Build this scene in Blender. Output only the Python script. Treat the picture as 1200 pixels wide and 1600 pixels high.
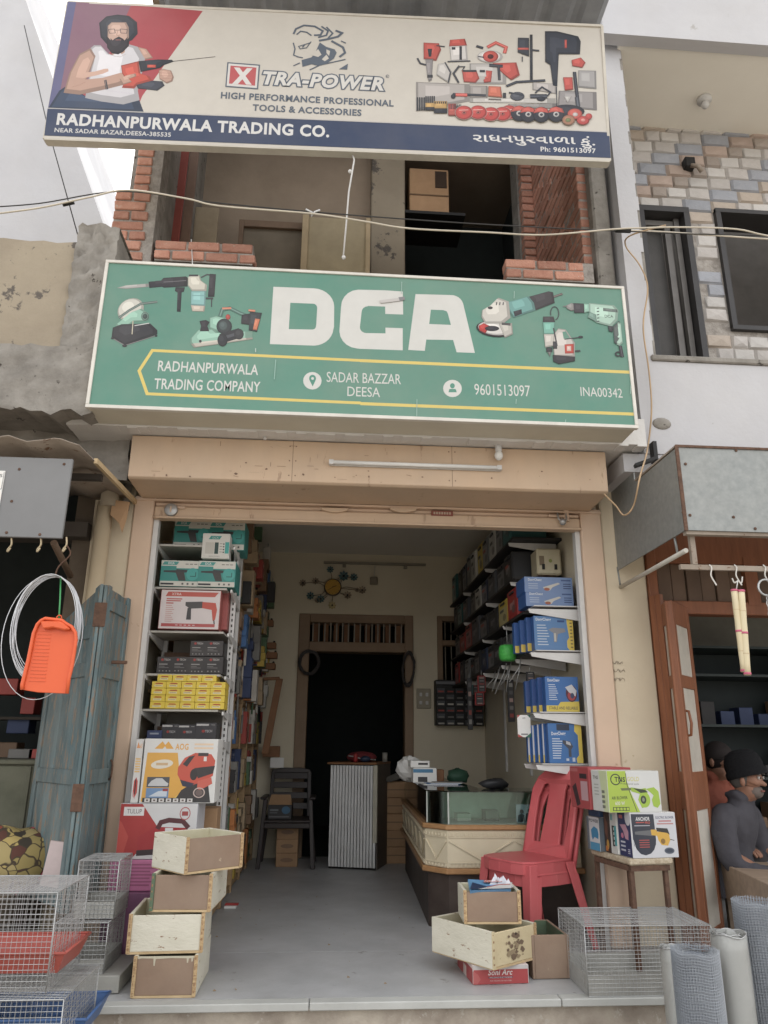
import bpy, bmesh, math, random
from mathutils import Vector, Matrix
from mathutils.geometry import tessellate_polygon
for o in list(bpy.data.objects): bpy.data.objects.remove(o)
R = math.radians
scene = bpy.context.scene
COL = scene.collection
# ---------------------------------------------------------------- camera
F_PX, YAW, PITCH, ROLL = 1155.0, 4.1, 17.4, 0.47      # focal length in pixels of a 1200 px wide picture
CAM = Vector((0, -4.87, 1.15))
_fw = Vector((math.sin(R(YAW))*math.cos(R(PITCH)), math.cos(R(YAW))*math.cos(R(PITCH)), math.sin(R(PITCH))))
_r0 = _fw.cross(Vector((0, 0, 1))).normalized(); _u0 = _r0.cross(_fw)
_rt = math.cos(R(ROLL))*_r0 + math.sin(R(ROLL))*_u0
_up = math.cos(R(ROLL))*_u0 - math.sin(R(ROLL))*_r0
cd = bpy.data.cameras.new('camera'); cam = bpy.data.objects.new('camera', cd); COL.objects.link(cam)
cam.matrix_world = Matrix(((_rt.x, _up.x, -_fw.x, CAM.x), (_rt.y, _up.y, -_fw.y, CAM.y), (_rt.z, _up.z, -_fw.z, CAM.z), (0, 0, 0, 1)))
cd.sensor_fit = 'HORIZONTAL'; cd.sensor_width = 36; cd.lens = 36*F_PX/1200
cd.clip_start = 0.05; cd.clip_end = 400
scene.camera = cam
# ---------------------------------------------------------------- world, sun, exposure (bright hazy overcast)
w = bpy.data.worlds.new('World'); scene.world = w; w.use_nodes = True
nt = w.node_tree; nt.nodes.clear()
out = nt.nodes.new('ShaderNodeOutputWorld'); bg = nt.nodes.new('ShaderNodeBackground')
sky = nt.nodes.new('ShaderNodeTexSky'); sky.sky_type = 'NISHITA'; sky.sun_disc = False
SUN_EL, SUN_AZ = 58, 335
sky.sun_elevation = R(SUN_EL); sky.sun_rotation = R(SUN_AZ); sky.air_density = 1.0; sky.dust_density = 6.0; sky.ozone_density = 1.0
hs = nt.nodes.new('ShaderNodeHueSaturation'); hs.inputs['Saturation'].default_value = 0.22; hs.inputs['Value'].default_value = 1.0
cl = nt.nodes.new('ShaderNodeMixRGB'); cl.inputs['Fac'].default_value = .8; cl.inputs['Color2'].default_value = (8.6, 8.7, 8.9, 1)   # thin bright cloud deck
nt.links.new(sky.outputs[0], hs.inputs['Color']); nt.links.new(hs.outputs[0], cl.inputs['Color1']); nt.links.new(cl.outputs[0], bg.inputs['Color'])
bg.inputs['Strength'].default_value = 0.13
nt.links.new(bg.outputs[0], out.inputs['Surface'])
sd = bpy.data.lights.new('sun', 'SUN'); sun = bpy.data.objects.new('sun', sd); COL.objects.link(sun)
sd.energy = 1.5; sd.angle = R(14); sd.color = (1.0, 0.95, 0.88)
_az = R(SUN_AZ); _el = R(SUN_EL)
sdir = Vector((math.sin(_az)*math.cos(_el), math.cos(_az)*math.cos(_el), math.sin(_el)))
sun.rotation_euler = sdir.to_track_quat('Z', 'Y').to_euler(); sun.location = (-3, -6, 12)
scene.view_settings.view_transform = 'Standard'; scene.view_settings.look = 'None'
scene.view_settings.gamma = 1; scene.view_settings.use_curve_mapping = False
scene.view_settings.exposure = 1.0
scene.render.engine = 'CYCLES'
scene.cycles.max_bounces = 12; scene.cycles.diffuse_bounces = 8; scene.cycles.transparent_max_bounces = 24; scene.cycles.caustics_reflective = False; scene.cycles.caustics_refractive = False

# ---------------------------------------------------------------- measuring helpers: a point of the photograph at a known depth / height / side plane
def ray(x, y): return _fw + _rt*((x-600)/F_PX) - _up*((y-800)/F_PX)
def at(x, y, Y): d = ray(x, y); return CAM + d*((Y-CAM.y)/d.y)
def atz(x, y, Z): d = ray(x, y); return CAM + d*((Z-CAM.z)/d.z)
def atx(x, y, X): d = ray(x, y); return CAM + d*((X-CAM.x)/d.x)

# ---------------------------------------------------------------- materials
def lin(c):
    g = c[0]*.3+c[1]*.59+c[2]*.11; c = tuple(v+(g-v)*.2 for v in c)      # pull every colour part way to its own grey
    return tuple(((v/255)/12.92 if v/255 <= .04045 else ((v/255+.055)/1.055)**2.4) for v in c)
_mc = {}
def _n(nt, t, **k):
    n = nt.nodes.new(t)
    for a, b in k.items():
        if hasattr(n, a): setattr(n, a, b)
        else: n.inputs[a].default_value = b
    return n
def mat(name, c, rough=.7, metal=0., c2=None, scale=6., amt=.5, bump=.0, bscale=60., stretch=(1, 1, 1), rnd=0., spec=.3, thresh=None, c3=None, dust=0., trans=0., ior=1.45, alpha=1.):
    """two-tone noise colour + optional third patchy colour with a hard edge (chips, stains) + fine bump; all in object/world space"""
    if name in _mc: return _mc[name]
    m = bpy.data.materials.new(name); m.use_nodes = True; t = m.node_tree; L = t.links
    p = t.nodes['Principled BSDF']
    p.inputs['Roughness'].default_value = rough; p.inputs['Metallic'].default_value = metal
    p.inputs['Specular IOR Level'].default_value = spec
    if trans: p.inputs['Transmission Weight'].default_value = trans; p.inputs['IOR'].default_value = ior
    if alpha < 1: p.inputs['Alpha'].default_value = alpha
    c = tuple(c); c2 = tuple(c2) if c2 else tuple(v*.82 for v in c)
    tc = _n(t, 'ShaderNodeNewGeometry')
    mp = _n(t, 'ShaderNodeMapping'); mp.inputs['Scale'].default_value = stretch
    L.new(tc.outputs['Position'], mp.inputs['Vector'])
    n1 = _n(t, 'ShaderNodeTexNoise', Scale=scale, Detail=6., Roughness=.62); L.new(mp.outputs[0], n1.inputs['Vector'])
    cr = _n(t, 'ShaderNodeValToRGB'); cr.color_ramp.elements[0].position = .5-.28*amt-.02; cr.color_ramp.elements[1].position = .5+.28*amt+.02
    cr.color_ramp.elements[0].color = (*c2, 1); cr.color_ramp.elements[1].color = (*c, 1)
    L.new(n1.outputs['Fac'], cr.inputs['Fac']); col = cr.outputs['Color']
    if c3:
        n2 = _n(t, 'ShaderNodeTexNoise', Scale=scale*2.3, Detail=8., Roughness=.7); L.new(mp.outputs[0], n2.inputs['Vector'])
        r2 = _n(t, 'ShaderNodeValToRGB'); th = thresh or .6
        r2.color_ramp.elements[0].position = th; r2.color_ramp.elements[1].position = th+.035
        L.new(n2.outputs['Fac'], r2.inputs['Fac'])
        mx = _n(t, 'ShaderNodeMixRGB'); mx.inputs['Color2'].default_value = (*c3, 1)
        L.new(r2.outputs['Color'], mx.inputs['Fac']); L.new(col, mx.inputs['Color1']); col = mx.outputs['Color']
    if rnd:
        oi = _n(t, 'ShaderNodeObjectInfo'); h2 = _n(t, 'ShaderNodeHueSaturation')
        mr = _n(t, 'ShaderNodeMapRange'); mr.inputs['To Min'].default_value = 1-rnd; mr.inputs['To Max'].default_value = 1+rnd
        L.new(oi.outputs['Random'], mr.inputs['Value']); L.new(mr.outputs[0], h2.inputs['Value']); L.new(col, h2.inputs['Color']); col = h2.outputs['Color']
    if dust:
        n3 = _n(t, 'ShaderNodeTexNoise', Scale=2.1, Detail=5., Roughness=.65); L.new(tc.outputs['Position'], n3.inputs['Vector'])
        m3 = _n(t, 'ShaderNodeMapRange'); m3.inputs['From Min'].default_value = .35; m3.inputs['From Max'].default_value = .75; m3.inputs['To Max'].default_value = dust
        L.new(n3.outputs['Fac'], m3.inputs['Value'])
        mx = _n(t, 'ShaderNodeMixRGB'); mx.inputs['Color2'].default_value = (.33, .29, .24, 1)
        L.new(m3.outputs[0], mx.inputs['Fac']); L.new(col, mx.inputs['Color1']); col = mx.outputs['Color']
    L.new(col, p.inputs['Base Color'])
    if bump:
        nb = _n(t, 'ShaderNodeTexNoise', Scale=bscale, Detail=8., Roughness=.6); L.new(mp.outputs[0], nb.inputs['Vector'])
        b = _n(t, 'ShaderNodeBump'); b.inputs['Strength'].default_value = min(1, bump*2); b.inputs['Distance'].default_value = .012*bump+.002
        L.new(nb.outputs['Fac'], b.inputs['Height']); L.new(b.outputs[0], p.inputs['Normal'])
    _mc[name] = m; return m
def pm(c, rough=.45):
    """printed / painted flat colour given as sRGB of the thing itself"""
    k = 'print_%d_%d_%d' % tuple(c)
    if k in _mc: return _mc[k]
    l = tuple(v*.78 for v in lin(c)); return mat(k, l, rough=rough, c2=tuple(v*.88 for v in l), scale=9, amt=1.2, dust=.10)

# ---------------------------------------------------------------- mesh builder
ORG = {}
class MB:
    def __init__(s): s.v = []; s.f = []; s.m = []; s.sm = []
    def add(s, vs, fs, mi=0, smooth=False):
        n = len(s.v); s.v += [Vector(v) for v in vs]
        for f in fs: s.f.append([i+n for i in f]); s.m.append(mi); s.sm.append(smooth)
        return s
    def box(s, x0, x1, y0, y1, z0, z1, mi=0):
        if x0 > x1: x0, x1 = x1, x0
        if y0 > y1: y0, y1 = y1, y0
        if z0 > z1: z0, z1 = z1, z0
        return s.add([(x0,y0,z0),(x1,y0,z0),(x1,y1,z0),(x0,y1,z0),(x0,y0,z1),(x1,y0,z1),(x1,y1,z1),(x0,y1,z1)],
              [(0,3,2,1),(4,5,6,7),(0,1,5,4),(1,2,6,5),(2,3,7,6),(3,0,4,7)], mi)
    def hexa(s, p, mi=0):   # 8 points: bottom 4 ccw, top 4 ccw
        return s.add(p, [(0,3,2,1),(4,5,6,7),(0,1,5,4),(1,2,6,5),(2,3,7,6),(3,0,4,7)], mi)
    def bar(s, a, b, w, h=None, mi=0, up=(0, 0, 1)):
        a, b = Vector(a), Vector(b); h = h or w; d = (b-a).normalized(); u = Vector(up)
        if abs(d.dot(u)) > .98: u = Vector((0, 1, 0))
        x = d.cross(u).normalized()*(w/2); y = x.cross(d).normalized()*(h/2)
        return s.hexa([a-x-y, a+x-y, a+x+y, a-x+y, b-x-y, b+x-y, b+x+y, b-x+y], mi)
    def tube(s, pts, r, n=8, mi=0, caps=True, closed=False):
        pts = [Vector(p) for p in pts]; N = len(pts); rs = r if isinstance(r, (list, tuple)) else [r]*N
        base = len(s.v); prev = None
        for i, p in enumerate(pts):
            if closed: d = pts[(i+1) % N]-pts[i-1]
            else: d = pts[min(i+1, N-1)]-pts[max(i-1, 0)]
            d.normalize()
            if prev is None:
                u = Vector((0, 0, 1)) if abs(d.z) < .9 else Vector((1, 0, 0)); x = d.cross(u).normalized()
            else: x = (prev - d*prev.dot(d)).normalized()
            prev = x; y = d.cross(x)
            for k in range(n): a = 2*math.pi*k/n; s.v.append(p + (x*math.cos(a)+y*math.sin(a))*rs[i])
        for i in range(N if closed else N-1):
            for k in range(n):
                a = base+i*n; b = base+((i+1) % N)*n
                s.f.append([a+k, b+k, b+(k+1) % n, a+(k+1) % n][::-1]); s.m.append(mi); s.sm.append(n > 4)
        if caps and not closed:
            s.f.append([base+k for k in range(n)]); s.m.append(mi); s.sm.append(False)
            s.f.append([base+(N-1)*n+k for k in range(n)][::-1]); s.m.append(mi); s.sm.append(False)
        return s
    def lathe(s, prof, c=(0, 0, 0), n=24, mi=0, axis='Z'):
        c = Vector(c); base = len(s.v)
        for r, z in prof:
            for k in range(n):
                a = 2*math.pi*k/n
                q = (r*math.cos(a), r*math.sin(a), z)
                if axis == 'Y': q = (q[0], q[2], q[1])
                if axis == 'X': q = (q[2], q[0], q[1])
                s.v.append(c+Vector(q))
        for i in range(len(prof)-1):
            for k in range(n):
                q = [base+i*n+k, base+i*n+(k+1) % n, base+(i+1)*n+(k+1) % n, base+(i+1)*n+k]
                s.f.append(q); s.m.append(mi); s.sm.append(True)
        return s
    def ball(s, c, r, n=12, mi=0, sc=(1, 1, 1)):
        c = Vector(c); base = len(s.v); m = n//2
        for i in range(m+1):
            t = math.pi*i/m
            for k in range(n):
                a = 2*math.pi*k/n
                s.v.append(c+Vector((r*sc[0]*math.sin(t)*math.cos(a), r*sc[1]*math.sin(t)*math.sin(a), r*sc[2]*math.cos(t))))
        for i in range(m):
            for k in range(n):
                s.f.append([base+i*n+k, base+(i+1)*n+k, base+(i+1)*n+(k+1) % n, base+i*n+(k+1) % n]); s.m.append(mi); s.sm.append(True)
        return s
    def prism(s, poly, y0, y1, mi=0, plane='XZ'):
        """extrude a 2-D outline (x,z) between two depths"""
        tri = tessellate_polygon([[Vector((a, b, 0)) for a, b in poly]]); N = len(poly)
        def P(a, b, y): return (a, y, b) if plane == 'XZ' else ((y, a, b) if plane == 'YZ' else (a, b, y))
        vs = [P(a, b, y0) for a, b in poly]+[P(a, b, y1) for a, b in poly]
        fs = [tuple(t) for t in tri]+[tuple(i+N for i in t)[::-1] for t in tri]+[(i, (i+1) % N, (i+1) % N+N, i+N) for i in range(N)]
        return s.add(vs, fs, mi)
    def xf(s, M):
        s.v = [M @ v for v in s.v]; return s
    def mesh(s, name, mats, off=Vector((0, 0, 0))):
        me = bpy.data.meshes.new(name); me.from_pydata([tuple(v-off) for v in s.v], [], s.f)
        for m in (mats if isinstance(mats, (list, tuple)) else [mats]): me.materials.append(m)
        me.polygons.foreach_set('material_index', s.m); me.polygons.foreach_set('use_smooth', s.sm)
        me.update()
        bm = bmesh.new(); bm.from_mesh(me); bmesh.ops.recalc_face_normals(bm, faces=bm.faces); bm.to_mesh(me); bm.free()
        return me
    def build(s, name, mats, parent=None, bevel=0., seg=1, label=None, cat=None, group=None, kind=None, loc=None):
        if parent is not None: off = ORG[parent]
        else:
            off = Vector(loc) if loc is not None else Vector((sum(v.x for v in s.v)/len(s.v), sum(v.y for v in s.v)/len(s.v), min(v.z for v in s.v)))
        o = bpy.data.objects.new(name, s.mesh(name, mats, off)); COL.objects.link(o); ORG[o] = off
        if parent is not None: o.parent = parent
        else: o.location = off
        if bevel:
            b = o.modifiers.new('bevel', 'BEVEL'); b.width = bevel; b.segments = seg; b.limit_method = 'ANGLE'; b.harden_normals = False
        tag(o, label, cat, group, kind); return o
def tag(o, label=None, cat=None, group=None, kind=None):
    if label: o['label'] = label
    if cat: o['category'] = cat
    if group: o['group'] = group
    if kind: o['kind'] = kind
    return o
def thing(name, label, cat, loc=(0, 0, 0), group=None):
    o = bpy.data.objects.new(name, None); COL.objects.link(o); o.empty_display_size = .05
    o.location = loc; ORG[o] = Vector(loc); return tag(o, label, cat, group)
def local(name, label, cat, group=None):
    return thing(name, label, cat, (0, 0, 0), group)
def place(o, loc, rz=0., rx=0., ry=0.):
    o.location = loc; o.rotation_euler = (rx, ry, rz); return o
def struct(name, mb, m, **k): return mb.build(name, m, kind='structure', **k)
def kids(o): return [c for c in bpy.data.objects if c.parent == o]
def copy_tree(o, label=None, parent=None, _ch=None):
    c = o.copy(); COL.objects.link(c); ORG[c] = ORG[o]; c.parent = parent
    if label: c['label'] = label
    for ch in kids(o): copy_tree(ch, None, c)
    return c
def inst(mesh, name, parent, loc, rot=(0, 0, 0), sc=(1, 1, 1)):
    o = bpy.data.objects.new(name, mesh); COL.objects.link(o); o.parent = parent; ORG[o] = ORG.get(parent, Vector())
    o.location = Vector(loc)-ORG[parent]; o.rotation_euler = rot; o.scale = sc; return o

# ---------------------------------------------------------------- flat print: polygons, strokes and lettering on a panel
def homog(src, w, h):
    dst = [(0, h), (w, h), (w, 0), (0, 0)]; A = []; B = []
    for (x, y), (u, v) in zip(src, dst):
        A.append([x, y, 1, 0, 0, 0, -u*x, -u*y]); B.append(u)
        A.append([0, 0, 0, x, y, 1, -v*x, -v*y]); B.append(v)
    n = 8
    M = [A[i]+[B[i]] for i in range(n)]
    for i in range(n):
        p = max(range(i, n), key=lambda r: abs(M[r][i])); M[i], M[p] = M[p], M[i]
        for r in range(n):
            if r != i:
                k = M[r][i]/M[i][i]
                for c_ in range(i, n+1): M[r][c_] -= k*M[i][c_]
    return [M[i][n]/M[i][i] for i in range(n)]
_tc = {}
def glyphs(s, bold, shear=0., res=3, sp=None):
    sp = bold if sp is None else sp; k = (s, bold, shear, res, sp)
    if k in _tc: return _tc[k]
    cu = bpy.data.curves.new('t', 'FONT'); cu.body = s; cu.size = 1; cu.offset = bold; cu.resolution_u = res; cu.shear = shear; cu.fill_mode = 'FRONT'; cu.space_character = 1 + sp*2.6
    ob = bpy.data.objects.new('t', cu); me = bpy.data.meshes.new_from_object(ob)
    v = [(q.co.x, q.co.y) for q in me.vertices]; f = [tuple(p.vertices) for p in me.polygons]
    bpy.data.objects.remove(ob); bpy.data.curves.remove(cu); bpy.data.meshes.remove(me)
    _tc[k] = (v, f); return v, f
CAP = max(q[1] for q in glyphs('H', 0.)[0])
class Print:
    def __init__(s, w, h, corners=None, lift=.0008, step=.00004):
        s.w, s.h = w, h; s.H = homog(corners or [(0, h), (w, h), (w, 0), (0, 0)], w, h)
        s.mb = MB(); s.mats = []; s.z = lift; s.step = step; s.t = (0, 0, 1)
    def tf(s, x0, y0, k): s.t = (x0, y0, k); return s
    def map(s, p):
        x = s.t[0]+p[0]/s.t[2]; y = s.t[1]+p[1]/s.t[2]; H = s.H; d = H[6]*x+H[7]*y+1
        return ((H[0]*x+H[1]*y+H[2])/d, (H[3]*x+H[4]*y+H[5])/d)
    def mi(s, c):
        m = c if not isinstance(c, tuple) else pm(c)
        if m not in s.mats: s.mats.append(m)
        return s.mats.index(m)
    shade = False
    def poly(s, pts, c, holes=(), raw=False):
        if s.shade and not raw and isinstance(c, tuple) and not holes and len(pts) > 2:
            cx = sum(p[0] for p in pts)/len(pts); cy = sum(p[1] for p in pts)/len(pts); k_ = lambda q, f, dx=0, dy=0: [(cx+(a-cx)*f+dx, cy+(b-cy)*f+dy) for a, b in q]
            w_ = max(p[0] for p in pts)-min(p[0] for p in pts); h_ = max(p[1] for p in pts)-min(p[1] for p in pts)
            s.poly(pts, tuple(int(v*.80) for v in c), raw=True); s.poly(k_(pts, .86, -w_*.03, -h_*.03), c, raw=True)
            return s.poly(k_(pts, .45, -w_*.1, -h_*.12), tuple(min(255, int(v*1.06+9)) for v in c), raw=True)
        rings = [[s.map(p) for p in pts]]+[[s.map(p) for p in h] for h in holes]
        vs = [Vector((a, b, s.z)) for r in rings for a, b in r]
        tri = tessellate_polygon([[Vector((a, b, 0)) for a, b in r] for r in rings])
        s.mb.add(vs, [tuple(t) for t in tri], s.mi(c)); s.z += s.step; return s
    def rect(s, x0, y0, x1, y1, c): return s.poly([(x0, y0), (x1, y0), (x1, y1), (x0, y1)], c)
    def ell(s, cx, cy, rx, ry, c, n=20, rot=0., hole=0.):
        f = lambda k, q: (cx+q*(rx*math.cos(k)*math.cos(rot)-ry*math.sin(k)*math.sin(rot)), cy+q*(rx*math.cos(k)*math.sin(rot)+ry*math.sin(k)*math.cos(rot)))
        a = [2*math.pi*i/n for i in range(n)]
        return s.poly([f(k, 1) for k in a], c, [[f(k, hole) for k in a]] if hole else ())
    def line(s, pts, wd, c, closed=False, raw=False):
        wd0 = wd
        P = [Vector(s.map(p)) for p in pts]; sc = s.px(pts[0]); wd = wd*sc/2
        ws = wd; vs = []; N = len(P)
        for i in range(N):
            a = P[(i-1) % N] if (closed or i) else P[0]; b = P[(i+1) % N] if (closed or i < N-1) else P[-1]
            d1 = (P[i]-a); d2 = (b-P[i])
            if d1.length < 1e-9: d1 = d2
            if d2.length < 1e-9: d2 = d1
            d1 = d1.normalized(); d2 = d2.normalized(); t = (d1+d2)
            t = t.normalized() if t.length > 1e-6 else d1
            n = Vector((-t.y, t.x)); k = 1/max(.5, n.dot(Vector((-d1.y, d1.x))))
            vs += [Vector((*(P[i]+n*ws*k), s.z)), Vector((*(P[i]-n*ws*k), s.z))]
        fs = [(2*i, 2*i+1, (2*i+3) % (2*N), (2*i+2) % (2*N)) for i in range(N if closed else N-1)]
        s.mb.add(vs, fs, s.mi(c)); s.z += s.step
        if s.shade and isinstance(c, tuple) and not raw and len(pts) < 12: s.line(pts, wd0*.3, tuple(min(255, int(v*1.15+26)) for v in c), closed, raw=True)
        return s
    def px(s, p):
        a = Vector(s.map(p)); b = Vector(s.map((p[0]+1, p[1]))); return (a-b).length
    def text(s, body, p0, p1, cap, c, bold=.0, shear=0., res=3, outline=None):
        v, f = glyphs(body, bold, shear, res)
        if not v: return s
        x0 = min(q[0] for q in v); x1 = max(q[0] for q in v)
        a = Vector(s.map(p0)); b = Vector(s.map(p1)); d = b-a; L = d.length; d.normalize(); n = Vector((-d.y, d.x))
        ch = (Vector(s.map((p0[0], p0[1]-cap)))-a).length
        sx = L/(x1-x0); sy = ch/CAP
        if outline: # a wider copy behind
            v2, f2 = glyphs(body, bold+outline[1], shear, res, bold)
            s.mb.add([Vector((*(a+d*((q[0]-x0)*sx)+n*(q[1]*sy)), s.z)) for q in v2], f2, s.mi(outline[0])); s.z += s.step
        s.mb.add([Vector((*(a+d*((q[0]-x0)*sx)+n*(q[1]*sy)), s.z)) for q in v], f, s.mi(c)); s.z += s.step; return s
    def build(s, o, u, v, parent, name='print', label=None, bl=None):
        """bl: lower-left corner (world), u/v unit directions"""
        u = Vector(u).normalized(); v = Vector(v).normalized(); n = u.cross(v)
        s.mb.v = [Vector(o)+u*q.x+v*q.y+n*q.z for q in s.mb.v]
        me = bpy.data.meshes.new(name); off = ORG[parent]
        me.from_pydata([tuple(q-off) for q in s.mb.v], [], s.mb.f)
        for m in s.mats: me.materials.append(m)
        me.polygons.foreach_set('material_index', s.mb.m); me.update()
        ob = bpy.data.objects.new(name, me); COL.objects.link(ob); ob.parent = parent; ORG[ob] = off
        tag(ob, label); return ob
# ================================================================ MATERIALS
CONC = mat('grey_cement_floor', lin((184,185,186)), rough=.42, c2=lin((146,146,146)), scale=2.6, amt=1.1, bump=.2, bscale=40, c3=lin((132,130,126)), thresh=.63, dust=.15)
SLAB = mat('kota_stone', lin((184,184,178)), rough=.6, c2=lin((156,156,150)), scale=3, amt=1, bump=.15, bscale=50)
PLINTH = mat('rough_plinth', lin((190,178,160)), rough=.95, c2=lin((140,126,112)), scale=5, amt=.7, bump=.8, bscale=14, c3=lin((178,168,154)), thresh=.58)
STREET = mat('street_dust', lin((176,166,152)), rough=.95, c2=lin((146,138,126)), scale=2, amt=1, bump=.5, bscale=30)
BEIGE = mat('beige_plaster', lin((208,192,162)), rough=.85, c2=lin((194,176,146)), scale=2.2, amt=1, bump=.15, bscale=50, c3=lin((176,154,120)), thresh=.66, dust=.12)
INWALL = mat('inner_cream_wall', lin((216,205,178)), rough=.85, c2=lin((204,191,162)), scale=1.8, amt=1, bump=.1, bscale=40, c3=lin((150,138,112)), thresh=.7)
WHITEW = mat('white_plaster', lin((190,189,190)), rough=.85, c2=lin((176,175,178)), scale=1.7, amt=1, bump=.25, bscale=22, c3=lin((164,160,156)), thresh=.66, dust=.14)
CEIL = mat('ceiling_cream', lin((236,231,218)), rough=.9, c2=lin((226,220,206)), scale=1.5, amt=1)
ORANGE = mat('apricot_paint', lin((204,172,138)), rough=.5, c2=lin((192,160,128)), scale=1.7, amt=1, bump=.08, bscale=20, dust=.3, stretch=(3, 3, .7), c3=lin((168,134,104)), thresh=.62)
ORANGE2 = mat('apricot_door_frame', lin((210,178,148)), rough=.5, c2=lin((198,166,138)), scale=2.3, amt=1, c3=lin((168,128,100)), thresh=.68, dust=.15)
GCONC = mat('rough_old_concrete', lin((158,152,142)), rough=.95, c2=lin((108,102,94)), scale=4.5, amt=.8, bump=1., bscale=11, c3=lin((68,62,56)), thresh=.62)
OLDCREAM = mat('stained_cream_render', lin((164,150,126)), rough=.92, c2=lin((140,126,106)), scale=2, amt=1, bump=.4, bscale=16, c3=lin((96,88,80)), thresh=.6)
MORTAR = mat('grey_mortar', lin((178,170,160)), rough=.95, c2=lin((120,112,104)), scale=14, amt=.9, bump=1., bscale=30)
BRICK = mat('red_brick', lin((202,146,122)), rough=.9, c2=lin((176,114,92)), scale=13, amt=1, bump=.6, bscale=45, c3=lin((188,166,146)), thresh=.62, rnd=.22)
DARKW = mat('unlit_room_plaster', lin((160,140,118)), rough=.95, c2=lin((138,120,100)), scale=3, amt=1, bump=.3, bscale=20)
BACKROOM = mat('back_room_gloom', lin((50,56,54)), rough=.9)  # dark tone stands in for the gloom of rooms with no light
GALV = mat('galvanised_sheet', lin((150,152,148)), rough=.5, metal=.4, c2=lin((124,128,126)), scale=26, amt=1, bump=.05, bscale=80, c3=lin((120,106,92)), thresh=.7, dust=.12)
GALVD = mat('weathered_tin', lin((166,152,136)), rough=.8, metal=.05, c2=lin((130,114,98)), scale=5, amt=1, bump=.1, c3=lin((110,76,52)), thresh=.6)
ROOFT = mat('roofing_tin', lin((176,180,186)), rough=.6, metal=.1, c2=lin((120,126,134)), scale=3, amt=1)
STEEL = mat('steel_wire', lin((188,188,186)), rough=.4, metal=.55, c2=lin((150,150,148)), scale=20, amt=1)
BLACKM = mat('black_metal', lin((40,38,36)), rough=.5, c2=lin((28,27,26)), scale=8, amt=1, rnd=.1)
WHITEM = mat('white_enamel', lin((206,204,200)), rough=.4, c2=lin((186,184,180)), scale=9, amt=1, dust=.1)
WOODF = mat('red_brown_varnish', lin((150,88,54)), rough=.45, c2=lin((118,66,40)), scale=5, amt=1, bump=.1, bscale=30, stretch=(6, 6, .7), c3=lin((84,48,32)), thresh=.68)
WOODP = mat('pale_raw_wood', lin((206,178,132)), rough=.8, c2=lin((176,146,102)), scale=8, amt=1, bump=.15, bscale=50, stretch=(2, 2, 8))
PLY = mat('brown_hardboard', lin((152,124,100)), rough=.75, c2=lin((132,104,84)), scale=7, amt=1, bump=.1, bscale=60, c3=lin((176,152,124)), thresh=.66, dust=.2)
CHIPW = mat('chipped_white_paint', lin((212,206,186)), rough=.6, c2=lin((194,188,166)), scale=6, amt=1, bump=.25, bscale=30, stretch=(1, 1, 2.4), c3=lin((142,106,76)), thresh=.62)
CHIPY = mat('chipped_cream_paint', lin((206,188,146)), rough=.6, c2=lin((186,166,124)), scale=6, amt=1, bump=.25, bscale=30, c3=lin((96,72,52)), thresh=.635)
TEAL = mat('worn_teal_paint', lin((112,138,142)), rough=.7, c2=lin((62,82,86)), scale=3, amt=1, bump=.5, bscale=24, stretch=(4, 4, .8), c3=lin((134,112,92)), thresh=.54, dust=.3)
TEALD = mat('worn_dark_teal_paint', lin((72,98,98)), rough=.65, c2=lin((44,60,62)), scale=4, amt=1, bump=.4, bscale=24, stretch=(3, 3, .6), c3=lin((116,112,98)), thresh=.62)
RUST = mat('rusty_iron', lin((118,84,64)), rough=.85, c2=lin((74,54,44)), scale=30, amt=1, bump=.4)
WIREW = mat('pale_cable', lin((200,188,166)), rough=.6)
WIREK = mat('dark_cable', lin((60,58,56)), rough=.6)
PIPE = mat('cream_painted_pipe', lin((208,186,150)), rough=.5, c2=lin((190,168,132)), scale=3, amt=1, dust=.2)
def thin_glass():
    m = bpy.data.materials.new('green_tint_glass'); m.use_nodes = True; t = m.node_tree; t.nodes.clear(); L = t.links
    o = _n(t, 'ShaderNodeOutputMaterial'); tr = _n(t, 'ShaderNodeBsdfTransparent'); tr.inputs['Color'].default_value = (.86, .93, .90, 1); gl = _n(t, 'ShaderNodeBsdfGlossy'); gl.inputs['Roughness'].default_value = .04
    fr = _n(t, 'ShaderNodeFresnel'); fr.inputs['IOR'].default_value = 1.5; mx = _n(t, 'ShaderNodeMixShader'); L.new(fr.outputs[0], mx.inputs[0]); L.new(tr.outputs[0], mx.inputs[1]); L.new(gl.outputs[0], mx.inputs[2]); L.new(mx.outputs[0], o.inputs['Surface']); return m
GLASS = thin_glass()
FROST = mat('frosted_pane', lin((198,190,176)), rough=.35, c2=lin((176,168,154)), scale=12, amt=1)
CARD = mat('brown_cardboard', lin((176,136,96)), rough=.85, c2=lin((158,120,84)), scale=10, amt=1, rnd=.12)
WHITEC = mat('white_card', lin((224,222,216)), rough=.5, c2=lin((208,206,200)), scale=8, amt=1)

# ================================================================ GROUND AND PLATFORM
struct('ground', MB().box(-60, 60, -60, 40, -.6, -.42), STREET)
pl = thing('platform', 'raised stone platform in front of the shops with pale slab edge', 'platform', (0, -.5, -.42))
del pl['label'], pl['category']; pl['kind'] = 'structure'
MB().box(-4.5, 6, -.86, .0, -.42, -.036).build('plinth', PLINTH, pl)
xs = [-4.5, -2.3, -.045, 1.15, 2.6, 4.3, 6]
for a, b in zip(xs, xs[1:]):
    MB().box(a+.002, b-.002, -.905, -.832, -.034, 0.).build('slab', SLAB, pl, bevel=.004)
struct('floor', MB().box(-1.45, 1.95, -.018, 3.75, -.3, 0.0), CONC); MB().box(-4.5, 6, -.83, -.02, -.034, -.0005).build('platform_top', CONC, pl)

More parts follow.
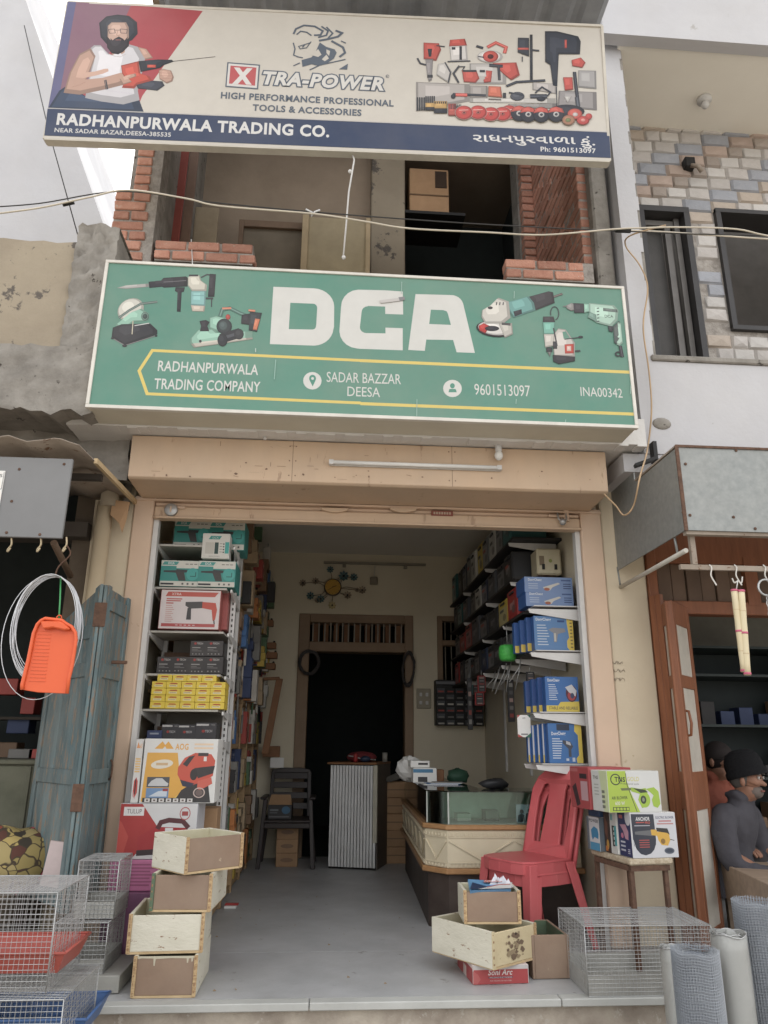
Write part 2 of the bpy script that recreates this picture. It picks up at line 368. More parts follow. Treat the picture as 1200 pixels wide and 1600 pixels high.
# ================================================================ SHOP SHELL
XL, XR, YB = -1.27, 1.76, 3.65
sb = thing('shop_building', 'narrow two storey hardware shop with beige ground floor walls', 'building', (.25, 0, 0))
def bp(n, mb, m, **k): return mb.build(n, m, sb, **k)
ZC = 3.29
bp('left_wall', MB().box(-1.335, XL, .06, YB, 0, ZC), INWALL)
bp('front_pillar', MB().box(-1.60, -1.337, -.02, .5, 0, 3.0), BEIGE, bevel=.01)
bp('front_pillar', MB().box(1.875, 2.165, -.02, .5, 0, 2.98), BEIGE, bevel=.01)
bp('right_wall', MB().box(XR, 1.84, .06, YB, 0, ZC), INWALL)
bp('header_wall', MB().box(-1.336, 1.874, .05, .2, 2.735, ZC), BEIGE)
bp('ceiling', MB().box(-1.6, 2.1, .05, YB+.2, ZC, ZC+.12), CEIL)
# back wall with doorway and window opening
dl, dr = at(483, 1020, YB).x, at(632, 1020, YB).x
dfl, dfr = at(468, 1000, YB).x, at(644, 1000, YB).x
dzt, dft = at(560, 1019, YB).z, at(560, 961, YB).z
wl = at(683, 1000, YB).x; wzt, wzb = at(690, 963, YB).z, at(690, 1085, YB).z
wr = wl+.62
b = MB()
b.box(-1.335, dfl, YB, YB+.2, 0, ZC); b.box(dfl, dfr, YB, YB+.2, dft, ZC)
b.box(dfr, wl, YB, YB+.2, 0, ZC); b.box(wl, wr, YB, YB+.2, 0, wzb); b.box(wl, wr, YB, YB+.2, wzt, ZC); b.box(wr, 1.84, YB, YB+.2, 0, ZC)
bp('back_wall', b, INWALL)
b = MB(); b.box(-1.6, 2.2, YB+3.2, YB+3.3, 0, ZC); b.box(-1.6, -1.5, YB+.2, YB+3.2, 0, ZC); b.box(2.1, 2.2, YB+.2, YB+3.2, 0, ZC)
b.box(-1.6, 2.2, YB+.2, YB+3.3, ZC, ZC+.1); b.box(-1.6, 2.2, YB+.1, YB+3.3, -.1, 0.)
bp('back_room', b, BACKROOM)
# apricot door frame strips of the shutter opening
b = MB(); b.box(-1.335, -1.205, -.035, .06, 0, 2.735); bp('shutter_jamb', b, ORANGE2, bevel=.006)
b = MB(); b.box(1.725, 1.872, -.035, .06, 0, 2.735); bp('shutter_jamb', b, ORANGE2, bevel=.006)
bp('channel', MB().box(-1.203, -1.17, .0, .058, 0, 2.62), WHITEM); bp('channel', MB().box(1.69, 1.723, .0, .058, 0, 2.62), WHITEM)
# balcony slab above and concrete parapet behind the signs
rnd = random.Random(5)
b = MB(); N = 60; xa, xb = -1.66, 2.02
for i in range(N):
    x0 = xa+(xb-xa)*i/N; x1 = xa+(xb-xa)*(i+1)/N; z = 3.012+rnd.uniform(-.006, .006)
    b.box(x0, x1+.0003*(i % 2), -.55-.0002*(i % 3), -.45, z, 3.2)
b.box(xa, xb, -.449, -.02, 3.018, 3.2); bp('balcony_slab', b, mat('lime_washed_slab', lin((214,212,208)), rough=.85, c2=lin((196,192,186)), scale=3, amt=1, bump=.3, bscale=18))
bp('parapet_wall', MB().box(-1.62, 2.0, -.35, -.23, 3.203, 4.35), GCONC)
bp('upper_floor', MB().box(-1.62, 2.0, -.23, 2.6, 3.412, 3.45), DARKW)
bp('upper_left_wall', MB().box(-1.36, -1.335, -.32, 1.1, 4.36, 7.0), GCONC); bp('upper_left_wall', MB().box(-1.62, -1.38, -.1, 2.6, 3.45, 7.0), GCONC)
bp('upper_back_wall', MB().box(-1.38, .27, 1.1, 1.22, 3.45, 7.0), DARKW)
pL, pR, dR = at(580, 300, 1.0).x, at(632, 300, 1.0).x, at(808, 300, 1.0).x
bp('upper_pillar', MB().box(pL, pR, .95, 1.22, 3.45, 7.0), OLDCREAM, bevel=.01)
bp('upper_back_wall', MB().box(dR, 2.0, 1.0, 1.22, 3.45, 7.0), GCONC)
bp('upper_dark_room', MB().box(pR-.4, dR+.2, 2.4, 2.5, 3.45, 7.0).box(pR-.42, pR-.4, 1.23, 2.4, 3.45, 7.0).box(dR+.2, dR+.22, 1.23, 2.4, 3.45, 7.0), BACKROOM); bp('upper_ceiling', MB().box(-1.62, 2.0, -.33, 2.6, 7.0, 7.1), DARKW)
bp('upper_right_wall', MB().box(1.93, 2.0, -.1, 2.6, 3.45, 7.0), GCONC)
# ---- bricks, each its own object
def brick_mesh(w, d, h, seed):
    r = random.Random(seed); bm = bmesh.new(); bmesh.ops.create_cube(bm, size=1)
    for v in bm.verts: v.co = Vector((v.co.x*w+r.uniform(-.004, .004), v.co.y*d+r.uniform(-.003, .003), v.co.z*h+r.uniform(-.004, .004)))
    bmesh.ops.bevel(bm, geom=list(bm.edges), offset=.006, segments=1, affect='EDGES')
    me = bpy.data.meshes.new('brick'); bm.to_mesh(me); bm.free(); me.materials.append(BRICK); return me
BM_ = [brick_mesh(.215, .11, .068, i) for i in range(5)]; BH_ = [brick_mesh(.11, .11, .068, 50+i) for i in range(4)]
def brick_wall(label, loc, rows, x0, x1, yf, z0, dep=.11, core=True, axis='X', group=None):
    t = thing('brick_wall', label, 'brick wall', loc, group); r = random.Random(int(x0*100)+rows)
    z = z0
    for k in range(rows):
        x = x0 + (0 if k % 2 else -.0); first = (k % 2 == 0)
        while x < x1-.04:
            L = .215 if not first else .11
            first = False
            if x+L > x1+.02: L = .11 if x1-x > .07 else 0
            if not L: break
            if L > x1-x+.03: L = x1-x
            me = r.choice(BM_ if L > .15 else BH_)
            sx = L/(.215 if L > .15 else .11)
            c = (x+L/2, yf+.055+r.uniform(-.007, .004), z+.034) if axis == 'X' else (yf+.055+r.uniform(-.007, .004), x+L/2, z+.034)
            inst(me, 'brick', t, c, (r.uniform(-.01, .01), r.uniform(-.012, .012), (0 if axis == 'X' else math.pi/2)+r.uniform(-.012, .012)), (sx, 1, 1))
            x += L+.018
        z += .083
    h = rows*.083-.008
    b = MB()
    if axis == 'X': b.box(x0+.004, x1-.006, yf+.012, yf+dep-.005, z0-.01, z0+h-.006)
    else: b.box(yf+.004, yf+dep-.005, x0+.004, x1-.006, z0-.01, z0+h-.006)
    b.build('mortar', MORTAR, t); return t
brick_wall('low raw brick parapet stub above the left end of the green sign', (-.95, -.35, 4.35), 2, -1.31, -.62, -.352, 4.385)
brick_wall('low raw brick parapet stub above the right end of the green sign', (1.5, -.35, 4.35), 2, 1.2, 1.86, -.352, 4.385)
brick_wall('wider lower half of the red brick pillar at the left of the upper floor', (-1.5, -.35, 4.35), 7, -1.625, -1.325, -.355, 4.362, dep=.2)
brick_wall('narrow upper half of the red brick pillar rising behind the top sign', (-1.45, -.33, 4.95), 22, -1.515, -1.325, -.335, 4.945, dep=.2)
brick_wall('shaded brick side wall seen inside the open upper floor on the right', (1.9, .4, 3.45), 28, -.26, .99, 1.82, 4.35, axis='Y')
brick_wall('shaded brick wall beside the dark doorway of the upper floor', (1.78, .95, 3.45), 26, dR+.01, 1.82, .88, 4.6)
# rough cement end of the parapet on the right
bp('cement_pier', MB().box(1.885, 2.015, -.353, -.11, 4.34, 7.0), GCONC, bevel=.015)
# tin roof over the upper floor: corrugated
rf = thing('roof_canopy', 'grey corrugated tin canopy jutting out above the top sign', 'roof', (.2, -.2, 6.15))
b = MB(); n = 84; x0, x1 = -1.36, 1.86; prof = []
for i in range(n+1):
    ph = (i % 6); z = 6.2+(.022 if ph in (0, 1) else 0); prof.append((x0+(x1-x0)*i/n, z))
for i in range(n):
    (a, za), (c, zc) = prof[i], prof[i+1]
    b.add([(a, -1.75, za+.05), (c, -1.75, zc+.05), (c, -.36, zc), (a, -.36, za), (a, -1.75, za+.052), (c, -1.75, zc+.052), (c, -.36, zc+.002), (a, -.36, za+.002)],
          [(0, 3, 2, 1), (4, 5, 6, 7), (0, 1, 5, 4)])
b.build('corrugated_sheet', ROOFT, rf)
for y in (-1.2, -.4): MB().box(-1.36, 1.86, y-.02, y+.02, 6.13, 6.17).build('purlin', GALVD, rf)

# ================================================================ RIGHT NEIGHBOUR
rb = thing('neighbour_building', 'white plastered building on the right with a stone tiled upper wall', 'building', (3.4, 0, 0))
def rp(n, mb, m, **k): return mb.build(n, m, rb, **k)
b = MB(); r = random.Random(3); zz = 3.0; K = 46
for i in range(K):
    z0 = 3.0+(8.6-3.0)*i/K; z1 = 3.0+(8.6-3.0)*(i+1)/K; j = r.uniform(-.012, .012) if z0 > 3.7 else 0
    b.box(2.045, 2.17+j+(.02 if z0 > 3.72 else .0), -.45-.0002*(i % 2), .3, z0, z1)
rp('corner_pier', b, WHITEW)
rp('cement_edge', MB().box(2.1, 2.205, -.44, .3, 3.7, 8.55), GCONC)
rp('parapet_wall', MB().box(2.17, 6.0, -.45, -.3, 3.0, 3.69), WHITEW)
rp('parapet_coping', MB().box(2.16, 6.0, -.47, -.28, 3.692, 3.735), GCONC, bevel=.008)
rp('slab_lip', MB().box(1.9, 6.0, -.44, .3, 2.87, 2.998), WHITEW)
rp('balcony_ceiling', MB().box(2.17, 6.0, -.55, .33, 6.5, 6.6), CEIL)
rp('upper_fascia', MB().box(2.0, 6.0, -.6, -.5, 6.48, 9.0), WHITEW)
TY = .3
w1 = [at(1000, 328, TY).x, at(1070, 328, TY).x, 4.1, at(1035, 326, TY).z]
w2 = [at(1120, 330, TY).x, 4.2, at(1148, 512, TY).z, at(1120, 330, TY).z]
W_ = MB()
for x0, x1, z0, z1 in ((2.2, w1[0], 3.7, 6.5), (w1[1], w2[0], 3.7, 6.5), (w1[0], w1[1], w1[3], 6.5), (w2[0], 6, w2[3], 6.5), (w2[0], 6, 3.7, w2[2]), (w2[1], 6, w2[2], w2[3])):
    W_.box(x0, x1, TY+.012, TY+.2, z0, z1)
rp('tiled_wall', W_, MORTAR)
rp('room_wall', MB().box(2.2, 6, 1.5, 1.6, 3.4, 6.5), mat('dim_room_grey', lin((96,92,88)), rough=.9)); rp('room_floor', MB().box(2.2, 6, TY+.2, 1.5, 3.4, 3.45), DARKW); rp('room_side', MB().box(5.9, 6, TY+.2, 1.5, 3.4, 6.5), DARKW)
tones = [((186,180,174), (164,158,152)), ((172,144,126), (150,124,108)), ((146,152,164), (122,130,144)), ((178,160,140), (156,138,120)), ((196,192,186), (178,174,168)), ((154,138,124), (132,118,106))]
TM = [mat('stone_tile_%s' % 'abcdef'[i], lin(a), rough=.6, c2=lin(c), scale=14, amt=1, bump=.35, bscale=26, rnd=.08) for i, (a, c) in enumerate([(tuple(v+(b-v)*.3 for v, b in zip(q, (184,176,168))) for q in pr2) for pr2 in tones])]
def stone_mesh(wd, h, seed):
    r = random.Random(seed); b = MB(); nx = 3; pts = []
    q = [(-wd/2, 0, -h/2), (wd/2, 0, -h/2), (wd/2, 0, h/2), (-wd/2, 0, h/2)]
    inn = [(x*.86+r.uniform(-.006, .006), -.014-r.uniform(0, .012), z*.8+r.uniform(-.004, .004)) for x, y, z in q]
    mid = (r.uniform(-.3, .3)*wd, -.024-r.uniform(0, .01), r.uniform(-.2, .2)*h)
    b.add(q+inn+[mid], [(0, 1, 5, 4), (1, 2, 6, 5), (2, 3, 7, 6), (3, 0, 4, 7), (4, 5, 8), (5, 6, 8), (6, 7, 8), (7, 4, 8)])
    return b
TMESH = {}
r = random.Random(11); z = 4.03; row = 0; cnt = 0
while z < 6.48:
    x = 2.215; h = .122; k = 0
    while x < 4.75:
        wd = [.21, .14, .26, .18, .23][(k*2+row*3) % 5]
        cx, cz = x+wd/2, z+h/2
        inside = lambda W, a=0: W[0]-.03 < cx+a < W[1]+.03 and W[2]-.02 < cz < W[3]+.02
        ok = not (inside(w1) or inside(w2) or inside(w1, wd*.42) or inside(w1, -wd*.42) or inside(w2, wd*.42) or inside(w2, -wd*.42))
        if ok and cnt < 299:
            ti = [0, 1, 4, 2, 5, 0, 3, 4, 2, 0][(k*3+row*7) % 10]; ti = 2 if z < 5.45 and ti in (1, 5) and r.random() < .6 else ti; key = (wd, ti, r.randrange(2))
            if key not in TMESH: TMESH[key] = stone_mesh(wd-.003, h-.003, hash(key) % 999).mesh('stone_tile', TM[ti])
            inst(TMESH[key], 'stone_tile', rb, (cx, TY+.012, cz)); cnt += 1
        x += wd; k += 1
    z += h; row += 1
DKST = mat('black_granite', lin((62,60,60)), rough=.4)
for W, nm in ((w1, 'window'), (w2, 'window')):
    f = MB()
    if W is w1:
        f.box(W[0]-.03, W[0]+.02, TY-.03, TY+.22, W[2], W[3]); f.box(W[1]-.03, W[1]+.02, TY-.03, TY+.22, W[2], W[3]); f.box(W[0]-.03, W[1]+.02, TY-.031, TY+.221, W[3]-.05, W[3]+.005)
    else:
        f.box(W[0]-.03, W[0]+.015, TY-.03, TY+.22, W[2], W[3]); f.box(W[0]-.03, W[1], TY-.031, TY+.221, W[3]-.03, W[3]+.01); f.box(W[0]-.03, W[1], TY-.031, TY+.221, W[2]-.03, W[2]+.01)
    fo = rp('window_frame', f, DKST)
    g = MB()
    if W is w1:
        a = W[0]+.02; c = W[1]-.03
        g.bar((c-.03, TY+.08, W[2]), (c-.03, TY+.08, W[3]-.05), .045); g.bar((c-.1, TY+.12, W[2]), (c-.1, TY+.12, W[3]-.05), .05); g.bar((a, TY+.1, W[3]-.09), (c, TY+.1, W[3]-.09), .05)
        g.build('inner_frame', mat('aluminium_frame', lin((120,116,112)), rough=.5, metal=.2), fo)
        rp('grey_board', MB().box(a-.02, c-.12, TY+.17, TY+.19, 3.7, W[3]-.12), mat('grey_board', lin((92,90,88)), rough=.8))
# cement patch, lamp holders on the neighbour
p = at(1034, 662, -.45)
MB().ball((p.x, -.45, p.z), .055, 14, sc=(1.2, .35, .8)).build('pipe_hole_patch', GCONC, rb)
p = at(1098, 140, -.05); c = thing('ceiling_lamp', 'bare bulb holder on the balcony ceiling of the tiled building', 'lamp', (p.x, p.y, 6.5))
MB().lathe([(.0, 6.5), (.06, 6.499), (.06, 6.47), (.0, 6.46)], (p.x, p.y, 0)).build('rose', WHITEM, c); MB().ball((p.x, p.y, 6.43), .035).build('bulb', WHITEM, c)
p = at(1076, 258, .27); c = thing('wall_socket_box', 'black junction box hanging open on the stone tiled wall', 'junction box', (p.x, .27, p.z))
MB().box(p.x-.05, p.x+.04, .22, .3, p.z-.05, p.z+.05).build('box', BLACKM, c, bevel=.006); MB().tube([(p.x, .24, p.z-.03), (p.x+.03, .18, p.z-.09), (p.x+.07, .2, p.z-.13)], .02).build('fitting', GALVD, c)
# ground floor of the right neighbour: lintel, louvre, dark room
b = MB(); b.box(2.18, 6, 1.9, 2.0, -.05, 2.9); b.box(5.9, 6, .1, 1.9, -.05, 2.9); b.box(2.1, 2.18, .1, 1.9, 0, 2.9); rp('shop_inner_wall', b, mat('green_grey_inner_wall', lin((112,108,96)), rough=.9))
rp('shop_inner_ceiling', MB().box(2.1, 6, .05, 2.0, 2.83, 2.869), CEIL); rp('shop_inner_floor', MB().box(2.1, 6, -.02, 2.0, -.02, .02), CONC)
zl, zh = at(1100, 945, 0).z, at(1100, 893, 0).z
rp('lintel', MB().box(2.17, 4.6, -.03, .08, zl-.07, zl+.02), WOODF, bevel=.005)
rp('door_post', MB().box(2.168, 2.235, -.04, .08, 0, 2.55), WOODF, bevel=.005)
rp('top_rail', MB().box(2.17, 4.6, -.03, .08, zh+.05, zh+.3), WOODF, bevel=.005)
for i in range(16):
    x = 2.25+i*.105
    rp('louvre_board', MB().box(x, x+.098, .0+(.012 if i % 2 else 0), .03+(.012 if i % 2 else 0), zl+.02, zh+.05), mat('dark_stained_board', lin((104,80,62)), rough=.6, rnd=.15), bevel=.003)
rp('lintel_post', MB().box(at(1160, 900, 0).x, at(1160, 900, 0).x+.09, -.035, .05, zl, zh+.1), WOODF)
def leaf(name, a, c, z0, z1, mfr, mpan, panes, label=None, parent=rb, th=.03, st=.045):
    """a door leaf standing between plan points a and c with stiles, rails and panels"""
    a = Vector((a[0], a[1], 0)); c = Vector((c[0], c[1], 0)); d = (c-a).normalized(); L = (c-a).length; n = Vector((-d.y, d.x, 0))
    def slab(u0, u1, zz0, zz1, t): return [a+d*u0-n*t/2+Vector((0, 0, zz0)), a+d*u1-n*t/2+Vector((0, 0, zz0)), a+d*u1+n*t/2+Vector((0, 0, zz0)), a+d*u0+n*t/2+Vector((0, 0, zz0)),
                                    a+d*u0-n*t/2+Vector((0, 0, zz1)), a+d*u1-n*t/2+Vector((0, 0, zz1)), a+d*u1+n*t/2+Vector((0, 0, zz1)), a+d*u0+n*t/2+Vector((0, 0, zz1))]
    b = MB(); b.hexa(slab(0, st, z0, z1, th)); b.hexa(slab(L-st, L, z0, z1, th))
    for (p0, p1), (q0, q1) in zip([(None, z0)]+panes, panes+[(z1, None)]):
        lo = p1 if p0 is not None else z0; hi = q0 if q1 is not None else z1
        if hi-lo > .003: b.hexa(slab(st, L-st, lo, hi, th*.92))
    o = b.build(name, mfr, parent, bevel=.003, label=label)
    for p0, p1 in panes:
        MB().hexa(slab(st, L-st, p0, p1, th*.35)).build('pane', mpan, o)
    return o
f0 = at(1043, 938, -.3); f1 = at(1074, 955, -.02)
pan = [(.12, .62), (.8, 1.42), (1.52, 1.86)]
pan = [(.14, .78), (1.0, 1.5), (1.58, 1.9)]
fd = thing('folding_door', 'varnished wooden folding door with pale panes standing open beside the tool shop', 'door', (2.25, -.15, 0))
lf = leaf('door_leaf', (2.235, -.03), (f0.x, f0.y+.01), .04, f0.z, WOODF, FROST, pan, parent=fd)
lf = leaf('door_leaf', (f0.x+.012, f0.y), (f1.x-.015, f1.y-.01), .04, f0.z, WOODF, FROST, pan, parent=fd)
pp = at(1066, 1130, -.24)
MB().tube([pp+Vector((0, -.0, .08)), pp+Vector((.03, -.04, .07)), pp+Vector((.035, -.05, 0)), pp+Vector((.03, -.04, -.07)), pp+Vector((0, 0, -.08))], .009, 8).build('handle', WOODF, lf)
leaf('narrow_leaf', (2.168, -.045), (2.205, -.13), .03, 2.12, WOODF, WOODF, [(.2, 1.0)], parent=fd)

# ================================================================ LEFT NEIGHBOUR
lb = thing('old_building', 'weathered building on the left with stained cream render and raw cement', 'building', (-2.6, 0, 0))
def lp(n, mb, m, **k): return mb.build(n, m, lb, **k)
def rough_sheet(mb, x0, x1, z0, z1, y, nx, nz, amp, seed, yb=None, top=0., bot=0.):
    r = random.Random(seed); v = []; f = []
    for j in range(nz+1):
        for i in range(nx+1):
            e = (top if j == nz else bot if j == 0 else 0)
            v.append((x0+(x1-x0)*i/nx, y+r.uniform(-amp, amp), z0+(z1-z0)*j/nz+(r.uniform(-e, e))))
    for j in range(nz):
        for i in range(nx): a = j*(nx+1)+i; f.append((a, a+1, a+nx+2, a+nx+1))
    mb.add(v, f, 0, True)
    if yb is not None:
        n = len(mb.v); tv = v[nz*(nx+1):]; mb.add(list(tv)+[(p[0], yb, p[2]) for p in tv], [(i, i+1, nx+2+i, nx+1+i) for i in range(nx)])
        bv = v[:nx+1]; mb.add(list(bv)+[(p[0], yb, p[2]+.1) for p in bv], [(i, i+1, nx+2+i, nx+1+i) for i in range(nx)])
    return mb
lp('rendered_wall', rough_sheet(MB(), -5, -1.66, 3.44, 4.22, -.70, 40, 12, .006, 2, yb=1.5, top=.008), OLDCREAM)
lp('cement_band', rough_sheet(MB(), -5, -1.45, 3.02, 3.45, -.735, 60, 10, .016, 3, yb=.2, top=.004, bot=.03), GCONC)
b = rough_sheet(MB(), -1.70, -1.44, 3.05, 4.34, -.72, 9, 34, .022, 4, yb=1.0, top=.015)
b.box(-1.695, -1.45, -.70, 1.0, 3.1, 4.325); lp('cement_pier', b, GCONC)
lp('wall_top', MB().box(-5, -1.7, -.69, 1.5, 3.2, 4.21), GCONC)
lp('soffit', rough_sheet(MB(), -5, -1.33, 2.75, 3.06, -.30, 30, 6, .03, 6, yb=.2), GCONC)
lp('soffit_slab', MB().box(-5, -1.34, -.70, .3, 3.06, 3.15), GCONC)
lp('side_wall', MB().box(-1.72, -1.605, .0, 1.8, 0, 3.0), mat('grimy_wall', lin((110,96,80)), rough=.95, c2=lin((78,66,54)), scale=4, amt=1))
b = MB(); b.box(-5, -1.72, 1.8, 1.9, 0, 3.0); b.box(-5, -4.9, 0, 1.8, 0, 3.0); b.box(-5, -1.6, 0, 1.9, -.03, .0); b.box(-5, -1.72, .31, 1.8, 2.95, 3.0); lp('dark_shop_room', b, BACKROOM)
lp('door_lintel', MB().box(-5, -1.60, -.1, .1, 2.42, 2.52), mat('dark_beam', lin((70,62,54)), rough=.9))
# the tall white building far left
tb = thing('white_tower_block', 'tall plain white building wall rising at the left edge against the sky', 'building', (-5, 3, 0))
a = at(165, 361, 2.0)
a1 = at(40, 0, 2.0); a0 = at(165, 361, 2.0)
MB().prism([(-14, -.4), (a0.x-.02, -.4), (a0.x, a0.z), (a1.x, a1.z), (a1.x-.5, a1.z+1.6), (-14, a1.z+1.6)], 2.0, 7.0).build('wall', WHITEW, tb)
MB().tube([at(38, 40, 1.9), at(75, 200, 1.7), at(124, 376, 1.2)], .006, 6).build('drip_wire', WIREK, tb)
# ================================================================ TOP SIGN
SKIN = (206,160,138); GR = (92,104,120); INKR = (214,84,74); INKK = (48,52,62); CREAM = (216,208,194)
P_TL, P_TR = at(107, 5, -1.02), at(940, 42, -1.14); P_BL, P_BR = at(70, 218, -.95), at(952, 253, -1.06)
ts = thing('shop_sign', 'tilted red and cream hoarding with a man holding a drill above the open upper floor', 'sign', tuple(P_BL))
u = (P_BR-P_BL); v0 = (P_TL-P_BL); wS = u.length; v = (v0-u.normalized()*v0.dot(u.normalized())); nrm = u.normalized().cross(v.normalized()); hS = v.length
BACKS = mat('sign_back_panel', lin((206,200,188)), rough=.5, c2=lin((196,188,176)), scale=3, amt=1)
# slab of the sign: quad front, 5 cm deep
q = [P_BL, P_BR, P_TR, P_TL]; dback = -nrm*.05
MB().hexa([q[0], q[1], q[1]+dback, q[0]+dback, q[3], q[2], q[2]+dback, q[3]+dback]).build('panel', BACKS, ts)
b = MB(); e = nrm*.008
for i in range(4):
    a, c = q[i], q[(i+1) % 4]; b.bar(a+e*.2-nrm*.02, c+e*.2-nrm*.02, .018, .06, up=nrm)
b.build('frame', mat('sign_frame_alloy', lin((196,188,172)), rough=.5), ts)
# print uses the quad itself: map px corners on the plane spanned by u,v (right end follows the true corners)
def toplane(P): d = P-P_BL; return (d.dot(u.normalized()), d.dot(v.normalized()))
cs = [toplane(P) for P in (P_TL, P_TR, P_BR, P_BL)]
class QPrint(Print):
    def __init__(s, px, uv, **k):
        Print.__init__(s, 1, 1, px, **k); s.H2 = None
        # homography px -> uv quad: px->unit, unit->uv
        s.uv = uv; s.G = homog(uv, 1, 1)
        G = Matrix(((s.G[0], s.G[1], s.G[2]), (s.G[3], s.G[4], s.G[5]), (s.G[6], s.G[7], 1))).inverted(); s.Gi = G
    def map(s, p):
        a = Print.map(s, p); q = s.Gi @ Vector((a[0], a[1], 1)); return (q.x/q.z, q.y/q.z)
p = QPrint([(107,5), (940,42), (952,253), (70,218)], cs, lift=.012, step=.00002)
NAVY = (52,68,104)
p.poly([(107,5), (940,42), (952,253), (70,218)], CREAM)
p.poly([(107,5), (205,10), (160,110), (120,175), (76,172)], (150,104,124))
p.poly([(205,10), (316,19), (222,152), (212,176), (110,174), (160,110)], (196,72,80))
p.poly([(107,5), (120,6), (90,173), (76,172)], (104,104,150))
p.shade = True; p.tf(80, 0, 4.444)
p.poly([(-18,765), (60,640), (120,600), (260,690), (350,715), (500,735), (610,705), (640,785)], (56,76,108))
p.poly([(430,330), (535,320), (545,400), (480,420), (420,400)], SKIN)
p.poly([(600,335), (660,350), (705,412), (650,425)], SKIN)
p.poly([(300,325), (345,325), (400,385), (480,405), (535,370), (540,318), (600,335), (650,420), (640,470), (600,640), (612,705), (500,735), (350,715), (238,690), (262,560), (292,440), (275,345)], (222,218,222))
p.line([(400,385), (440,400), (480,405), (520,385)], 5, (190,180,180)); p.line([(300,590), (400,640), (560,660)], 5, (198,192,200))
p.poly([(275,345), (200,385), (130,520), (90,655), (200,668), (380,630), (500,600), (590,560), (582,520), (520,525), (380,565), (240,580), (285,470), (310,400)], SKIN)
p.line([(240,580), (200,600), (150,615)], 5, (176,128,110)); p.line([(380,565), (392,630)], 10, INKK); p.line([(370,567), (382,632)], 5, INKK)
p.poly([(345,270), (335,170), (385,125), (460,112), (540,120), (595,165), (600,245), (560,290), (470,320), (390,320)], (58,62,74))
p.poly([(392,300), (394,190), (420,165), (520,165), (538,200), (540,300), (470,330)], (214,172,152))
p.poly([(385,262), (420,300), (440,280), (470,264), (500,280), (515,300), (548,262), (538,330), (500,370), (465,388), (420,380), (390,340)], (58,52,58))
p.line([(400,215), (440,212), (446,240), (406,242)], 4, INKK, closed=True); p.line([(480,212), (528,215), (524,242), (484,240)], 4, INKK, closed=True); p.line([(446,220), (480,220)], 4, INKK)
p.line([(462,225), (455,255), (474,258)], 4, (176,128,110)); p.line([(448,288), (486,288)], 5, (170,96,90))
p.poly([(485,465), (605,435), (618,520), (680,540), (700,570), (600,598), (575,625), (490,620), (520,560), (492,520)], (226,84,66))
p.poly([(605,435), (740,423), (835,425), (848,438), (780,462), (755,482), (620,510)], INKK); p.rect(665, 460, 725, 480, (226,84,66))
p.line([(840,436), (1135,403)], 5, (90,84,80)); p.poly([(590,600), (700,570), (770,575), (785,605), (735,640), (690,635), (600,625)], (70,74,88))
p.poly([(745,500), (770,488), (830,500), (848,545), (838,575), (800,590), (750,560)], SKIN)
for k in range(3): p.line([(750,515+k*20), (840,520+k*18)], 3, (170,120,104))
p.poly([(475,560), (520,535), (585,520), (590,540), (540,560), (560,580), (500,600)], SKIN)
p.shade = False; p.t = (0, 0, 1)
p.poly([(75.6,172.5), (951.2,209), (953.5,249), (70.5,214)], NAVY); p.line([(76,171.5), (950,208)], 1.6, (200,196,192))
p.text('RADHANPURWALA TRADING CO.', (89,196.5), (512,216), 16.5, (226,224,220), bold=.035)
p.text('NEAR SADAR BAZAR,DEESA-385535', (86,208.5), (266,216), 6.2, (214,212,208), bold=.02)
p.text('Ph: 9601513097', (843,238.5), (930,241.5), 7, (222,220,216), bold=.02)
p.text('\u0ab0\u0abe\u0aa7\u0aa8\u0aaa\u0ac1\u0ab0\u0ab5\u0abe\u0ab3\u0abe', (737,223), (898,227), 11.5, (226,224,220), bold=.015)
p.text('\u0a95\u0ac1\u0a82.', (906,229), (929,229), 11.5, (226,224,220), bold=.015)
p.tf(330, 30, 3.871)
p.poly([(93,268), (290,283), (277,433), (80,418)], GR); p.poly([(100,276), (281,290), (270,425), (88,411)], (226,222,216)); p.poly([(112,289), (268,301), (259,411), (102,398)], (214,84,88))
p.text('X', (122,392), (240,398), 85, (230,226,220), bold=.06)
p.text('TRA-POWER', (303,398), (1035,436), 72, (226,222,214), bold=.04, shear=.22, outline=(GR, .065))
p.text('R', (1052,356), (1062,357), 8, GR); p.ell(1058, 352, 10, 10, GR, hole=.8)
p.text('HIGH PERFORMANCE PROFESSIONAL', (52,486), (1095,535), 36, GR, bold=.03); p.text('TOOLS & ACCESSORIES', (243,560), (900,592), 36, GR, bold=.03)
for pts, wd in (([(492,97), (506,66), (555,44), (620,50), (668,78), (655,102), (615,104)], 12), ([(510,100), (535,80), (572,86), (600,106)], 9), ([(660,50), (700,78), (690,104), (640,117)], 11),
                ([(690,54), (728,92), (700,122)], 10), ([(745,75), (785,90), (760,112), (700,127), (645,137)], 14), ([(778,138), (808,152)], 8), ([(598,142), (570,180), (532,187), (522,172), (592,150)], 6),
                ([(490,150), (500,187), (492,225), (520,236), (548,241)], 8), ([(720,138), (790,177), (802,210), (768,236)], 14), ([(588,315), (650,285), (805,250)], 8), ([(490,290), (530,272)], 7), ([(560,160), (545,178)], 8)):
    p.line(pts, wd, GR)
p.poly([(540,255), (600,238), (620,215), (650,148), (690,175), (740,190), (752,210), (735,245), (700,270), (640,290), (600,280), (545,296)], GR)
p.poly([(600,225), (640,188), (660,222), (640,236)], CREAM); p.poly([(662,250), (690,222), (705,245), (680,262)], CREAM); p.poly([(690,190), (712,200), (706,230), (690,212)], CREAM); p.poly([(765,310), (820,276), (815,312)], GR)
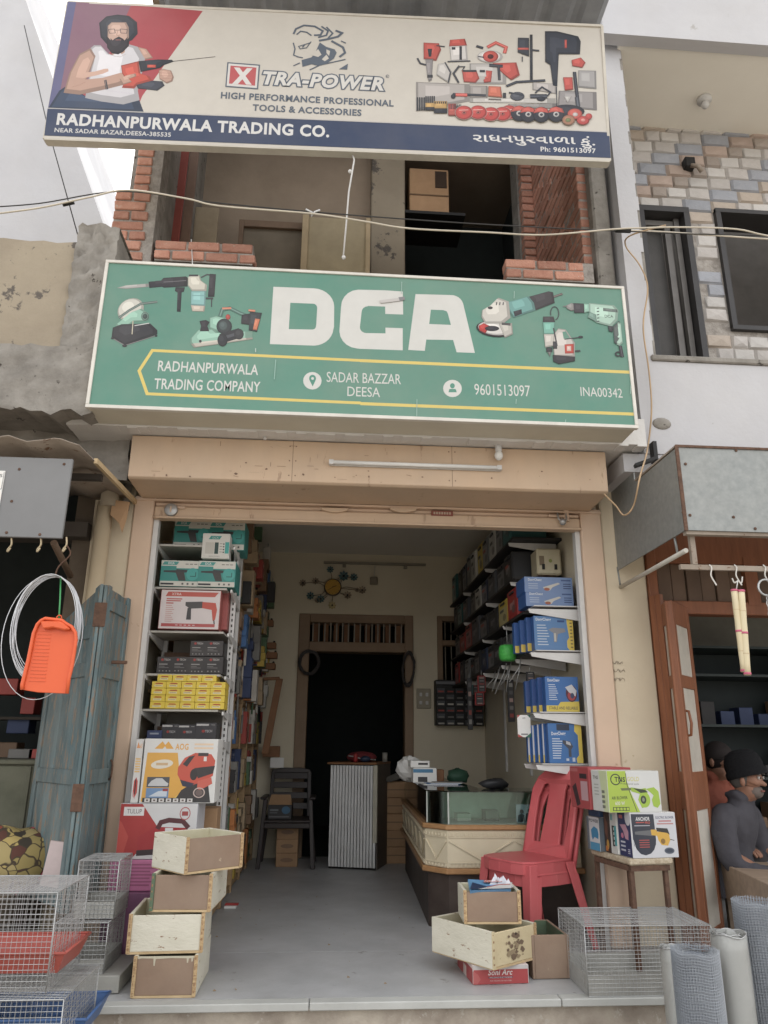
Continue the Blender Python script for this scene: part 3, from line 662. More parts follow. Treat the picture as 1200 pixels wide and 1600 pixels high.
# printed tool range
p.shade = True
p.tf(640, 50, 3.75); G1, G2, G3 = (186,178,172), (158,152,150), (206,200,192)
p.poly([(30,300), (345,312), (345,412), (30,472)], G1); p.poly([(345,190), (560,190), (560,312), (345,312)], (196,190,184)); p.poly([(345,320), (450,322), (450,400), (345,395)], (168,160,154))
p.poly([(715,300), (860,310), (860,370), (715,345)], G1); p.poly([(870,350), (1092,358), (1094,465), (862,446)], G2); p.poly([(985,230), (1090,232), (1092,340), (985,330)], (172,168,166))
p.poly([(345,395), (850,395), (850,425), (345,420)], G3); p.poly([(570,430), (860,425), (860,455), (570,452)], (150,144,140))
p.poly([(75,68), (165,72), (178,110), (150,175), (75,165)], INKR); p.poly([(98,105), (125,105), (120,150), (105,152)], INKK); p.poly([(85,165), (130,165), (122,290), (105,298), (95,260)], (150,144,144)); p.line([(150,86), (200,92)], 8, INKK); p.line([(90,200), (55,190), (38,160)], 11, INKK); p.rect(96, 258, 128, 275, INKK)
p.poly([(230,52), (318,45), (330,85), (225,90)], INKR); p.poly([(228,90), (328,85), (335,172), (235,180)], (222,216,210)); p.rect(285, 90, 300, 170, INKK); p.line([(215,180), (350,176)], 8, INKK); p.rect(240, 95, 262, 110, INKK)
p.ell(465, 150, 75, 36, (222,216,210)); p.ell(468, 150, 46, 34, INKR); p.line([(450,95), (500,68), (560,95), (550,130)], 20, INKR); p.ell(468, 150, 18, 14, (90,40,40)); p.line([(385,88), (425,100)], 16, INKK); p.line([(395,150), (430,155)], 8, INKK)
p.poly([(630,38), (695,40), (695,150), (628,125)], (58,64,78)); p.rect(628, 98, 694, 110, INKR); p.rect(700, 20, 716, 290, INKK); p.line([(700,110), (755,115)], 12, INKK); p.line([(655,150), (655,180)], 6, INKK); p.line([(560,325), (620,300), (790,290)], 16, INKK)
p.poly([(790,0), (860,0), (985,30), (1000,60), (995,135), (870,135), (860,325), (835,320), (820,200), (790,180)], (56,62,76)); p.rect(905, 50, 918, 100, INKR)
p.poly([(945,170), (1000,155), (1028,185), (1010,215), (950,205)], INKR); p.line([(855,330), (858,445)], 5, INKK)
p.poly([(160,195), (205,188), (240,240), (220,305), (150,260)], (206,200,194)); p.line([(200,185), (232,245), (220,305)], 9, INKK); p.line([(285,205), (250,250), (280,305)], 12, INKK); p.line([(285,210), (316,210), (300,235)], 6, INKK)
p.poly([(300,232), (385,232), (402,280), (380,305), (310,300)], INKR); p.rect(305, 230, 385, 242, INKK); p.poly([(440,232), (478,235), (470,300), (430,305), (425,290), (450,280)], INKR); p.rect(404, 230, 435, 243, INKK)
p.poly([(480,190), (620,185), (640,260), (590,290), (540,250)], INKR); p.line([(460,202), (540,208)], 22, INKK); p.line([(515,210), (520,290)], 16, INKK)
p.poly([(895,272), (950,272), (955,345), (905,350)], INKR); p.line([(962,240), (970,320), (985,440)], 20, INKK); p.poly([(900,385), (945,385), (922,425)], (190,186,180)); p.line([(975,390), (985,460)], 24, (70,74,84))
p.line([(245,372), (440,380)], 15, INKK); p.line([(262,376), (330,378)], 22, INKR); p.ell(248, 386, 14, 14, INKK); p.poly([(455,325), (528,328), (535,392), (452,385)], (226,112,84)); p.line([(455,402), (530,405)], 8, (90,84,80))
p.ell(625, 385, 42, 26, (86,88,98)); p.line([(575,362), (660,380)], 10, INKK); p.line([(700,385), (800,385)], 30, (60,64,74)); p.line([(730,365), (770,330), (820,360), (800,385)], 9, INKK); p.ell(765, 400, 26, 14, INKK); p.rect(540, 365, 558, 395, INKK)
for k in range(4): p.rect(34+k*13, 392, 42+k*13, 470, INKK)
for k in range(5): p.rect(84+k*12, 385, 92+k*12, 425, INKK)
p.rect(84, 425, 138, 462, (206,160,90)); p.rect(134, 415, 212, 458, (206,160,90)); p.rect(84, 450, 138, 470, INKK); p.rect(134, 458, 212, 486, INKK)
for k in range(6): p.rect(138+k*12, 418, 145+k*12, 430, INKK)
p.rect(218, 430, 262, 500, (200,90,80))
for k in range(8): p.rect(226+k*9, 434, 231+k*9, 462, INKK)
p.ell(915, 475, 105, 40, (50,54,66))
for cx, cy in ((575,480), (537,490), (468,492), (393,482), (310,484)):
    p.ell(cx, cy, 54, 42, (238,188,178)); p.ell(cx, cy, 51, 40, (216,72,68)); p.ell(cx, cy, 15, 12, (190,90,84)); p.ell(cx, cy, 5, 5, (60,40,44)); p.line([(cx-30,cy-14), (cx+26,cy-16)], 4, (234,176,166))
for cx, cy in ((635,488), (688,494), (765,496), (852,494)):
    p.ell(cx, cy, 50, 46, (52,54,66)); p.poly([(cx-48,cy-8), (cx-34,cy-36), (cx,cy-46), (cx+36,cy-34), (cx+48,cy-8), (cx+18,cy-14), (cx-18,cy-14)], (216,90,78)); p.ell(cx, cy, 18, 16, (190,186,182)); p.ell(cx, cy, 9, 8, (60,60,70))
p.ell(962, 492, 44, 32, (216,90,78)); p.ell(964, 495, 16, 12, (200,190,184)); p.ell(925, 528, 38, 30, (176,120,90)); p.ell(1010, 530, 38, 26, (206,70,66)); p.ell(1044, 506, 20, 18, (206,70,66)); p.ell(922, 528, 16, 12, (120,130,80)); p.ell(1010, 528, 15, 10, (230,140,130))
p.mb.v = list(p.mb.v); p.build(P_BL, u, v, ts)
# hanging string from the top sign
a = at(549, 236, -.98); c = at(536, 405, -.84)
hs_ = thing('hanging_string', 'knotted white string hanging between the two signs', 'string', tuple(c))
MB().tube([a, a+Vector((.02, -.01, -.08)), at(545, 300, -.95), at(541, 350, -.9), c], .006, 6).build('string', WHITEM, hs_)
MB().ball(at(547, 268, -.97), .014, 8).ball(at(537, 402, -.84), .014, 8).build('knot', WHITEM, hs_)

# ================================================================ GREEN SIGN BOX
gx0, gx1, gz0, gz1, gy = -1.464, 1.857, 3.024, 4.028, -.79
gs = thing('light_box_sign', 'long green light box sign with big white letters DCA over the shutter', 'sign', (.2, gy, gz0))
GB = mat('sign_box_metal', lin((206,200,180)), rough=.6, c2=lin((188,180,160)), scale=2, amt=1, c3=lin((136,124,106)), thresh=.67)
MB().box(gx0, gx1, gy, -.552, gz0, gz1).build('box', GB, gs, bevel=.004)
b = MB()
for x0, x1, z0, z1 in ((gx0-.006, gx1+.006, gz1-.014, gz1+.006), (gx0-.006, gx1+.006, gz0-.006, gz0+.016), (gx0-.006, gx0+.014, gz0+.016, gz1-.014), (gx1-.014, gx1+.006, gz0+.016, gz1-.014)):
    b.box(x0, x1, gy-.012, gy+.02, z0, z1)
b.build('frame', mat('sign_rim_white', lin((212,206,194)), rough=.5), gs, bevel=.002)
GREEN = mat('green_flex_banner', lin((84,138,118)), rough=.45, c2=lin((75,128,109)), scale=1.8, amt=1, bump=.06, bscale=6, c3=lin((104,156,136)), thresh=.69, dust=.2)
MINT = (150,200,176); KK = (56,54,60); WH = (222,220,212); YEL = (236,206,96)
p = Print(gx1-gx0, gz1-gz0, [(168,408), (975,450), (993,670), (135,635)], lift=.002, step=.00002)
p.poly([(168,408), (975,450), (993,670), (135,635)], GREEN)
def arc(cx, cy, rx, ry, a0, a1, n=7): return [(cx+rx*math.cos(R(a0+(a1-a0)*i/n)), cy+ry*math.sin(R(a0+(a1-a0)*i/n))) for i in range(n+1)]
p.tf(130, 400, 2.7907)
p.poly([(828,135), (1000,142)]+arc(1000,222,92,80,-88,0)+[(1090,310)]+arc(1000,312,88,80,5,88)+[(810,385)], WH, holes=[[(901,205), (998,209)]+arc(1000,227,18,18,-88,0,4)+[(1013,300)]+arc(996,306,16,16,0,90,4)+[(893,320)]])
p.t = (0, 0, 1)
p.poly([(629,456), (629,492), (601,491), (601,479.5), (574,478.5)]+arc(574,488,10,9,-90,-180,4)+[(561,512)]+arc(571,512,10,9,180,92,4)+[(601,521.5), (601,512.5), (628,513.5), (627.5,548), (560,545.5)]+arc(558,518,29,27,95,180,5)+[(532,480)]+arc(560,480,28,27,180,268,5)+[(600,454)], WH)
p.tf(560, 400, 2.6667)
p.poly([(237,160), (380,164)]+arc(385,212,52,48,-80,-12,5)+[(481,406), (405,403), (391,352), (279,350), (272,397), (203,393)], WH, holes=[[(300,225), (352,227), (366,232), (371,242), (383,289), (292,285)]])
p.line([(0,437), (1138,488)], 14, YEL); p.line([(0,616), (1152,663)], 14, YEL)
p.tf(130, 400, 2.7907)
p.line([(1202,457), (300,412), (242,500), (276,600), (1202,642)], 13, YEL)
p.text('RADHANPURWALA', (322,500), (757,519), 43, WH, bold=.012); p.text('TRADING COMPANY', (305,578), (765,594), 44, WH, bold=.012)
p.ell(993, 545, 40, 38, WH); p.ell(994, 535, 15, 16, (84,154,130)); p.poly([(980,541), (1008,541), (994,570)], (84,154,130)); p.ell(994, 535, 6, 6, WH)
p.t = (0, 0, 1)
p.text('SADAR BAZZAR', (508,597), (624,601), 15.5, WH); p.text('DEESA', (540,619), (591,621), 14.5, WH)
p.tf(560, 400, 2.6667)
p.ell(385, 554, 39, 36, WH); p.ell(385, 543, 10, 11, (84,154,130)); p.poly([(368,570), (372,556), (398,556), (403,570)], (84,154,130))
p.text('9601513097', (477,580), (710,588), 45, WH); p.text('INA00342', (921,586), (1096,594), 37, WH)
# printed tools
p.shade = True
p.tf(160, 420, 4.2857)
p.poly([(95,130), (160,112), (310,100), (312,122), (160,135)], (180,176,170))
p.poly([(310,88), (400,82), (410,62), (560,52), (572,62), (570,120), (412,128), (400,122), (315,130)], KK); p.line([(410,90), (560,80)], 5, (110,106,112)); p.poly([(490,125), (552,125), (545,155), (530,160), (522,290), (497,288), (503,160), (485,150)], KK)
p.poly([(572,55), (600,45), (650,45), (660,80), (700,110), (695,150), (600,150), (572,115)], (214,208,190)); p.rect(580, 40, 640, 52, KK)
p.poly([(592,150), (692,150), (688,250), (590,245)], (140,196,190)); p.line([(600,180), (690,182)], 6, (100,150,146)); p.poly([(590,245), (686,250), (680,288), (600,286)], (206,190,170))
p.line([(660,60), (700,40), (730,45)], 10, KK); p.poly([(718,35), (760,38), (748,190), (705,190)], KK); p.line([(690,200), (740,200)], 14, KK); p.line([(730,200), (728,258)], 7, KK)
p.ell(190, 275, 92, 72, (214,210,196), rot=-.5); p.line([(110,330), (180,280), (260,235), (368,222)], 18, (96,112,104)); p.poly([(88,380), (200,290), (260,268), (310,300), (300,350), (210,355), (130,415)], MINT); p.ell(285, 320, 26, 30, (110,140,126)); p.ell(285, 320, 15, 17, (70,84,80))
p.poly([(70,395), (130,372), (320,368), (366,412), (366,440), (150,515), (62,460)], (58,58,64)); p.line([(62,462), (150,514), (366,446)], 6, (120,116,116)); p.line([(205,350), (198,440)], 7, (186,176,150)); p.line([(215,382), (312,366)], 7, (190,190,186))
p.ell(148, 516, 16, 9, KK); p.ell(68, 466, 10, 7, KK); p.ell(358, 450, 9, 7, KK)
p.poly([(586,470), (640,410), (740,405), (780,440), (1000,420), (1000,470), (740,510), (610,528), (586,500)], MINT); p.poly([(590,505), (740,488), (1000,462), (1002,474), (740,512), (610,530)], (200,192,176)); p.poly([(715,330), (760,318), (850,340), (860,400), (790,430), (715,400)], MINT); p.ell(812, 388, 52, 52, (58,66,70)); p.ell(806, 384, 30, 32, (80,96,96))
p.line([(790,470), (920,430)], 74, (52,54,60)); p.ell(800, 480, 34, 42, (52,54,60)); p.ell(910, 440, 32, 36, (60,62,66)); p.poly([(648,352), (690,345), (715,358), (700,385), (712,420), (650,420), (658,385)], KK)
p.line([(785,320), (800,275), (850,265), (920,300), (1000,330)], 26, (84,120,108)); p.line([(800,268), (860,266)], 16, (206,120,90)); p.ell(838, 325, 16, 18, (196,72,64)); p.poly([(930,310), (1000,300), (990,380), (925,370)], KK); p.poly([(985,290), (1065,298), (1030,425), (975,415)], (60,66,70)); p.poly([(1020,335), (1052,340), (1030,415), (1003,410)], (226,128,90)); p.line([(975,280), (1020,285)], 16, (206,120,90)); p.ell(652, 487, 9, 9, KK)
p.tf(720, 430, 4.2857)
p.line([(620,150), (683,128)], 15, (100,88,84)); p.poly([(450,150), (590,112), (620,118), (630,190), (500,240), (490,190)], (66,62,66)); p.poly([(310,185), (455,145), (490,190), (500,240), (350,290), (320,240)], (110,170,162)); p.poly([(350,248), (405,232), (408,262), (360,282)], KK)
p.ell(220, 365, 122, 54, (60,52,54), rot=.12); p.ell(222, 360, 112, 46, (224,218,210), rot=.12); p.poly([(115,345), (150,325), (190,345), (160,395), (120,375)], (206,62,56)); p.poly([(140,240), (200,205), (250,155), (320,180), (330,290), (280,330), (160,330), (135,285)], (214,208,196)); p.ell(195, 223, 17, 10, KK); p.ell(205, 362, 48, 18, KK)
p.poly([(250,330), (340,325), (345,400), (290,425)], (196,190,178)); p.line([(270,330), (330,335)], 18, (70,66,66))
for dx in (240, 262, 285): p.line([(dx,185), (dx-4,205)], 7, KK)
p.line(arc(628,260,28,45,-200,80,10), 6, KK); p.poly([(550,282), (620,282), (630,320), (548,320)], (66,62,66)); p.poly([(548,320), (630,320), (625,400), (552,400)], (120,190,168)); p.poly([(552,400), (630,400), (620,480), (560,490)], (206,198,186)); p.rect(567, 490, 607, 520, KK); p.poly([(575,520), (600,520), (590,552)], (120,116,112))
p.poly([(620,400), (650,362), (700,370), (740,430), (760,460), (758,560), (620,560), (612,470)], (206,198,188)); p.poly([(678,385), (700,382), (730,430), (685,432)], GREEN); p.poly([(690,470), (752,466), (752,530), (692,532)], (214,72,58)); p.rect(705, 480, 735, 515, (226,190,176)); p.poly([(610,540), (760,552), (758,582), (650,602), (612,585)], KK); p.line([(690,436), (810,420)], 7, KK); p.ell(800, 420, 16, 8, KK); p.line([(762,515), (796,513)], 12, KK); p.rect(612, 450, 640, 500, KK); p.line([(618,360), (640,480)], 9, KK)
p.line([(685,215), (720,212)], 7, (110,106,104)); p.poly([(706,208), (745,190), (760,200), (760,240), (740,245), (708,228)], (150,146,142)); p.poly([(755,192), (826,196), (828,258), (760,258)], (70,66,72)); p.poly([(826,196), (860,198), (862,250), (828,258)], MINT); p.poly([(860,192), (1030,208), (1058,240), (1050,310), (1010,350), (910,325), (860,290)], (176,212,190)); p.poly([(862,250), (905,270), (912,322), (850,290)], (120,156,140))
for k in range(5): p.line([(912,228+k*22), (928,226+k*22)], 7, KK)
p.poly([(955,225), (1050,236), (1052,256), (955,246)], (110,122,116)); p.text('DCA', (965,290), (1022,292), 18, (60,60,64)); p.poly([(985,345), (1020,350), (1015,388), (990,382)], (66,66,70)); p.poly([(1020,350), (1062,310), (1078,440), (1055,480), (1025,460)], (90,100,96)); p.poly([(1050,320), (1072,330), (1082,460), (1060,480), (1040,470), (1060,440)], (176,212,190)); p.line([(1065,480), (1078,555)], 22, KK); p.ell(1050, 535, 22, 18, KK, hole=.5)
# scuffs and a torn sticker
p.shade = False
p.tf(560, 400, 2.6667)
for x, y0, y1 in ((650,150,180), (236,600,670), (855,686,700), (650,600,620), (1130,540,580), (180,110,160)): p.line([(x,y0), (x-2,y1)], 2.5, (170,206,190))
p.poly([(85,188), (165,178), (170,190), (90,200)], (206,200,194)); p.poly([(165,175), (190,172), (192,186), (170,190)], (140,138,140))
p.tf(130, 400, 2.7907); p.line([(835,455), (828,540)], 4, (150,196,178)); p.line([(748,405), (748,422)], 4, (196,214,200))
p.build((gx0+.014, gy-.0005, gz0+.016) if False else (gx0, gy-.001, gz0), (1, 0, 0), (0, 0, 1), gs, name='banner_print')

# ================================================================ SHUTTER HOUSING, BOTTOM BAR, LOCKS, TUBE
sh = thing('rolling_shutter', 'apricot painted rolling shutter housing with its raised bottom bar and two locks', 'shutter', (.25, -.2, 2.6))
b = MB(); b.prism([(-.42, 2.735), (-.42, 3.0115), (-.04, 3.0115), (-.04, 2.72), (-.05, 2.715), (-.40, 2.722)], -1.29, 1.79, plane='YZ'); b.build('housing', ORANGE, sh, bevel=.012, seg=2)
hp = Print(3.08, .28, lift=.0006); hp.t = (0, 0, 1); hp.H = homog([(0, 0), (3.08, 0), (3.08, .28), (0, .28)], 3.08, .28); r_ = random.Random(14)
for x in (1.02, 2.05): hp.line([(x, .0), (x, .28)], .003, (140,112,86)); [hp.ell(x+dx, y, .005, .005, (150,120,92), n=8) for dx in (-.02, .02) for y in (.04, .14, .24)]
for k in range(46): x, y, L_ = r_.uniform(.05, 3.0), r_.uniform(.02, .26), r_.uniform(.01, .07); a_ = r_.choice((0, 0, 1.57, .4)); hp.line([(x, y), (x+L_*math.cos(a_), min(.278, y+L_*.5*math.sin(a_)))], r_.uniform(.0012, .003), r_.choice([(158,124,94), (212,184,150), (146,116,90)]))
for k in range(16): x, y, q = r_.uniform(.05, 3.0), r_.uniform(.14, .27), r_.uniform(.003, .010); hp.poly([(x+q*r_.uniform(.5, 1.3)*math.cos(j), y+q*r_.uniform(.4, 1)*math.sin(j)) for j in (0, 1, 2, 3, 4, 5)], (134,100,76))
hp.build((-1.29, -.4202, 2.733), (1, 0, 0), (0, 0, 1), sh, name='scuffs')
MB().box(-1.335, 1.872, -.045, .045, 2.70, 2.7135).build('trim', ORANGE2, sh)
MB().box(-1.203, 1.723, -.012, .03, 2.672, 2.698).build('curtain_slat', ORANGE2, sh, bevel=.006)
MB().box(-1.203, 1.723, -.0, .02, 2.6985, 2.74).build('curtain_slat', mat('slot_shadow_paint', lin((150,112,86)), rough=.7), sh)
MB().box(-1.203, 1.723, -.03, .025, 2.59, 2.668).build('bottom_bar', ORANGE, sh, bevel=.008)
MB().box(-1.203, 1.723, -.05, .03, 2.578, 2.592).build('bottom_lip', ORANGE, sh, bevel=.004)
for px_ in (523, 630):
    c = at(px_, 797, -.04); MB().prism([(c.x-.095, c.z+.012)]+[(c.x-.085+.17*i/8, c.z-.016*math.sin(math.pi*i/8)-.004) for i in range(9)]+[(c.x+.095, c.z+.012)], -.055, -.028).build('handle', ORANGE, sh, bevel=.003)
c = at(691, 802, -.035); lab = MB().box(c.x-.075, c.x+.075, -.036, -.03, c.z-.018, c.z+.018).build('name_plate', mat('dark_red_plate', lin((140,70,56)), rough=.5), sh)
q_ = Print(.13, .026, lift=.0015); q_.tf(0, 0, 1)
for k in range(7): q_.rect(.004+k*.018, .004, .016+k*.018, .022, (206,176,150))
q_.build((c.x-.065, -.037, c.z-.013), (1, 0, 0), (0, 0, 1), sh)
c = at(267, 796, -.05); l = MB(); l.lathe([(0, -.055), (.038, -.055), (.044, -.05), (.044, -.03), (0, -.03)], (c.x, 0, c.z), axis='Y'); l.build('round_lock', STEEL, sh); MB().box(c.x-.005, c.x+.005, -.06, -.05, c.z-.02, c.z+.02).box(c.x-.02, c.x+.09, -.045, -.03, c.z+.01, c.z+.025).build('bolt', ORANGE2, sh)
c = at(878, 812, -.05); l = MB(); l.tube([(c.x-.03, -.05, c.z+.05), (c.x-.03, -.07, c.z), (c.x+.0, -.07, c.z-.04), (c.x+.03, -.06, c.z), (c.x+.03, -.05, c.z+.05)], .006, 6); l.ball((c.x, -.065, c.z-.02), .025, 10); l.build('round_lock', STEEL, sh)
MB().box(c.x-.09, c.x+.12, -.048, -.03, c.z+.02, c.z+.035).box(c.x+.02, c.x+.05, -.055, -.03, c.z-.01, c.z+.07).build('bolt', ORANGE2, sh)
tl = thing('tube_light', 'unlit white tube batten across the apricot shutter housing', 'light', tuple(at(648, 728, -.44)))
a, c = at(514, 724, -.44), at(783, 731, -.44); a.z = c.z = (a.z+c.z)/2
MB().box(a.x, c.x, -.438, -.421, a.z-.016, a.z+.016).build('batten', WHITEM, tl, bevel=.003); MB().tube([(a.x+.03, -.452, a.z), (c.x-.03, -.452, a.z)], .013, 10).build('tube', WHITEC, tl); MB().box(a.x, a.x+.03, -.462, -.438, a.z-.015, a.z+.015).box(c.x-.03, c.x, -.462, -.438, a.z-.015, a.z+.015).build('end_cap', WHITEM, tl)
c = at(779, 705, -.47); bl = thing('bulb_holder', 'small white bulb in a holder at the right of the tube light', 'light bulb', (c.x, -.47, c.z))
MB().lathe([(0, .05), (.022, .05), (.022, .0), (.018, -.005), (0, -.005)], (c.x, -.47, c.z), n=14).build('holder', WHITEM, bl); MB().ball((c.x, -.47, c.z-.03), .028, 12, sc=(1, 1, 1.2)).build('bulb', WHITEC, bl)
c = at(414, 684, -.46); MB().ball((c.x, -.45, c.z), .013, 8).build('cable_clip', WHITEM, label='tiny white cable clip under the left half of the green sign', cat='clip')

# ================================================================ OVERHEAD WIRES, PIPES
def wire(name, pts, r, m, label): return MB().tube(sm(pts), r, 6).build(name, m, label=label, cat='cable')
def sm(pts, n=6):
    P = [Vector(p) for p in pts]; o = []
    for i in range(len(P)-1):
        a = P[max(i-1, 0)]; b_ = P[i]; c = P[i+1]; d = P[min(i+2, len(P)-1)]
        for k in range(n):
            t = k/n; o.append(.5*((2*b_)+(c-a)*t+(2*a-5*b_+4*c-d)*t*t+(3*b_-a-3*c+d)*t**3))
    return o+[P[-1]]
YW = -1.0
wire('overhead_cable', [at(-40,338,YW), at(60,325,YW), at(140,308,YW), at(200,297,YW), at(290,310,YW), at(345,322,YW), at(490,334,YW), at(570,346,YW), at(640,357,YW), at(760,363,YW), at(850,367,YW), at(960,358,YW), at(1010,356,YW), at(1060,355,YW), at(1150,358,YW), at(1240,372,YW), at(1500,372,YW), at(1900,340,YW)], .0055, WIREW, 'thick pale cable strung right across the open upper floor')
wire('overhead_cable', [at(-40,325,YW+.03), at(60,318,YW+.03), at(190,299,YW+.03), at(330,316,YW+.03), at(500,332,YW+.03), at(700,347,YW+.03), at(860,356,YW+.03), at(970,361,YW+.03), at(1100,366,YW+.03), at(1240,368,YW+.03), at(1500,366,YW+.03), at(1900,334,YW+.03)], .004, WIREK, 'thin dark cable running just above the thick pale one')
wire('overhead_cable', [at(968,360,-.75), at(1030,362,-.75), at(1120,368,-.75), at(1240,375,-.75), at(1500,380,-.75), at(1900,350,-.75)], .006, WIREW, 'pale cable crossing in front of the tall window of the tiled wall')
wire('drop_cable', [at(1040,352,-.9), at(985,368,-.7), at(978,385,-.5), at(1000,415,-.5), at(1012,450,-.5), at(1005,510,-.5), at(1014,580,-.5), at(1018,640,-.5), at(1012,700,-.5), at(1000,745,-.9), at(990,790,-.8), at(975,805,-.7), at(962,790,-.5), at(944,772,-.43)], .0055, mat('ochre_cable', lin((190,156,116)), rough=.6), 'ochre cable dropping down the white corner pier and looping by the tin awning')
jb = thing('cable_joint', 'taped black joint on the cables at the white corner pier', 'cable joint', tuple(at(972, 360, -.98)))
MB().tube([at(962,360,-.98), at(985,361,-.98)], .014, 8).build('tape', BLACKM, jb)
jb = thing('cable_joint', 'black tape joint on the cables beside the far left drip wire', 'cable joint', tuple(at(107, 318, -.98)))
MB().tube([at(98,320,-.98), at(116,316,-.98)], .012, 8).build('tape', BLACKM, jb)
jb = thing('cable_tie', 'twisted white tie on the cable over the cupboard boards', 'cable tie', tuple(at(488, 330, -.98)))
MB().tube([at(478,327,-.98), at(488,332,-.98), at(486,338,-.98), at(492,331,-.98), at(500,328,-.98)], .006, 6).build('tie', WHITEM, jb)
wire('string', [at(299,374,-.36), at(300,395,-.38), at(301,414,-.8)], .004, WHITEM, 'short white string hanging over the left brick parapet')
# drain pipe on the left pillar
dp = thing('drain_pipe', 'cream painted drain pipe running down the left pillar', 'pipe', (-1.44, -.1, 0))
px0 = at(157, 850, -.1).x
MB().tube([(px0, -.09, 0), (px0, -.09, 2.66)], .052, 16).build('lower_pipe', PIPE, dp)
MB().tube([(px0+.03, -.12, 2.62), (px0+.03, -.12, 3.02)], .058, 16).build('upper_pipe', OLDCREAM, dp); MB().tube([(px0, -.09, 1.86), (px0, -.09, 1.9)], .06, 16).build('coupling', PIPE, dp)
for (n_, x_) in (('thin_pipe', px0+.12),): MB().tube([(x_, -.06, 2.62), (x_, -.06, 3.0)], .025, 10).build(n_, GCONC, dp)

# ================================================================ UPPER FLOOR STORAGE
REDW = mat('faded_red_board', lin((172,84,74)), rough=.7, c2=lin((150,70,62)), scale=4, amt=1)
def leanboard(name, label, cat, xa, xb, y, z0, z1, m, th=.03, lean=.05):
    t = MB(); t.hexa([(xa, y, z0), (xb, y, z0), (xb, y+th, z0), (xa, y+th, z0), (xa, y+lean, z1), (xb, y+lean, z1), (xb, y+lean+th, z1), (xa, y+lean+th, z1)]); return t.build(name, m, label=label, cat=cat, bevel=.004)
leanboard('red_board', 'narrow red board standing just right of the brick pillar upstairs', 'board', at(246,320,.1).x, at(259,320,.1).x, .1, 3.455, 6.5, REDW)
leanboard('red_board', 'wider red board standing second from the brick pillar upstairs', 'board', at(268,320,.12).x, at(284,320,.12).x, .12, 3.455, 6.5, REDW)
leanboard('plank', 'dull brown plank beside the wider red board upstairs', 'plank', at(286,320,.14).x, at(300,320,.14).x, .14, 3.455, 6.4, mat('dull_plank', lin((140,112,96)), rough=.8))
c0 = at(305, 320, .25); leanboard('carton_sheet', 'pale flat carton standing among the planks upstairs', 'cardboard', c0.x, at(342,320,.25).x, .25, 3.455, c0.z, mat('pale_carton', lin((176,160,134)), rough=.85), lean=.02)
c0 = at(378, 345, .7); cu = thing('cupboard_back', 'brown plywood cupboard back with a rail leaning upstairs left of the beige door', 'cupboard', (c0.x, .7, 3.455))
x1 = at(474, 345, .7).x; MB().box(c0.x, x1, .72, .75, 3.46, c0.z).build('panel', mat('olive_ply', lin((128,116,98)), rough=.8), cu)
MB().box(c0.x-.02, c0.x+.02, .69, .76, 3.46, c0.z+.01).box(c0.x+.021, x1, .69, .76, c0.z-.06, c0.z+.01).build('frame', mat('brown_frame', lin((132,106,84)), rough=.7), cu, bevel=.003)
c0 = at(474, 336, .6); c1 = at(579, 342, .6); do = thing('stored_door', 'beige flush door leaning beside the plastered column upstairs', 'door', (c0.x, .6, 3.455))
MB().box(c0.x, c1.x, .62, .65, 3.46, c0.z).build('panel', mat('beige_flush_door', lin((182,164,126)), rough=.7, dust=.2), do)
MB().box(c0.x-.005, c0.x+.05, .6, .66, 3.46, c0.z+.01).box(c1.x-.04, c1.x, .6, .66, 3.46, c0.z+.01).build('edge_strip', mat('beige_edge', lin((196,172,132)), rough=.7), do, bevel=.003)
c0 = at(640, 262, 1.0); c1 = at(702, 335, 1.0)
bx_ = thing('carton', 'large brown carton propped high in the dark upstairs doorway', 'carton', ((c0.x+c1.x)/2, 1.2, c1.z))
ct = MB().box(c0.x, c1.x, 1.0, 1.4, c1.z, c0.z); ct.build('carton_body', CARD, bx_, bevel=.006); MB().box(c0.x+.25, c1.x-.02, .992, 1.0, c1.z+.3, c0.z-.03).build('opening', mat('carton_inside', lin((70,54,42)), rough=.9), bx_); MB().box(c0.x-.002, c1.x+.002, .994, .999, c1.z+.2, c1.z+.215).build('fold', mat('carton_fold', lin((120,92,66)), rough=.9), bx_)
MB().box(c0.x-.05, c1.x+.15, .97, 1.45, c1.z-.03, c1.z).build('shelf_board', BLACKM, label='dark shelf board under the large carton upstairs', cat='shelf')
# ================================================================ CARTONS WITH PRINTS
def carton(name, label, cat, x0, x1, y0, y1, z0, z1, m, front=None, left=None, group=None, bev=.003):
    t = thing(name, label, cat, ((x0+x1)/2, (y0+y1)/2, z0), group)
    MB().box(x0, x1, y0, y1, z0, z1).build('box', m, t, bevel=bev)
    t.rotation_euler.z = random.Random(int(abs(x0*977+z0*3571+y0*131)*10)).uniform(-.022, .022)*(.4 if 'yellow' in name else 1)
    if front:
        p = Print(x1-x0, z1-z0, [(0, 0), (100, 0), (100, 100), (0, 100)]); front(p); p.build((x0, y0, z0), (1, 0, 0), (0, 0, 1), t)
    if left:
        p = Print(y1-y0, z1-z0, [(0, 0), (100, 0), (100, 100), (0, 100)]); left(p); p.build((x0, y1, z0), (0, -1, 0), (0, 0, 1), t, name='side_print')
    return t
def fb(px0, py0, px1, py1, Y):      # front rectangle of a thing whose face stands at depth Y
    a = at(px0, py0, Y); c = at(px1, py1, Y); return a.x, c.x, c.z, a.z
def fcarton(name, label, cat, px, Y, d, m, front=None, left=None, group=None, z0=None):
    x0, x1, a, c = fb(*px, Y)
    return carton(name, label, cat, x0, x1, Y, Y+d, a if z0 is None else z0, c, m, front, left, group)
TEALP = (48,150,140); LGREY = (206,202,190); DK = (50,50,56)
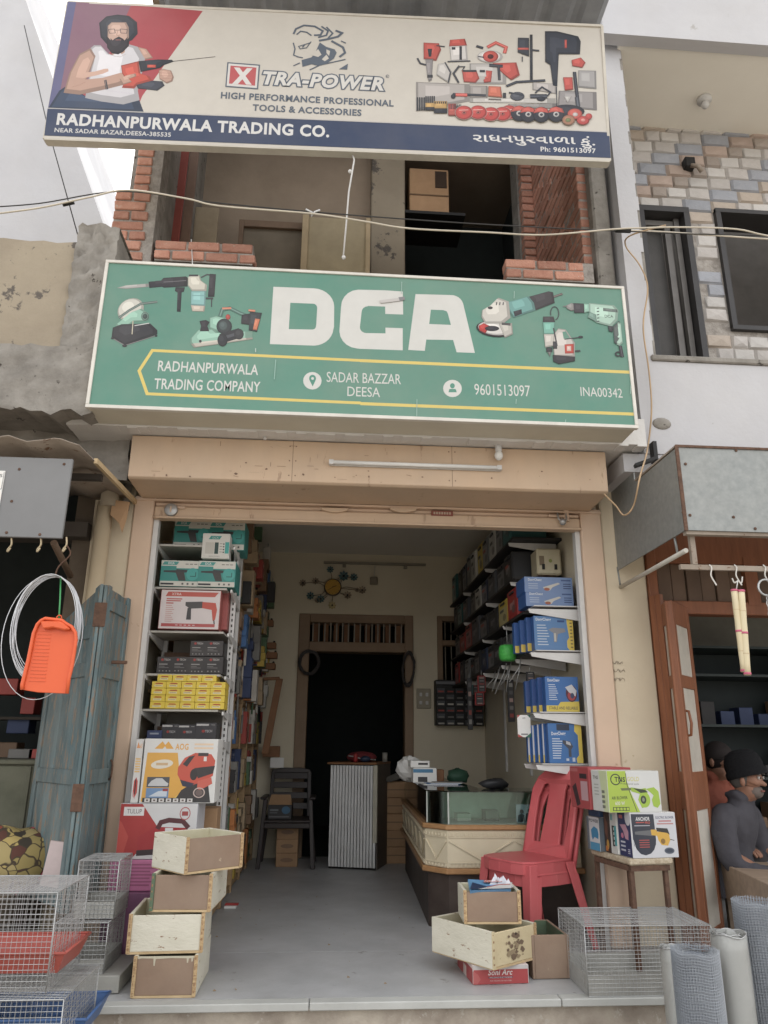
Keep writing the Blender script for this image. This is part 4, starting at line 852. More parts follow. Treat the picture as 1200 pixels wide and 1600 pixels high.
def pr_teal(p):
    p.rect(1, 1, 99, 99, (214,210,196)); p.poly([(1,20), (42,20), (52,3), (99,3), (99,3), (99,20)], (214,210,196)); p.poly([(1,22), (40,22), (40,30), (99,30), (99,80), (1,80)], TEALP)
    p.poly([(8,5), (46,5), (40,18), (3,18)], (70,160,150)); p.text('DCA', (18,15), (34,15), 8, (226,226,220), bold=.03)
    for k in range(3): p.rect(62+k*11, 12, 70+k*11, 15, (110,108,100))
    p.poly([(8,40), (40,38), (40,34), (68,36), (68,46), (40,48), (8,46)], (58,60,62)); p.poly([(38,44), (60,44), (66,78), (48,78)], (66,62,60)); p.ell(82, 52, 16, 24, (60,172,162)); p.line([(76,60), (90,60), (90,44)], 2, (40,90,86))
    p.rect(3, 87, 36, 94, DK); 
    for k in range(3): p.rect(56+k*13, 86, 61+k*13, 93, (96,94,90))
def pr_tealtall(p):
    p.rect(1, 1, 99, 99, (214,210,198)); p.poly([(30,10), (70,10), (62,24), (22,24)], TEALP); p.text('DCA', (36,21), (58,21), 7, LGREY)
    p.rect(12, 36, 44, 82, (196,190,176)); p.rect(46, 36, 60, 82, (44,74,68)); p.rect(84, 34, 99, 80, (60,170,160)); 
    for k in range(4): p.rect(64, 40+k*11, 74, 42+k*11, (110,108,100)); p.ell(79, 42+k*11, 3, 3, (60,60,60), n=8)
    p.text('DCA TOOLS', (28,94), (66,94), 4, (120,116,110))
def pr_red(p):
    p.rect(1, 1, 99, 99, (222,208,204)); p.poly([(12,5), (96,5), (90,17), (8,17)], (206,84,70)); p.text('XTRA', (18,14), (34,14), 6, (232,200,190), bold=.02)
    for y, a in ((22, 36), (27, 34), (33, 22)): p.rect(10, y, a, y+3, (206,90,80))
    for k in range(9): p.rect(10, 40+k*5, 20+((k*7) % 5), 41.5+k*5, (210,140,130))
    p.poly([(42,31), (70,29), (70,46), (50,48), (42,40)], (78,74,74)); p.poly([(70,30), (92,32), (95,50), (93,75), (89,78), (86,50), (70,46)], (214,78,60)); p.poly([(46,46), (52,46), (53,76), (45,76)], (66,64,66)); p.line([(91,76), (92,86)], 2, DK)
    p.rect(5, 86, 93, 94, (196,78,76)); 
    for k in range(5): p.rect(28+k*7, 89, 32+k*7, 91, (226,190,184))
def pr_black(p):
    p.rect(1, 1, 99, 99, (54,50,50)); p.ell(30, 18, 8, 8, (176,50,44)); p.text('TECH', (40,23), (76,23), 11, (186,178,172), bold=.02)
    p.rect(12, 42, 62, 48, (150,146,142)); p.rect(12, 56, 46, 60, (112,108,106)); p.rect(12, 64, 70, 68, (112,108,106))
    for k in range(4): p.ell(18+k*20, 86, 4, 4, (150,146,142), n=8)
def pr_black2(p):
    p.rect(1, 1, 99, 99, (50,48,54)); p.rect(4, 8, 62, 20, (186,182,178)); p.rect(74, 12, 92, 16, (140,138,136)); p.ell(38, 54, 8, 9, (170,46,42)); p.text('TECH', (46,62), (80,60), 15, (176,170,168), bold=.02)
def pr_yel(p):
    p.rect(1, 2, 99, 98, (236,202,50)); p.poly([(20,40), (30,22), (70,22), (78,40)], (206,90,40)); p.text('STRONG', (30,42), (74,42), 16, (180,60,36), bold=.02); p.rect(18, 52, 74, 80, (230,214,160)); p.rect(24, 60, 66, 66, (150,110,60))
WC = WHITEC; BKC = mat('black_carton', lin((54,52,52)), rough=.5); YC = mat('yellow_carton', lin((232,198,56)), rough=.5)
BLC = mat('blue_carton', lin((50,96,168)), rough=.4); TLC = mat('teal_carton', lin((60,150,142)), rough=.5)
g = 'green and white tool cartons on the left shelf'
fcarton('tool_carton', 'green and white tool carton at the top left corner of the left display shelf', 'carton', (274,812,326.5,857), .22, .25, TLC, pr_teal, group=g)
fcarton('tool_carton', 'green and white tool carton at the shelf top, half hidden by a small white box', 'carton', (327.5,814,381,860), .22, .25, TLC, pr_teal, group=g)
fcarton('tool_carton', 'small upright white carton standing in front of the two top green ones', 'carton', (317.5,833,357,873), .08, .12, WC, pr_tealtall, group=g)
fcarton('tool_carton', 'green and white tool carton directly above the red hammer drill box', 'carton', (252,875,309.5,917), .1, .3, TLC, pr_teal, group=g)
fcarton('tool_carton', 'green and white tool carton on the second level, touching the pole side of the shelf', 'carton', (310.5,876,366,918), .1, .3, TLC, pr_teal, group=g)
fcarton('drill_carton', 'large white and red hammer drill carton on the left display shelf', 'carton', (252,921,341,984), .07, .3, mat('pink_red_carton', lin((176,90,84)), rough=.5), pr_red)
fcarton('drill_carton', 'red edged carton peeping out behind the right end of the hammer drill carton', 'carton', (342,923,354,984), .2, .2, mat('pink_red_carton', lin((176,90,84)), rough=.5))
g = 'small black cartons above the yellow ones'
for i, (px, lab) in enumerate((((246,1026,270,1052), 'small black carton at the left end of the row on the yellow cartons'), ((271,1026,295.5,1052), 'small black carton second from the left in the row above the yellow cartons'),
        ((296.5,1026,321,1053), 'small black carton under the stacked pair, left column'), ((322,1026,348,1053), 'small black carton under the stacked pair, right column'),
        ((298,1001,321.5,1025.5), 'small black carton stacked on top, left one of the pair'), ((322.5,1001,348,1025.5), 'small black carton stacked on top, right one of the pair'))):
    fcarton('black_carton', lab, 'carton', px, .1, .2, BKC, pr_black, group=g)
g = 'small yellow cartons stacked on the left shelf'; zy = at(290, 1107.5, .08).z; ztop = at(290, 1054, .08).z; rh = (ztop-zy)/5
order = ['bottom', 'second', 'third', 'fourth', 'top']; cols_ = ['leftmost', 'second', 'middle', 'fourth', 'rightmost']
for r_ in range(5):
    n = 5 if r_ < 4 else 4; xa = at(235 if r_ < 4 else 243, 1090, .08).x; xw = (at(351, 1090, .08).x-at(235, 1090, .08).x)/5
    for k in range(n):
        carton('yellow_carton', 'small yellow carton, %s of the %s row of the yellow stack' % (cols_[k], order[r_]), 'carton', xa+k*xw+.001, xa+(k+1)*xw-.001, .08+.004*((k+r_) % 2), .26, zy+r_*rh, zy+(r_+1)*rh-.0015, YC, pr_yel, group=g, bev=.0015)
g = 'black cartons below the yellow stack'
for px, lab in (((253,1131,278,1154), 'black carton with red ring mark, left one under the yellow stack'), ((279,1132,305,1154), 'black carton with red ring mark, middle one under the yellow stack'), ((306,1129,337,1154), 'black carton with red ring mark, right and larger one under the yellow stack')):
    fcarton('black_carton', lab, 'carton', px, .1, .2, BKC, pr_black2, group=g)
fcarton('blue_case', 'flat dark blue case left of the three black cartons under the yellow stack', 'case', (230,1141,252,1154), .08, .2, mat('navy_case', lin((52,62,96)), rough=.5), lambda p: p.rect(20, 30, 80, 50, (150,156,170)))
# display shelf itself
ds = thing('display_shelf', 'white slotted steel shelf facing the street at the left of the entrance', 'shelf', (-.95, .3, 0))
zs = [at(290, 858, .22).z, at(290, 918, .1).z, at(290, 985, .07).z, at(290, 1053, .1).z, at(290, 1108, .08).z, at(290, 1154.5, .1).z]
for z in zs: MB().box(-1.2, -.7, .09, .5, z-.014, z-.001).build('shelf_plate', mat('shelf_grey_plate', lin((176,170,158)), rough=.5), ds)
for x in (-1.16, -.675):
    MB().box(x-.018, x+.018, .5, .53, .3, 2.66).build('slotted_upright', WHITEM, ds)
pr_ = Print(.036, 2.3, lift=.0015)
for k in range(60): pr_.rect(.012, 2.3-.038*k-.03, .022, 2.3-.038*k-.012, (58,54,50))
MB().box(-.692, -.658, .28, .31, .3, 2.63).build('slotted_upright', WHITEM, ds); pr_.build((-.692, .28, .32), (1, 0, 0), (0, 0, 1), ds, name='slots')['kind'] = 'stuff'
for z in zs:
    for x in (-1.175, -.665):
        MB().prism([(.06, z-.015), (.5, z-.015), (.5, z-.09), (.06, z-.035)], x-.006, x+.006, plane='YZ').build('bracket', WHITEM, ds, bevel=.002)
for k, z in enumerate(zs[:-1]):
    MB().box(-1.15, -.69, .46, .48, z-.16, z-.10).build('back_rail', mat('brown_rail', lin((120,92,72)), rough=.7), ds)
MB().box(-1.10, -.68, .5, .52, .2, 2.68).build('back_sheet', mat('shelf_back_grey', lin((120,114,104)), rough=.8), ds)
# compressor cartons on the floor stack
YO = (240,172,60)
def pr_aog(p):
    p.rect(.5, .5, 99.5, 99.5, (226,224,218)); p.poly([(5,22), (46,22), (50,50), (70,80), (62,98), (2,98)], YO); p.poly([(40,98), (78,60), (92,98)], (250,206,90)); p.poly([(55,80), (88,55), (95,99), (45,99)], (60,58,60))
    p.poly([(14,16), (24,4), (28,10), (32,4), (40,16), (30,16), (28,12), (25,16)], (242,170,60)); p.text('AOG', (42,17), (60,17), 9, (240,170,70), bold=.03)
    for y in (7, 13): p.rect(68, y, 94, y+3, (240,206,170))
    p.poly([(48,45), (56,30), (70,22), (92,24), (98,34), (96,58), (84,66), (66,74), (52,64), (48,56)], (224,82,62)); p.poly([(54,40), (62,28), (70,26), (60,44)], (60,56,60)); p.rect(74, 22, 88, 27, (60,56,60)); p.rect(82, 28, 86, 35, (230,226,220)); p.poly([(70,46), (98,42), (96,54), (76,62)], (64,58,60)); p.poly([(52,64), (72,70), (66,76), (56,74)], (56,58,80)); p.ell(70, 56, 5, 9, (52,48,52)); p.poly([(76,66), (94,60), (96,70), (80,80), (76,78)], (226,98,80))
    p.ell(26, 40, 15, 7, (236,226,204), rot=-.15); p.rect(18, 38, 34, 42, (220,180,130))
    p.rect(8, 60, 38, 76, (84,86,92)); p.poly([(10,72), (14,66), (20,62), (28,62), (34,68), (37,70), (36,74), (10,74)], (206,206,206)); p.rect(8, 77, 38, 92, (110,150,196)); p.poly([(12,90), (24,82), (36,80), (36,90)], (206,216,226)); p.rect(30, 78, 37, 82, (176,60,60))
    p.ell(79, 84, 8, 8, (206,180,170), hole=.8); p.ell(79, 84, 5, 5, (120,100,96)); p.rect(4, 92, 76, 99, (54,52,54))
    for k in range(7): p.rect(7+k*9.5, 93, 14+k*9.5, 98.4, (226,222,216)); p.rect(9+k*9.5, 94.5, 12+k*9.5, 97, (110,90,86))
def pr_aogside(p):
    p.rect(1, .5, 99, 99.5, (224,220,214)); p.poly([(14,14), (34,4), (62,14)], (240,150,80)); p.text('AO', (60,14), (92,14), 7, (240,170,110), bold=.03)
    for y in range(30, 54, 4): p.rect(14, y, 88, y+2.4, (242,190,110))
    p.poly([(24,66), (50,60), (76,66), (80,84), (50,92), (22,84)], (216,70,62)); p.poly([(40,64), (54,62), (54,86), (40,88)], (54,48,54)); p.poly([(18,80), (50,90), (60,94), (24,90)], (226,150,150))
x0, x1, z0, z1 = fb(227, 1154, 334, 1255, -.22)
za = z0
carton('compressor_carton', 'large white and yellow carton marked AOG with a red air compressor picture', 'carton', x0, x1, -.22, .02, za, z1, WC, pr_aog)
a = at(205, 1253, -.2).x
carton('compressor_carton', 'narrow white carton with a small red compressor picture, left neighbour of the AOG carton', 'carton', a, x0-.008, -.215, .02, za, z1-.005, WC, pr_aogside)
def pr_tul(p):
    p.rect(.5, .5, 99.5, 99.5, (216,214,212)); p.poly([(.5,.5), (28,.5), (52,46), (20,99.5), (.5,99.5)], (192,44,44)); p.poly([(4,35), (14,60), (8,99), (.5,99), (.5,30)], (214,70,60)); p.rect(5, 6, 31, 22, (230,226,222)); p.text('TULUP', (9,18), (28,18), 8, (90,80,84))
    p.poly([(26,60), (48,42), (88,44), (94,56), (92,78), (26,84)], (188,40,46)); p.line([(50,46), (54,34), (64,30), (82,32), (90,44)], 6, (96,40,48)); p.rect(60, 44, 70, 52, (226,222,220)); p.poly([(26,84), (90,78), (90,88), (26,94)], (60,44,50)); p.rect(84, 58, 92, 66, (226,214,210))
    p.ell(84, 18, 7, 12, (196,80,80), hole=.85); p.rect(80, 14, 88, 22, (180,70,70)); p.text('VR 11', (6,97), (18,97), 6, (232,226,222), bold=.02)
x0t, x1t, z0t, z1t = fb(190, 1256, 304, 1342, -.22)
carton('toolbox_carton', 'red and white carton picturing a red carrying machine, beneath the AOG carton', 'carton', x0t, x1t, -.235, .04, z0t, za-.002, mat('grey_side_card', lin((196,196,200)), rough=.5), pr_tul)
PKM = mat('pink_carton', lin((196,110,150)), rough=.6, c2=lin((182,98,138)), scale=9, amt=1)
def pr_pink(p):
    for k in range(7): p.rect(12, 12+k*11, 60+((k*13) % 26), 17+k*11, (176,86,128))
carton('pink_carton', 'pink carton behind the wire cages, supporting the red machine carton', 'carton', x0t-.02, x1t-.08, -.25, .05, .36, z0t-.002, PKM, pr_pink)
carton('purple_carton', 'purple carton on the platform under the pink one', 'carton', x0t-.03, x1t-.06, -.3, .05, .001, .358, mat('purple_carton', lin((128,78,110)), rough=.6), lambda p: p.rect(60, 40, 72, 44, (190,180,180)))
for k in range(3):
    carton('brown_carton', 'brown carton, %s of the pile behind the red machine carton' % ['lowest', 'middle', 'top'][k], 'carton', -.86, -.66, .1, .3, .3+k*.155, .45+k*.155, CARD, group='brown cartons behind the red machine carton')

# ================================================================ LEFT SIDE RACK
RWOOD = mat('rack_pale_wood', lin((178,146,104)), rough=.8, c2=lin((150,118,80)), scale=7, amt=1, bump=.1, stretch=(2, 2, 6))
rk = thing('side_rack', 'long wooden rack full of stock along the left wall of the shop', 'rack', (-1.0, 2.0, 0))
levels = [.06, .42, .78, 1.14, 1.5, 1.86, 2.22, 2.58]
YU = [.58, 1.15, 1.75, 2.35, 2.95, 3.5]
for y in YU: MB().box(-.79, -.73, y, y+.05, 0, 2.9).build('upright', RWOOD, rk, bevel=.004)
for z in levels: MB().box(-1.26, -.755, .56, 3.56, z-.02, z-.001).build('shelf_board', RWOOD, rk); MB().box(-.755, -.74, .56, 3.56, z-.034, z).build('shelf_edge', RWOOD, rk)
rr = random.Random(77)
PAL = [('blue', (62,110,170)), ('dark blue', (50,66,110)), ('red', (186,66,56)), ('orange', (214,124,58)), ('yellow', (222,184,60)), ('white', (206,200,188)), ('grey', (128,124,118)), ('brown', (140,104,72)), ('black', (56,54,54)), ('green', (84,120,80)), ('pale brown', (186,156,116))]
CM = {n: mat('stock_'+n.replace(' ', '_'), lin(tuple(int(v*.88+10) for v in c)), rough=.55, rnd=.15) for n, c in PAL}
lvn = ['floor level', 'second shelf', 'third shelf', 'fourth shelf', 'fifth shelf', 'sixth shelf', 'seventh shelf', 'top shelf']
bay = ['first', 'second', 'third', 'fourth', 'fifth']
SEEN = {}
def ulab(a, b_, n, q, y, w_):
    st = '' if n == 1 else [' lower', ' upper'][q] if n == 2 else [' bottom', ' middle', ' top'][q]
    sz = 'wide ' if w_ > .15 else 'slim ' if w_ < .1 else ''
    base = sz+a+(', %s of its pile, ' % st.strip() if st else ', ')+b_
    SEEN[base] = SEEN.get(base, 0)+1
    return (base if SEEN[base] == 1 else base+', farther in').replace(' of its pile', '').replace('side rack', 'rack')
cnt = 0
for li, z in enumerate(levels):
    for bi in range(5):
        y = YU[bi]+.055; y1 = YU[bi+1]-.005
        while y < y1-.06:
            nm, c = rr.choice(PAL if li > 1 else PAL[3:]) ; w_ = rr.uniform(.07, .2); w_ = min(w_, y1-y); h = rr.uniform(.17, .33); dx = rr.uniform(-.02, .03) if li < 1 else rr.uniform(.0, .07) if li < 4 else rr.uniform(.03, .13)
            n = rr.choice((1, 1, 2, 3)); hh = h/n
            for q in range(n):
                t = thing('stock_box', ulab('%s stock box' % nm, '%s, %s bay of side rack' % (lvn[li], bay[bi]), n, q, y, w_), 'box', (-.9, y+w_/2, z+q*hh), 'stock packed on the side rack')
                j = rr.uniform(-.01, .01)
                MB().box(-1.1, -.755+dx+j, y+.004, y+w_-.004, z+q*hh, z+(q+1)*hh-.002).build('box', CM[nm], t, bevel=.002)
                if rr.random() < .7:
                    P_ = Print(w_-.012, hh-.006, [(0, 0), (100, 0), (100, 100), (0, 100)], lift=.001); tone = tuple(min(255, int(v*.5+110)) for v in c) if sum(c) < 420 else tuple(int(v*.5) for v in c)
                    P_.rect(12, 15, 75, 35, tone); P_.rect(12, 45, 50, 52, tone); 
                    if rr.random() < .5: P_.ell(70, 65, 16, 18, tone, n=8)
                    P_.build((-.755+dx+j, y+.006, z+q*hh+.002), (0, 1, 0), (0, 0, 1), t, name='label')
                cnt += 1
            y += w_+rr.uniform(0, .03)
# hand tools hanging off the rack: planes, saws, bundles
HW = mat('tool_brown_wood', lin((150,100,62)), rough=.6, c2=lin((120,78,46)), scale=9, amt=1)
for i, (px, py, L, lab) in enumerate(((432, 1010, .16, 'upper brown wooden plane block projecting from the far end of the rack'), (434, 1025, .18, 'middle brown wooden plane block projecting from the far end of the rack'), (431, 1042, .15, 'lowest brown wooden plane block of the three projecting from the rack'), (428, 975, .12, 'small brown wooden block at the far end of the rack above the plane blocks'))):
    c = at(px, py, 3.1); t = thing('plane_block', lab, 'hand plane', (c.x-.06, c.y, c.z), 'wooden blocks at the far end of the rack')
    MB().box(c.x-L, c.x, 3.0, 3.1, c.z-.035, c.z+.03).build('body', HW, t, bevel=.006); MB().tube([(c.x-.03, 3.05, c.z+.02), (c.x-.02, 3.05, c.z+.05)], .012, 6).build('knob', BLACKM, t)
a = at(437, 1060, 3.0); c = at(414, 1178, 3.0)
t = thing('wooden_saw', 'long orange brown wooden stick tool hanging down the far end of the rack', 'hand tool', tuple(c)); MB().bar(a, c, .07, .03).build('stick', HW, t, bevel=.004); MB().bar(a, a+Vector((-.18, 0, -.01)), .06, .03).build('handle', HW, t, bevel=.004)
for i, (px, py, nm) in enumerate(((415,905,'blue'), (412,940,'dark blue'), (418,870,'white'), (405,830,'green'), (392,825,'red'), (425,925,'black'))):
    c = at(px, py, 2.6); t = thing('packet', '%s packet hanging from the upper edge of the side rack' % nm, 'packet', tuple(c), 'packets hanging high on the side rack'); MB().box(c.x-.05, c.x+.03, 2.58, 2.66, c.z-.1, c.z+.1).build('packet', CM[nm], t, bevel=.006); MB().tube([(c.x, 2.6, c.z+.1), (c.x, 2.6, c.z+.14)], .004, 5).build('hook', STEEL, t)
HC = {}
def HS(k): HC[k] = HC.get(k, -1)+1; return min(4, HC[k])
for i in range(34):
    y = rr.uniform(.9, 3.3); z = rr.uniform(1.3, 2.2); nm = rr.choice(['grey', 'white', 'black', 'red', 'green']); r_ = rr.uniform(.008, .016); h = rr.uniform(.08, .2)
    x = -.74+rr.uniform(.01, .06)
    t = thing('hanging_tool', '%s hand tool hung %s into the shop, %s on the rack, %s such one' % (nm, ['one metre', 'two metres', 'three metres', 'four metres'][int(y)], 'high' if z > 1.9 else 'low' if z < 1.6 else 'midway', ['first', 'second', 'third', 'fourth', 'fifth'][HS(nm+str(int(y))+('h' if z > 1.9 else 'l' if z < 1.6 else 'm'))]), 'hand tool', (x, y, z), 'small hand tools hung along the side rack')
    MB().tube([(x, y, z), (x, y+rr.uniform(-.02, .02), z-h)], r_, 6).build('grip', CM[nm], t); MB().tube([(x, y, z), (x, y, z+.06)], .005, 5).build('shank', STEEL, t)

# ================================================================ RIGHT WALL SHELVES
rs = thing('wall_shelving', 'white bracket shelving with black boards running along the right wall', 'shelf', (1.55, 1.8, 0))
BKB = mat('black_shelf_board', lin((52,50,48)), rough=.6)
for z, m, y0, y1 in ((2.67, BKB, .5, 3.5), (2.36, BKB, .5, 3.5), (2.06, BKB, .3, 3.5), (1.77, BKB, .3, 3.5)):
    MB().box(1.37, XR-.002, y0, y1, z-.02, z).build('shelf_board', m, rs, bevel=.002)
for z in (2.07, 1.765, 1.36, 1.035):
    MB().box(1.40, XR-.03, .1, .42, z-.006, z).build('shelf_plate', WHITEM, rs)
for z, ys in ((2.65, (.6, 1.5, 2.6)), (2.34, (.6, 1.5, 2.6)), (2.05, (.12, .9, 1.7, 2.6)), (1.752, (.12, .55, 1.0, 1.7, 2.6)), (1.352, (.12, .42)), (1.028, (.12, .42))):
    for y in ys: MB().prism([(1.36, z-.002), (XR-.02, z-.002), (XR-.02, z-.085), (1.37, z-.03)], y-.006, y+.006).build('bracket', WHITEM, rs, bevel=.002)
for y in (.12, 1.0, 1.7, 2.6): MB().box(XR-.02, XR-.001, y-.015, y+.015, .9, 2.9).build('wall_strip', WHITEM, rs)
BLU = (44,92,176); NB = (30,66,140)
def bl_base(p, yel='right'):
    p.rect(.5, .5, 99.5, 99.5, BLU)
def pr_b_long(p):
    p.rect(.5, .5, 99.5, 99.5, (120,148,196)); p.text('DongCheng', (8,26), (36,26), 15, (226,228,232), bold=.02)
    for k in range(3): p.rect(8, 42+k*14, 28, 47+k*14, (176,190,214))
    p.poly([(38,66), (52,52), (70,34), (74,42), (58,64), (52,86), (42,84)], (206,200,190)); p.ell(46, 78, 6, 10, (176,96,70)); p.rect(76, 14, 96, 24, (70,96,150))
    for k in range(3): p.rect(80, 40+k*14, 96, 46+k*14, (60,80,130))
def pr_b_side(p):
    p.rect(.5, .5, 99.5, 99.5, (230,196,70))
def pr_b2(p):
    p.rect(.5, .5, 99.5, 99.5, (86,136,194)); p.text('DongCheng', (6,14), (44,14), 8, (226,230,234), bold=.02); p.poly([(84,.5), (99.5,.5), (99.5,99.5), (88,99.5), (82,90), (82,72), (88,62), (84,20)], (230,196,70))
    for k in range(8): p.rect(8, 26+k*8, 30+(k*11) % 9, 28.6+k*8, (196,208,224))
    p.poly([(36,40), (48,34), (78,36), (80,46), (60,52), (56,76), (49,76), (49,50)], (140,140,146)); p.rect(50, 50, 55, 74, (196,190,180)); p.rect(60, 12, 78, 18, (40,76,140))
    for k in range(9): p.rect(91, 8+k*10, 97, 12+k*10, (130,110,60))
def pr_b3(p):
    p.rect(.5, .5, 99.5, 99.5, (54,112,186)); p.text('DongCheng', (8,14), (44,14), 8, (230,232,236), bold=.02); p.poly([(.5,82), (36,82), (44,72), (99.5,70), (99.5,99.5), (.5,99.5)], (224,196,66)); p.text('STABLE AND RELIABLE', (8,93), (94,93), 8, (70,70,80), bold=.01)
    for k in range(8): p.rect(10, 22+k*6, 30+(k*11) % 9, 24.2+k*6, (196,208,226))
    p.ell(78, 48, 17, 24, (90,40,60)); p.ell(78, 54, 12, 14, (186,60,66)); p.poly([(60,30), (80,22), (94,40), (90,56), (70,44)], (206,206,210)); p.ell(80, 54, 6, 8, (60,70,110))
def pr_b4(p):
    p.rect(.5, .5, 99.5, 99.5, (56,118,190)); p.rect(26, 2, 64, 18, (44,58,82)); p.text('DongCheng', (10,30), (52,29), 8, (230,232,236), bold=.02); p.poly([(80,.5), (99.5,.5), (99.5,99.5), (82,99.5), (80,88), (88,80), (88,30), (78,20)], (230,200,70))
    for k in range(9): p.rect(11, 38+k*6, 34+(k*7) % 8, 40.4+k*6, (200,212,228))
    p.poly([(42,42), (64,46), (72,58), (66,66), (66,84), (58,84), (58,64), (42,50)], (70,76,90)); p.poly([(52,44), (64,48), (66,56), (52,52)], (190,190,196)); p.rect(50, 88, 58, 94, (200,210,224)); p.rect(68, 86, 76, 96, (200,210,224))
g = 'blue power tool cartons on the right front brackets'
def bl(px, Y, pr, lab, side=True, extra=0, z=None):
    t = fcarton('blue_carton', lab, 'carton', px, Y, .22, BLC, pr, group=g, z0=z)
    return t
bl((818,901,895,922), .14, pr_b_long, 'pale blue long carton, upper one of the two on the top right bracket', z=2.168)
bl((821,923,897,946), .14, pr_b_long, 'pale blue long carton, lower one of the two on the top right bracket', z=2.071)
x0, x1, z0, z1 = fb(833, 962, 898, 1016, .13); carton('blue_carton', 'blue carton picturing an impact drill, front one of the upright row below the pale pair', 'carton', x0, x1, .13, .2, 1.766, z1, BLC, pr_b2, group=g)
for k in range(3): carton('blue_carton', 'blue carton edge seen %s behind the impact drill carton' % ['first', 'second', 'third'][k], 'carton', x0-.03*(k+1), x1-.06, .205+.06*k, .26+.06*k, 1.766, z1-.01*k, BLC, lambda p: (p.rect(.5, .5, 14, 99.5, (34,84,160)), p.rect(.5, 76, 12, 99, (224,190,66))), group=g)
x0, x1, z0, z1 = fb(851, 1057, 906, 1110, .13); carton('blue_carton', 'bright blue carton with a yellow base band reading STABLE AND RELIABLE', 'carton', x0, x1, .13, .2, 1.361, z1, BLC, pr_b3, group=g)
for k in range(3): carton('blue_carton', 'dark blue carton edge %s behind the STABLE AND RELIABLE carton' % ['first', 'second', 'third'][k], 'carton', x0-.028*(k+1), x1-.06, .205+.06*k, .26+.06*k, 1.361, z1-.008*k, BLC, lambda p: (p.rect(.5, .5, 14, 99.5, (32,76,150)), p.rect(.5, 80, 12, 99, (224,190,66))), group=g)
x0, x1, z0, z1 = fb(855, 1130, 912, 1192, .13); carton('blue_carton', 'blue carton picturing a cordless screwdriver, front one on the lowest right bracket', 'carton', x0, x1, .13, .18, 1.037, z1, BLC, pr_b4, group=g)
for k in range(4): carton('blue_carton', 'white edged blue carton %s behind the cordless screwdriver carton' % ['first', 'second', 'third', 'fourth'][k], 'carton', x0-.022*(k+1), x1-.06, .185+.045*k, .225+.045*k, 1.037, z1-.005*k, BLC, lambda p: (p.rect(.5, .5, 5, 99.5, (214,214,216)), p.rect(.5, 80, 5, 99, (224,190,66))), group=g)
x0, x1, z0, z1 = fb(838, 856, 879, 901, .42); t = carton('tool_case', 'cream plastic tool case standing above the pale blue cartons', 'case', x0, x1, .42, .6, 2.362, z1, mat('cream_plastic', lin((196,184,150)), rough=.4), lambda p: (p.rect(10, 30, 30, 66, (140,120,90)), p.ell(55, 48, 7, 7, (150,160,70))), bev=.012)
for q in (.25, .75): MB().box(x0+(x1-x0)*q-.01, x0+(x1-x0)*q+.01, .41, .42, 2.40, 2.44).build('latch', BLACKM, t)
CASEP = [('black', (50,50,52)), ('dark grey', (78,80,84)), ('dark blue', (46,58,84)), ('grey', (118,122,122)), ('white', (186,184,176)), ('yellow', (206,176,56)), ('red', (172,50,48)), ('teal', (52,104,104))]
KM = {n: mat('case_'+n.replace(' ', '_'), lin(c), rough=.45) for n, c in CASEP}
seqs = {2.67: ['teal', 'dark grey', 'white', 'grey', 'yellow', 'white', 'grey', 'dark blue', 'black', 'teal'], 2.36: ['black', 'black', 'dark grey', 'dark blue', 'white', 'black', 'dark grey', 'teal', 'black'],
        2.06: ['red', 'yellow', 'black', 'black', 'dark grey', 'red', 'red', 'black'], 1.77: ['black', 'dark grey', 'black', 'black', 'dark blue', 'black', 'black', 'grey', 'black', 'red']}
ln = {2.67: 'topmost', 2.36: 'second', 2.06: 'third', 1.77: 'lowest'}
ordn = ['nearest', 'second', 'third', 'fourth', 'fifth', 'sixth', 'seventh', 'eighth', 'ninth', 'tenth']
rr = random.Random(9)
for z, seq in seqs.items():
    y = .62 if z > 2.1 else .48; tot = 3.42-y; w0 = tot/len(seq)
    for i, nm in enumerate(seq):
        w_ = w0*rr.uniform(.8, .97); h = {2.67: .34, 2.36: .27, 2.06: .25, 1.77: .23}[z]*rr.uniform(.82, 1.0); xf_ = 1.38+rr.uniform(0, .03)
        t = thing('tool_case', '%s tool case, %s from the street on the %s black board at right' % (nm, ordn[i], ln[z]), 'case', (1.5, y+w_/2, z), 'tool cases on the right wall boards')
        MB().box(xf_, 1.68, y, y+w_, z+.001, z+h).build('shell', KM[nm], t, bevel=.012)
        MB().box(xf_-.012, xf_, y+w_*.3, y+w_*.7, z+h*.8, z+h*.88).build('handle', KM['black'], t, bevel=.003)
        P_ = Print(w_*.8, h*.62, [(0, 0), (100, 0), (100, 100), (0, 100)], lift=.001)
        c = dict(CASEP)[nm]; tone = tuple(min(255, int(v*.5+96)) for v in c)
        P_.rect(0, 0, 100, 100, tone) if i % 2 else P_.rect(20, 20, 80, 60, tone); P_.rect(10, 10, 60, 26, (186,60,50) if i % 3 == 0 else (60,64,70)); P_.ell(66, 62, 22, 22, tuple(int(v*.7) for v in tone), n=10)
        P_.build((xf_-.001, y+w_*.9, z+h*.08), (0, -1, 0), (0, 0, 1), t, name='sticker'); y += w0
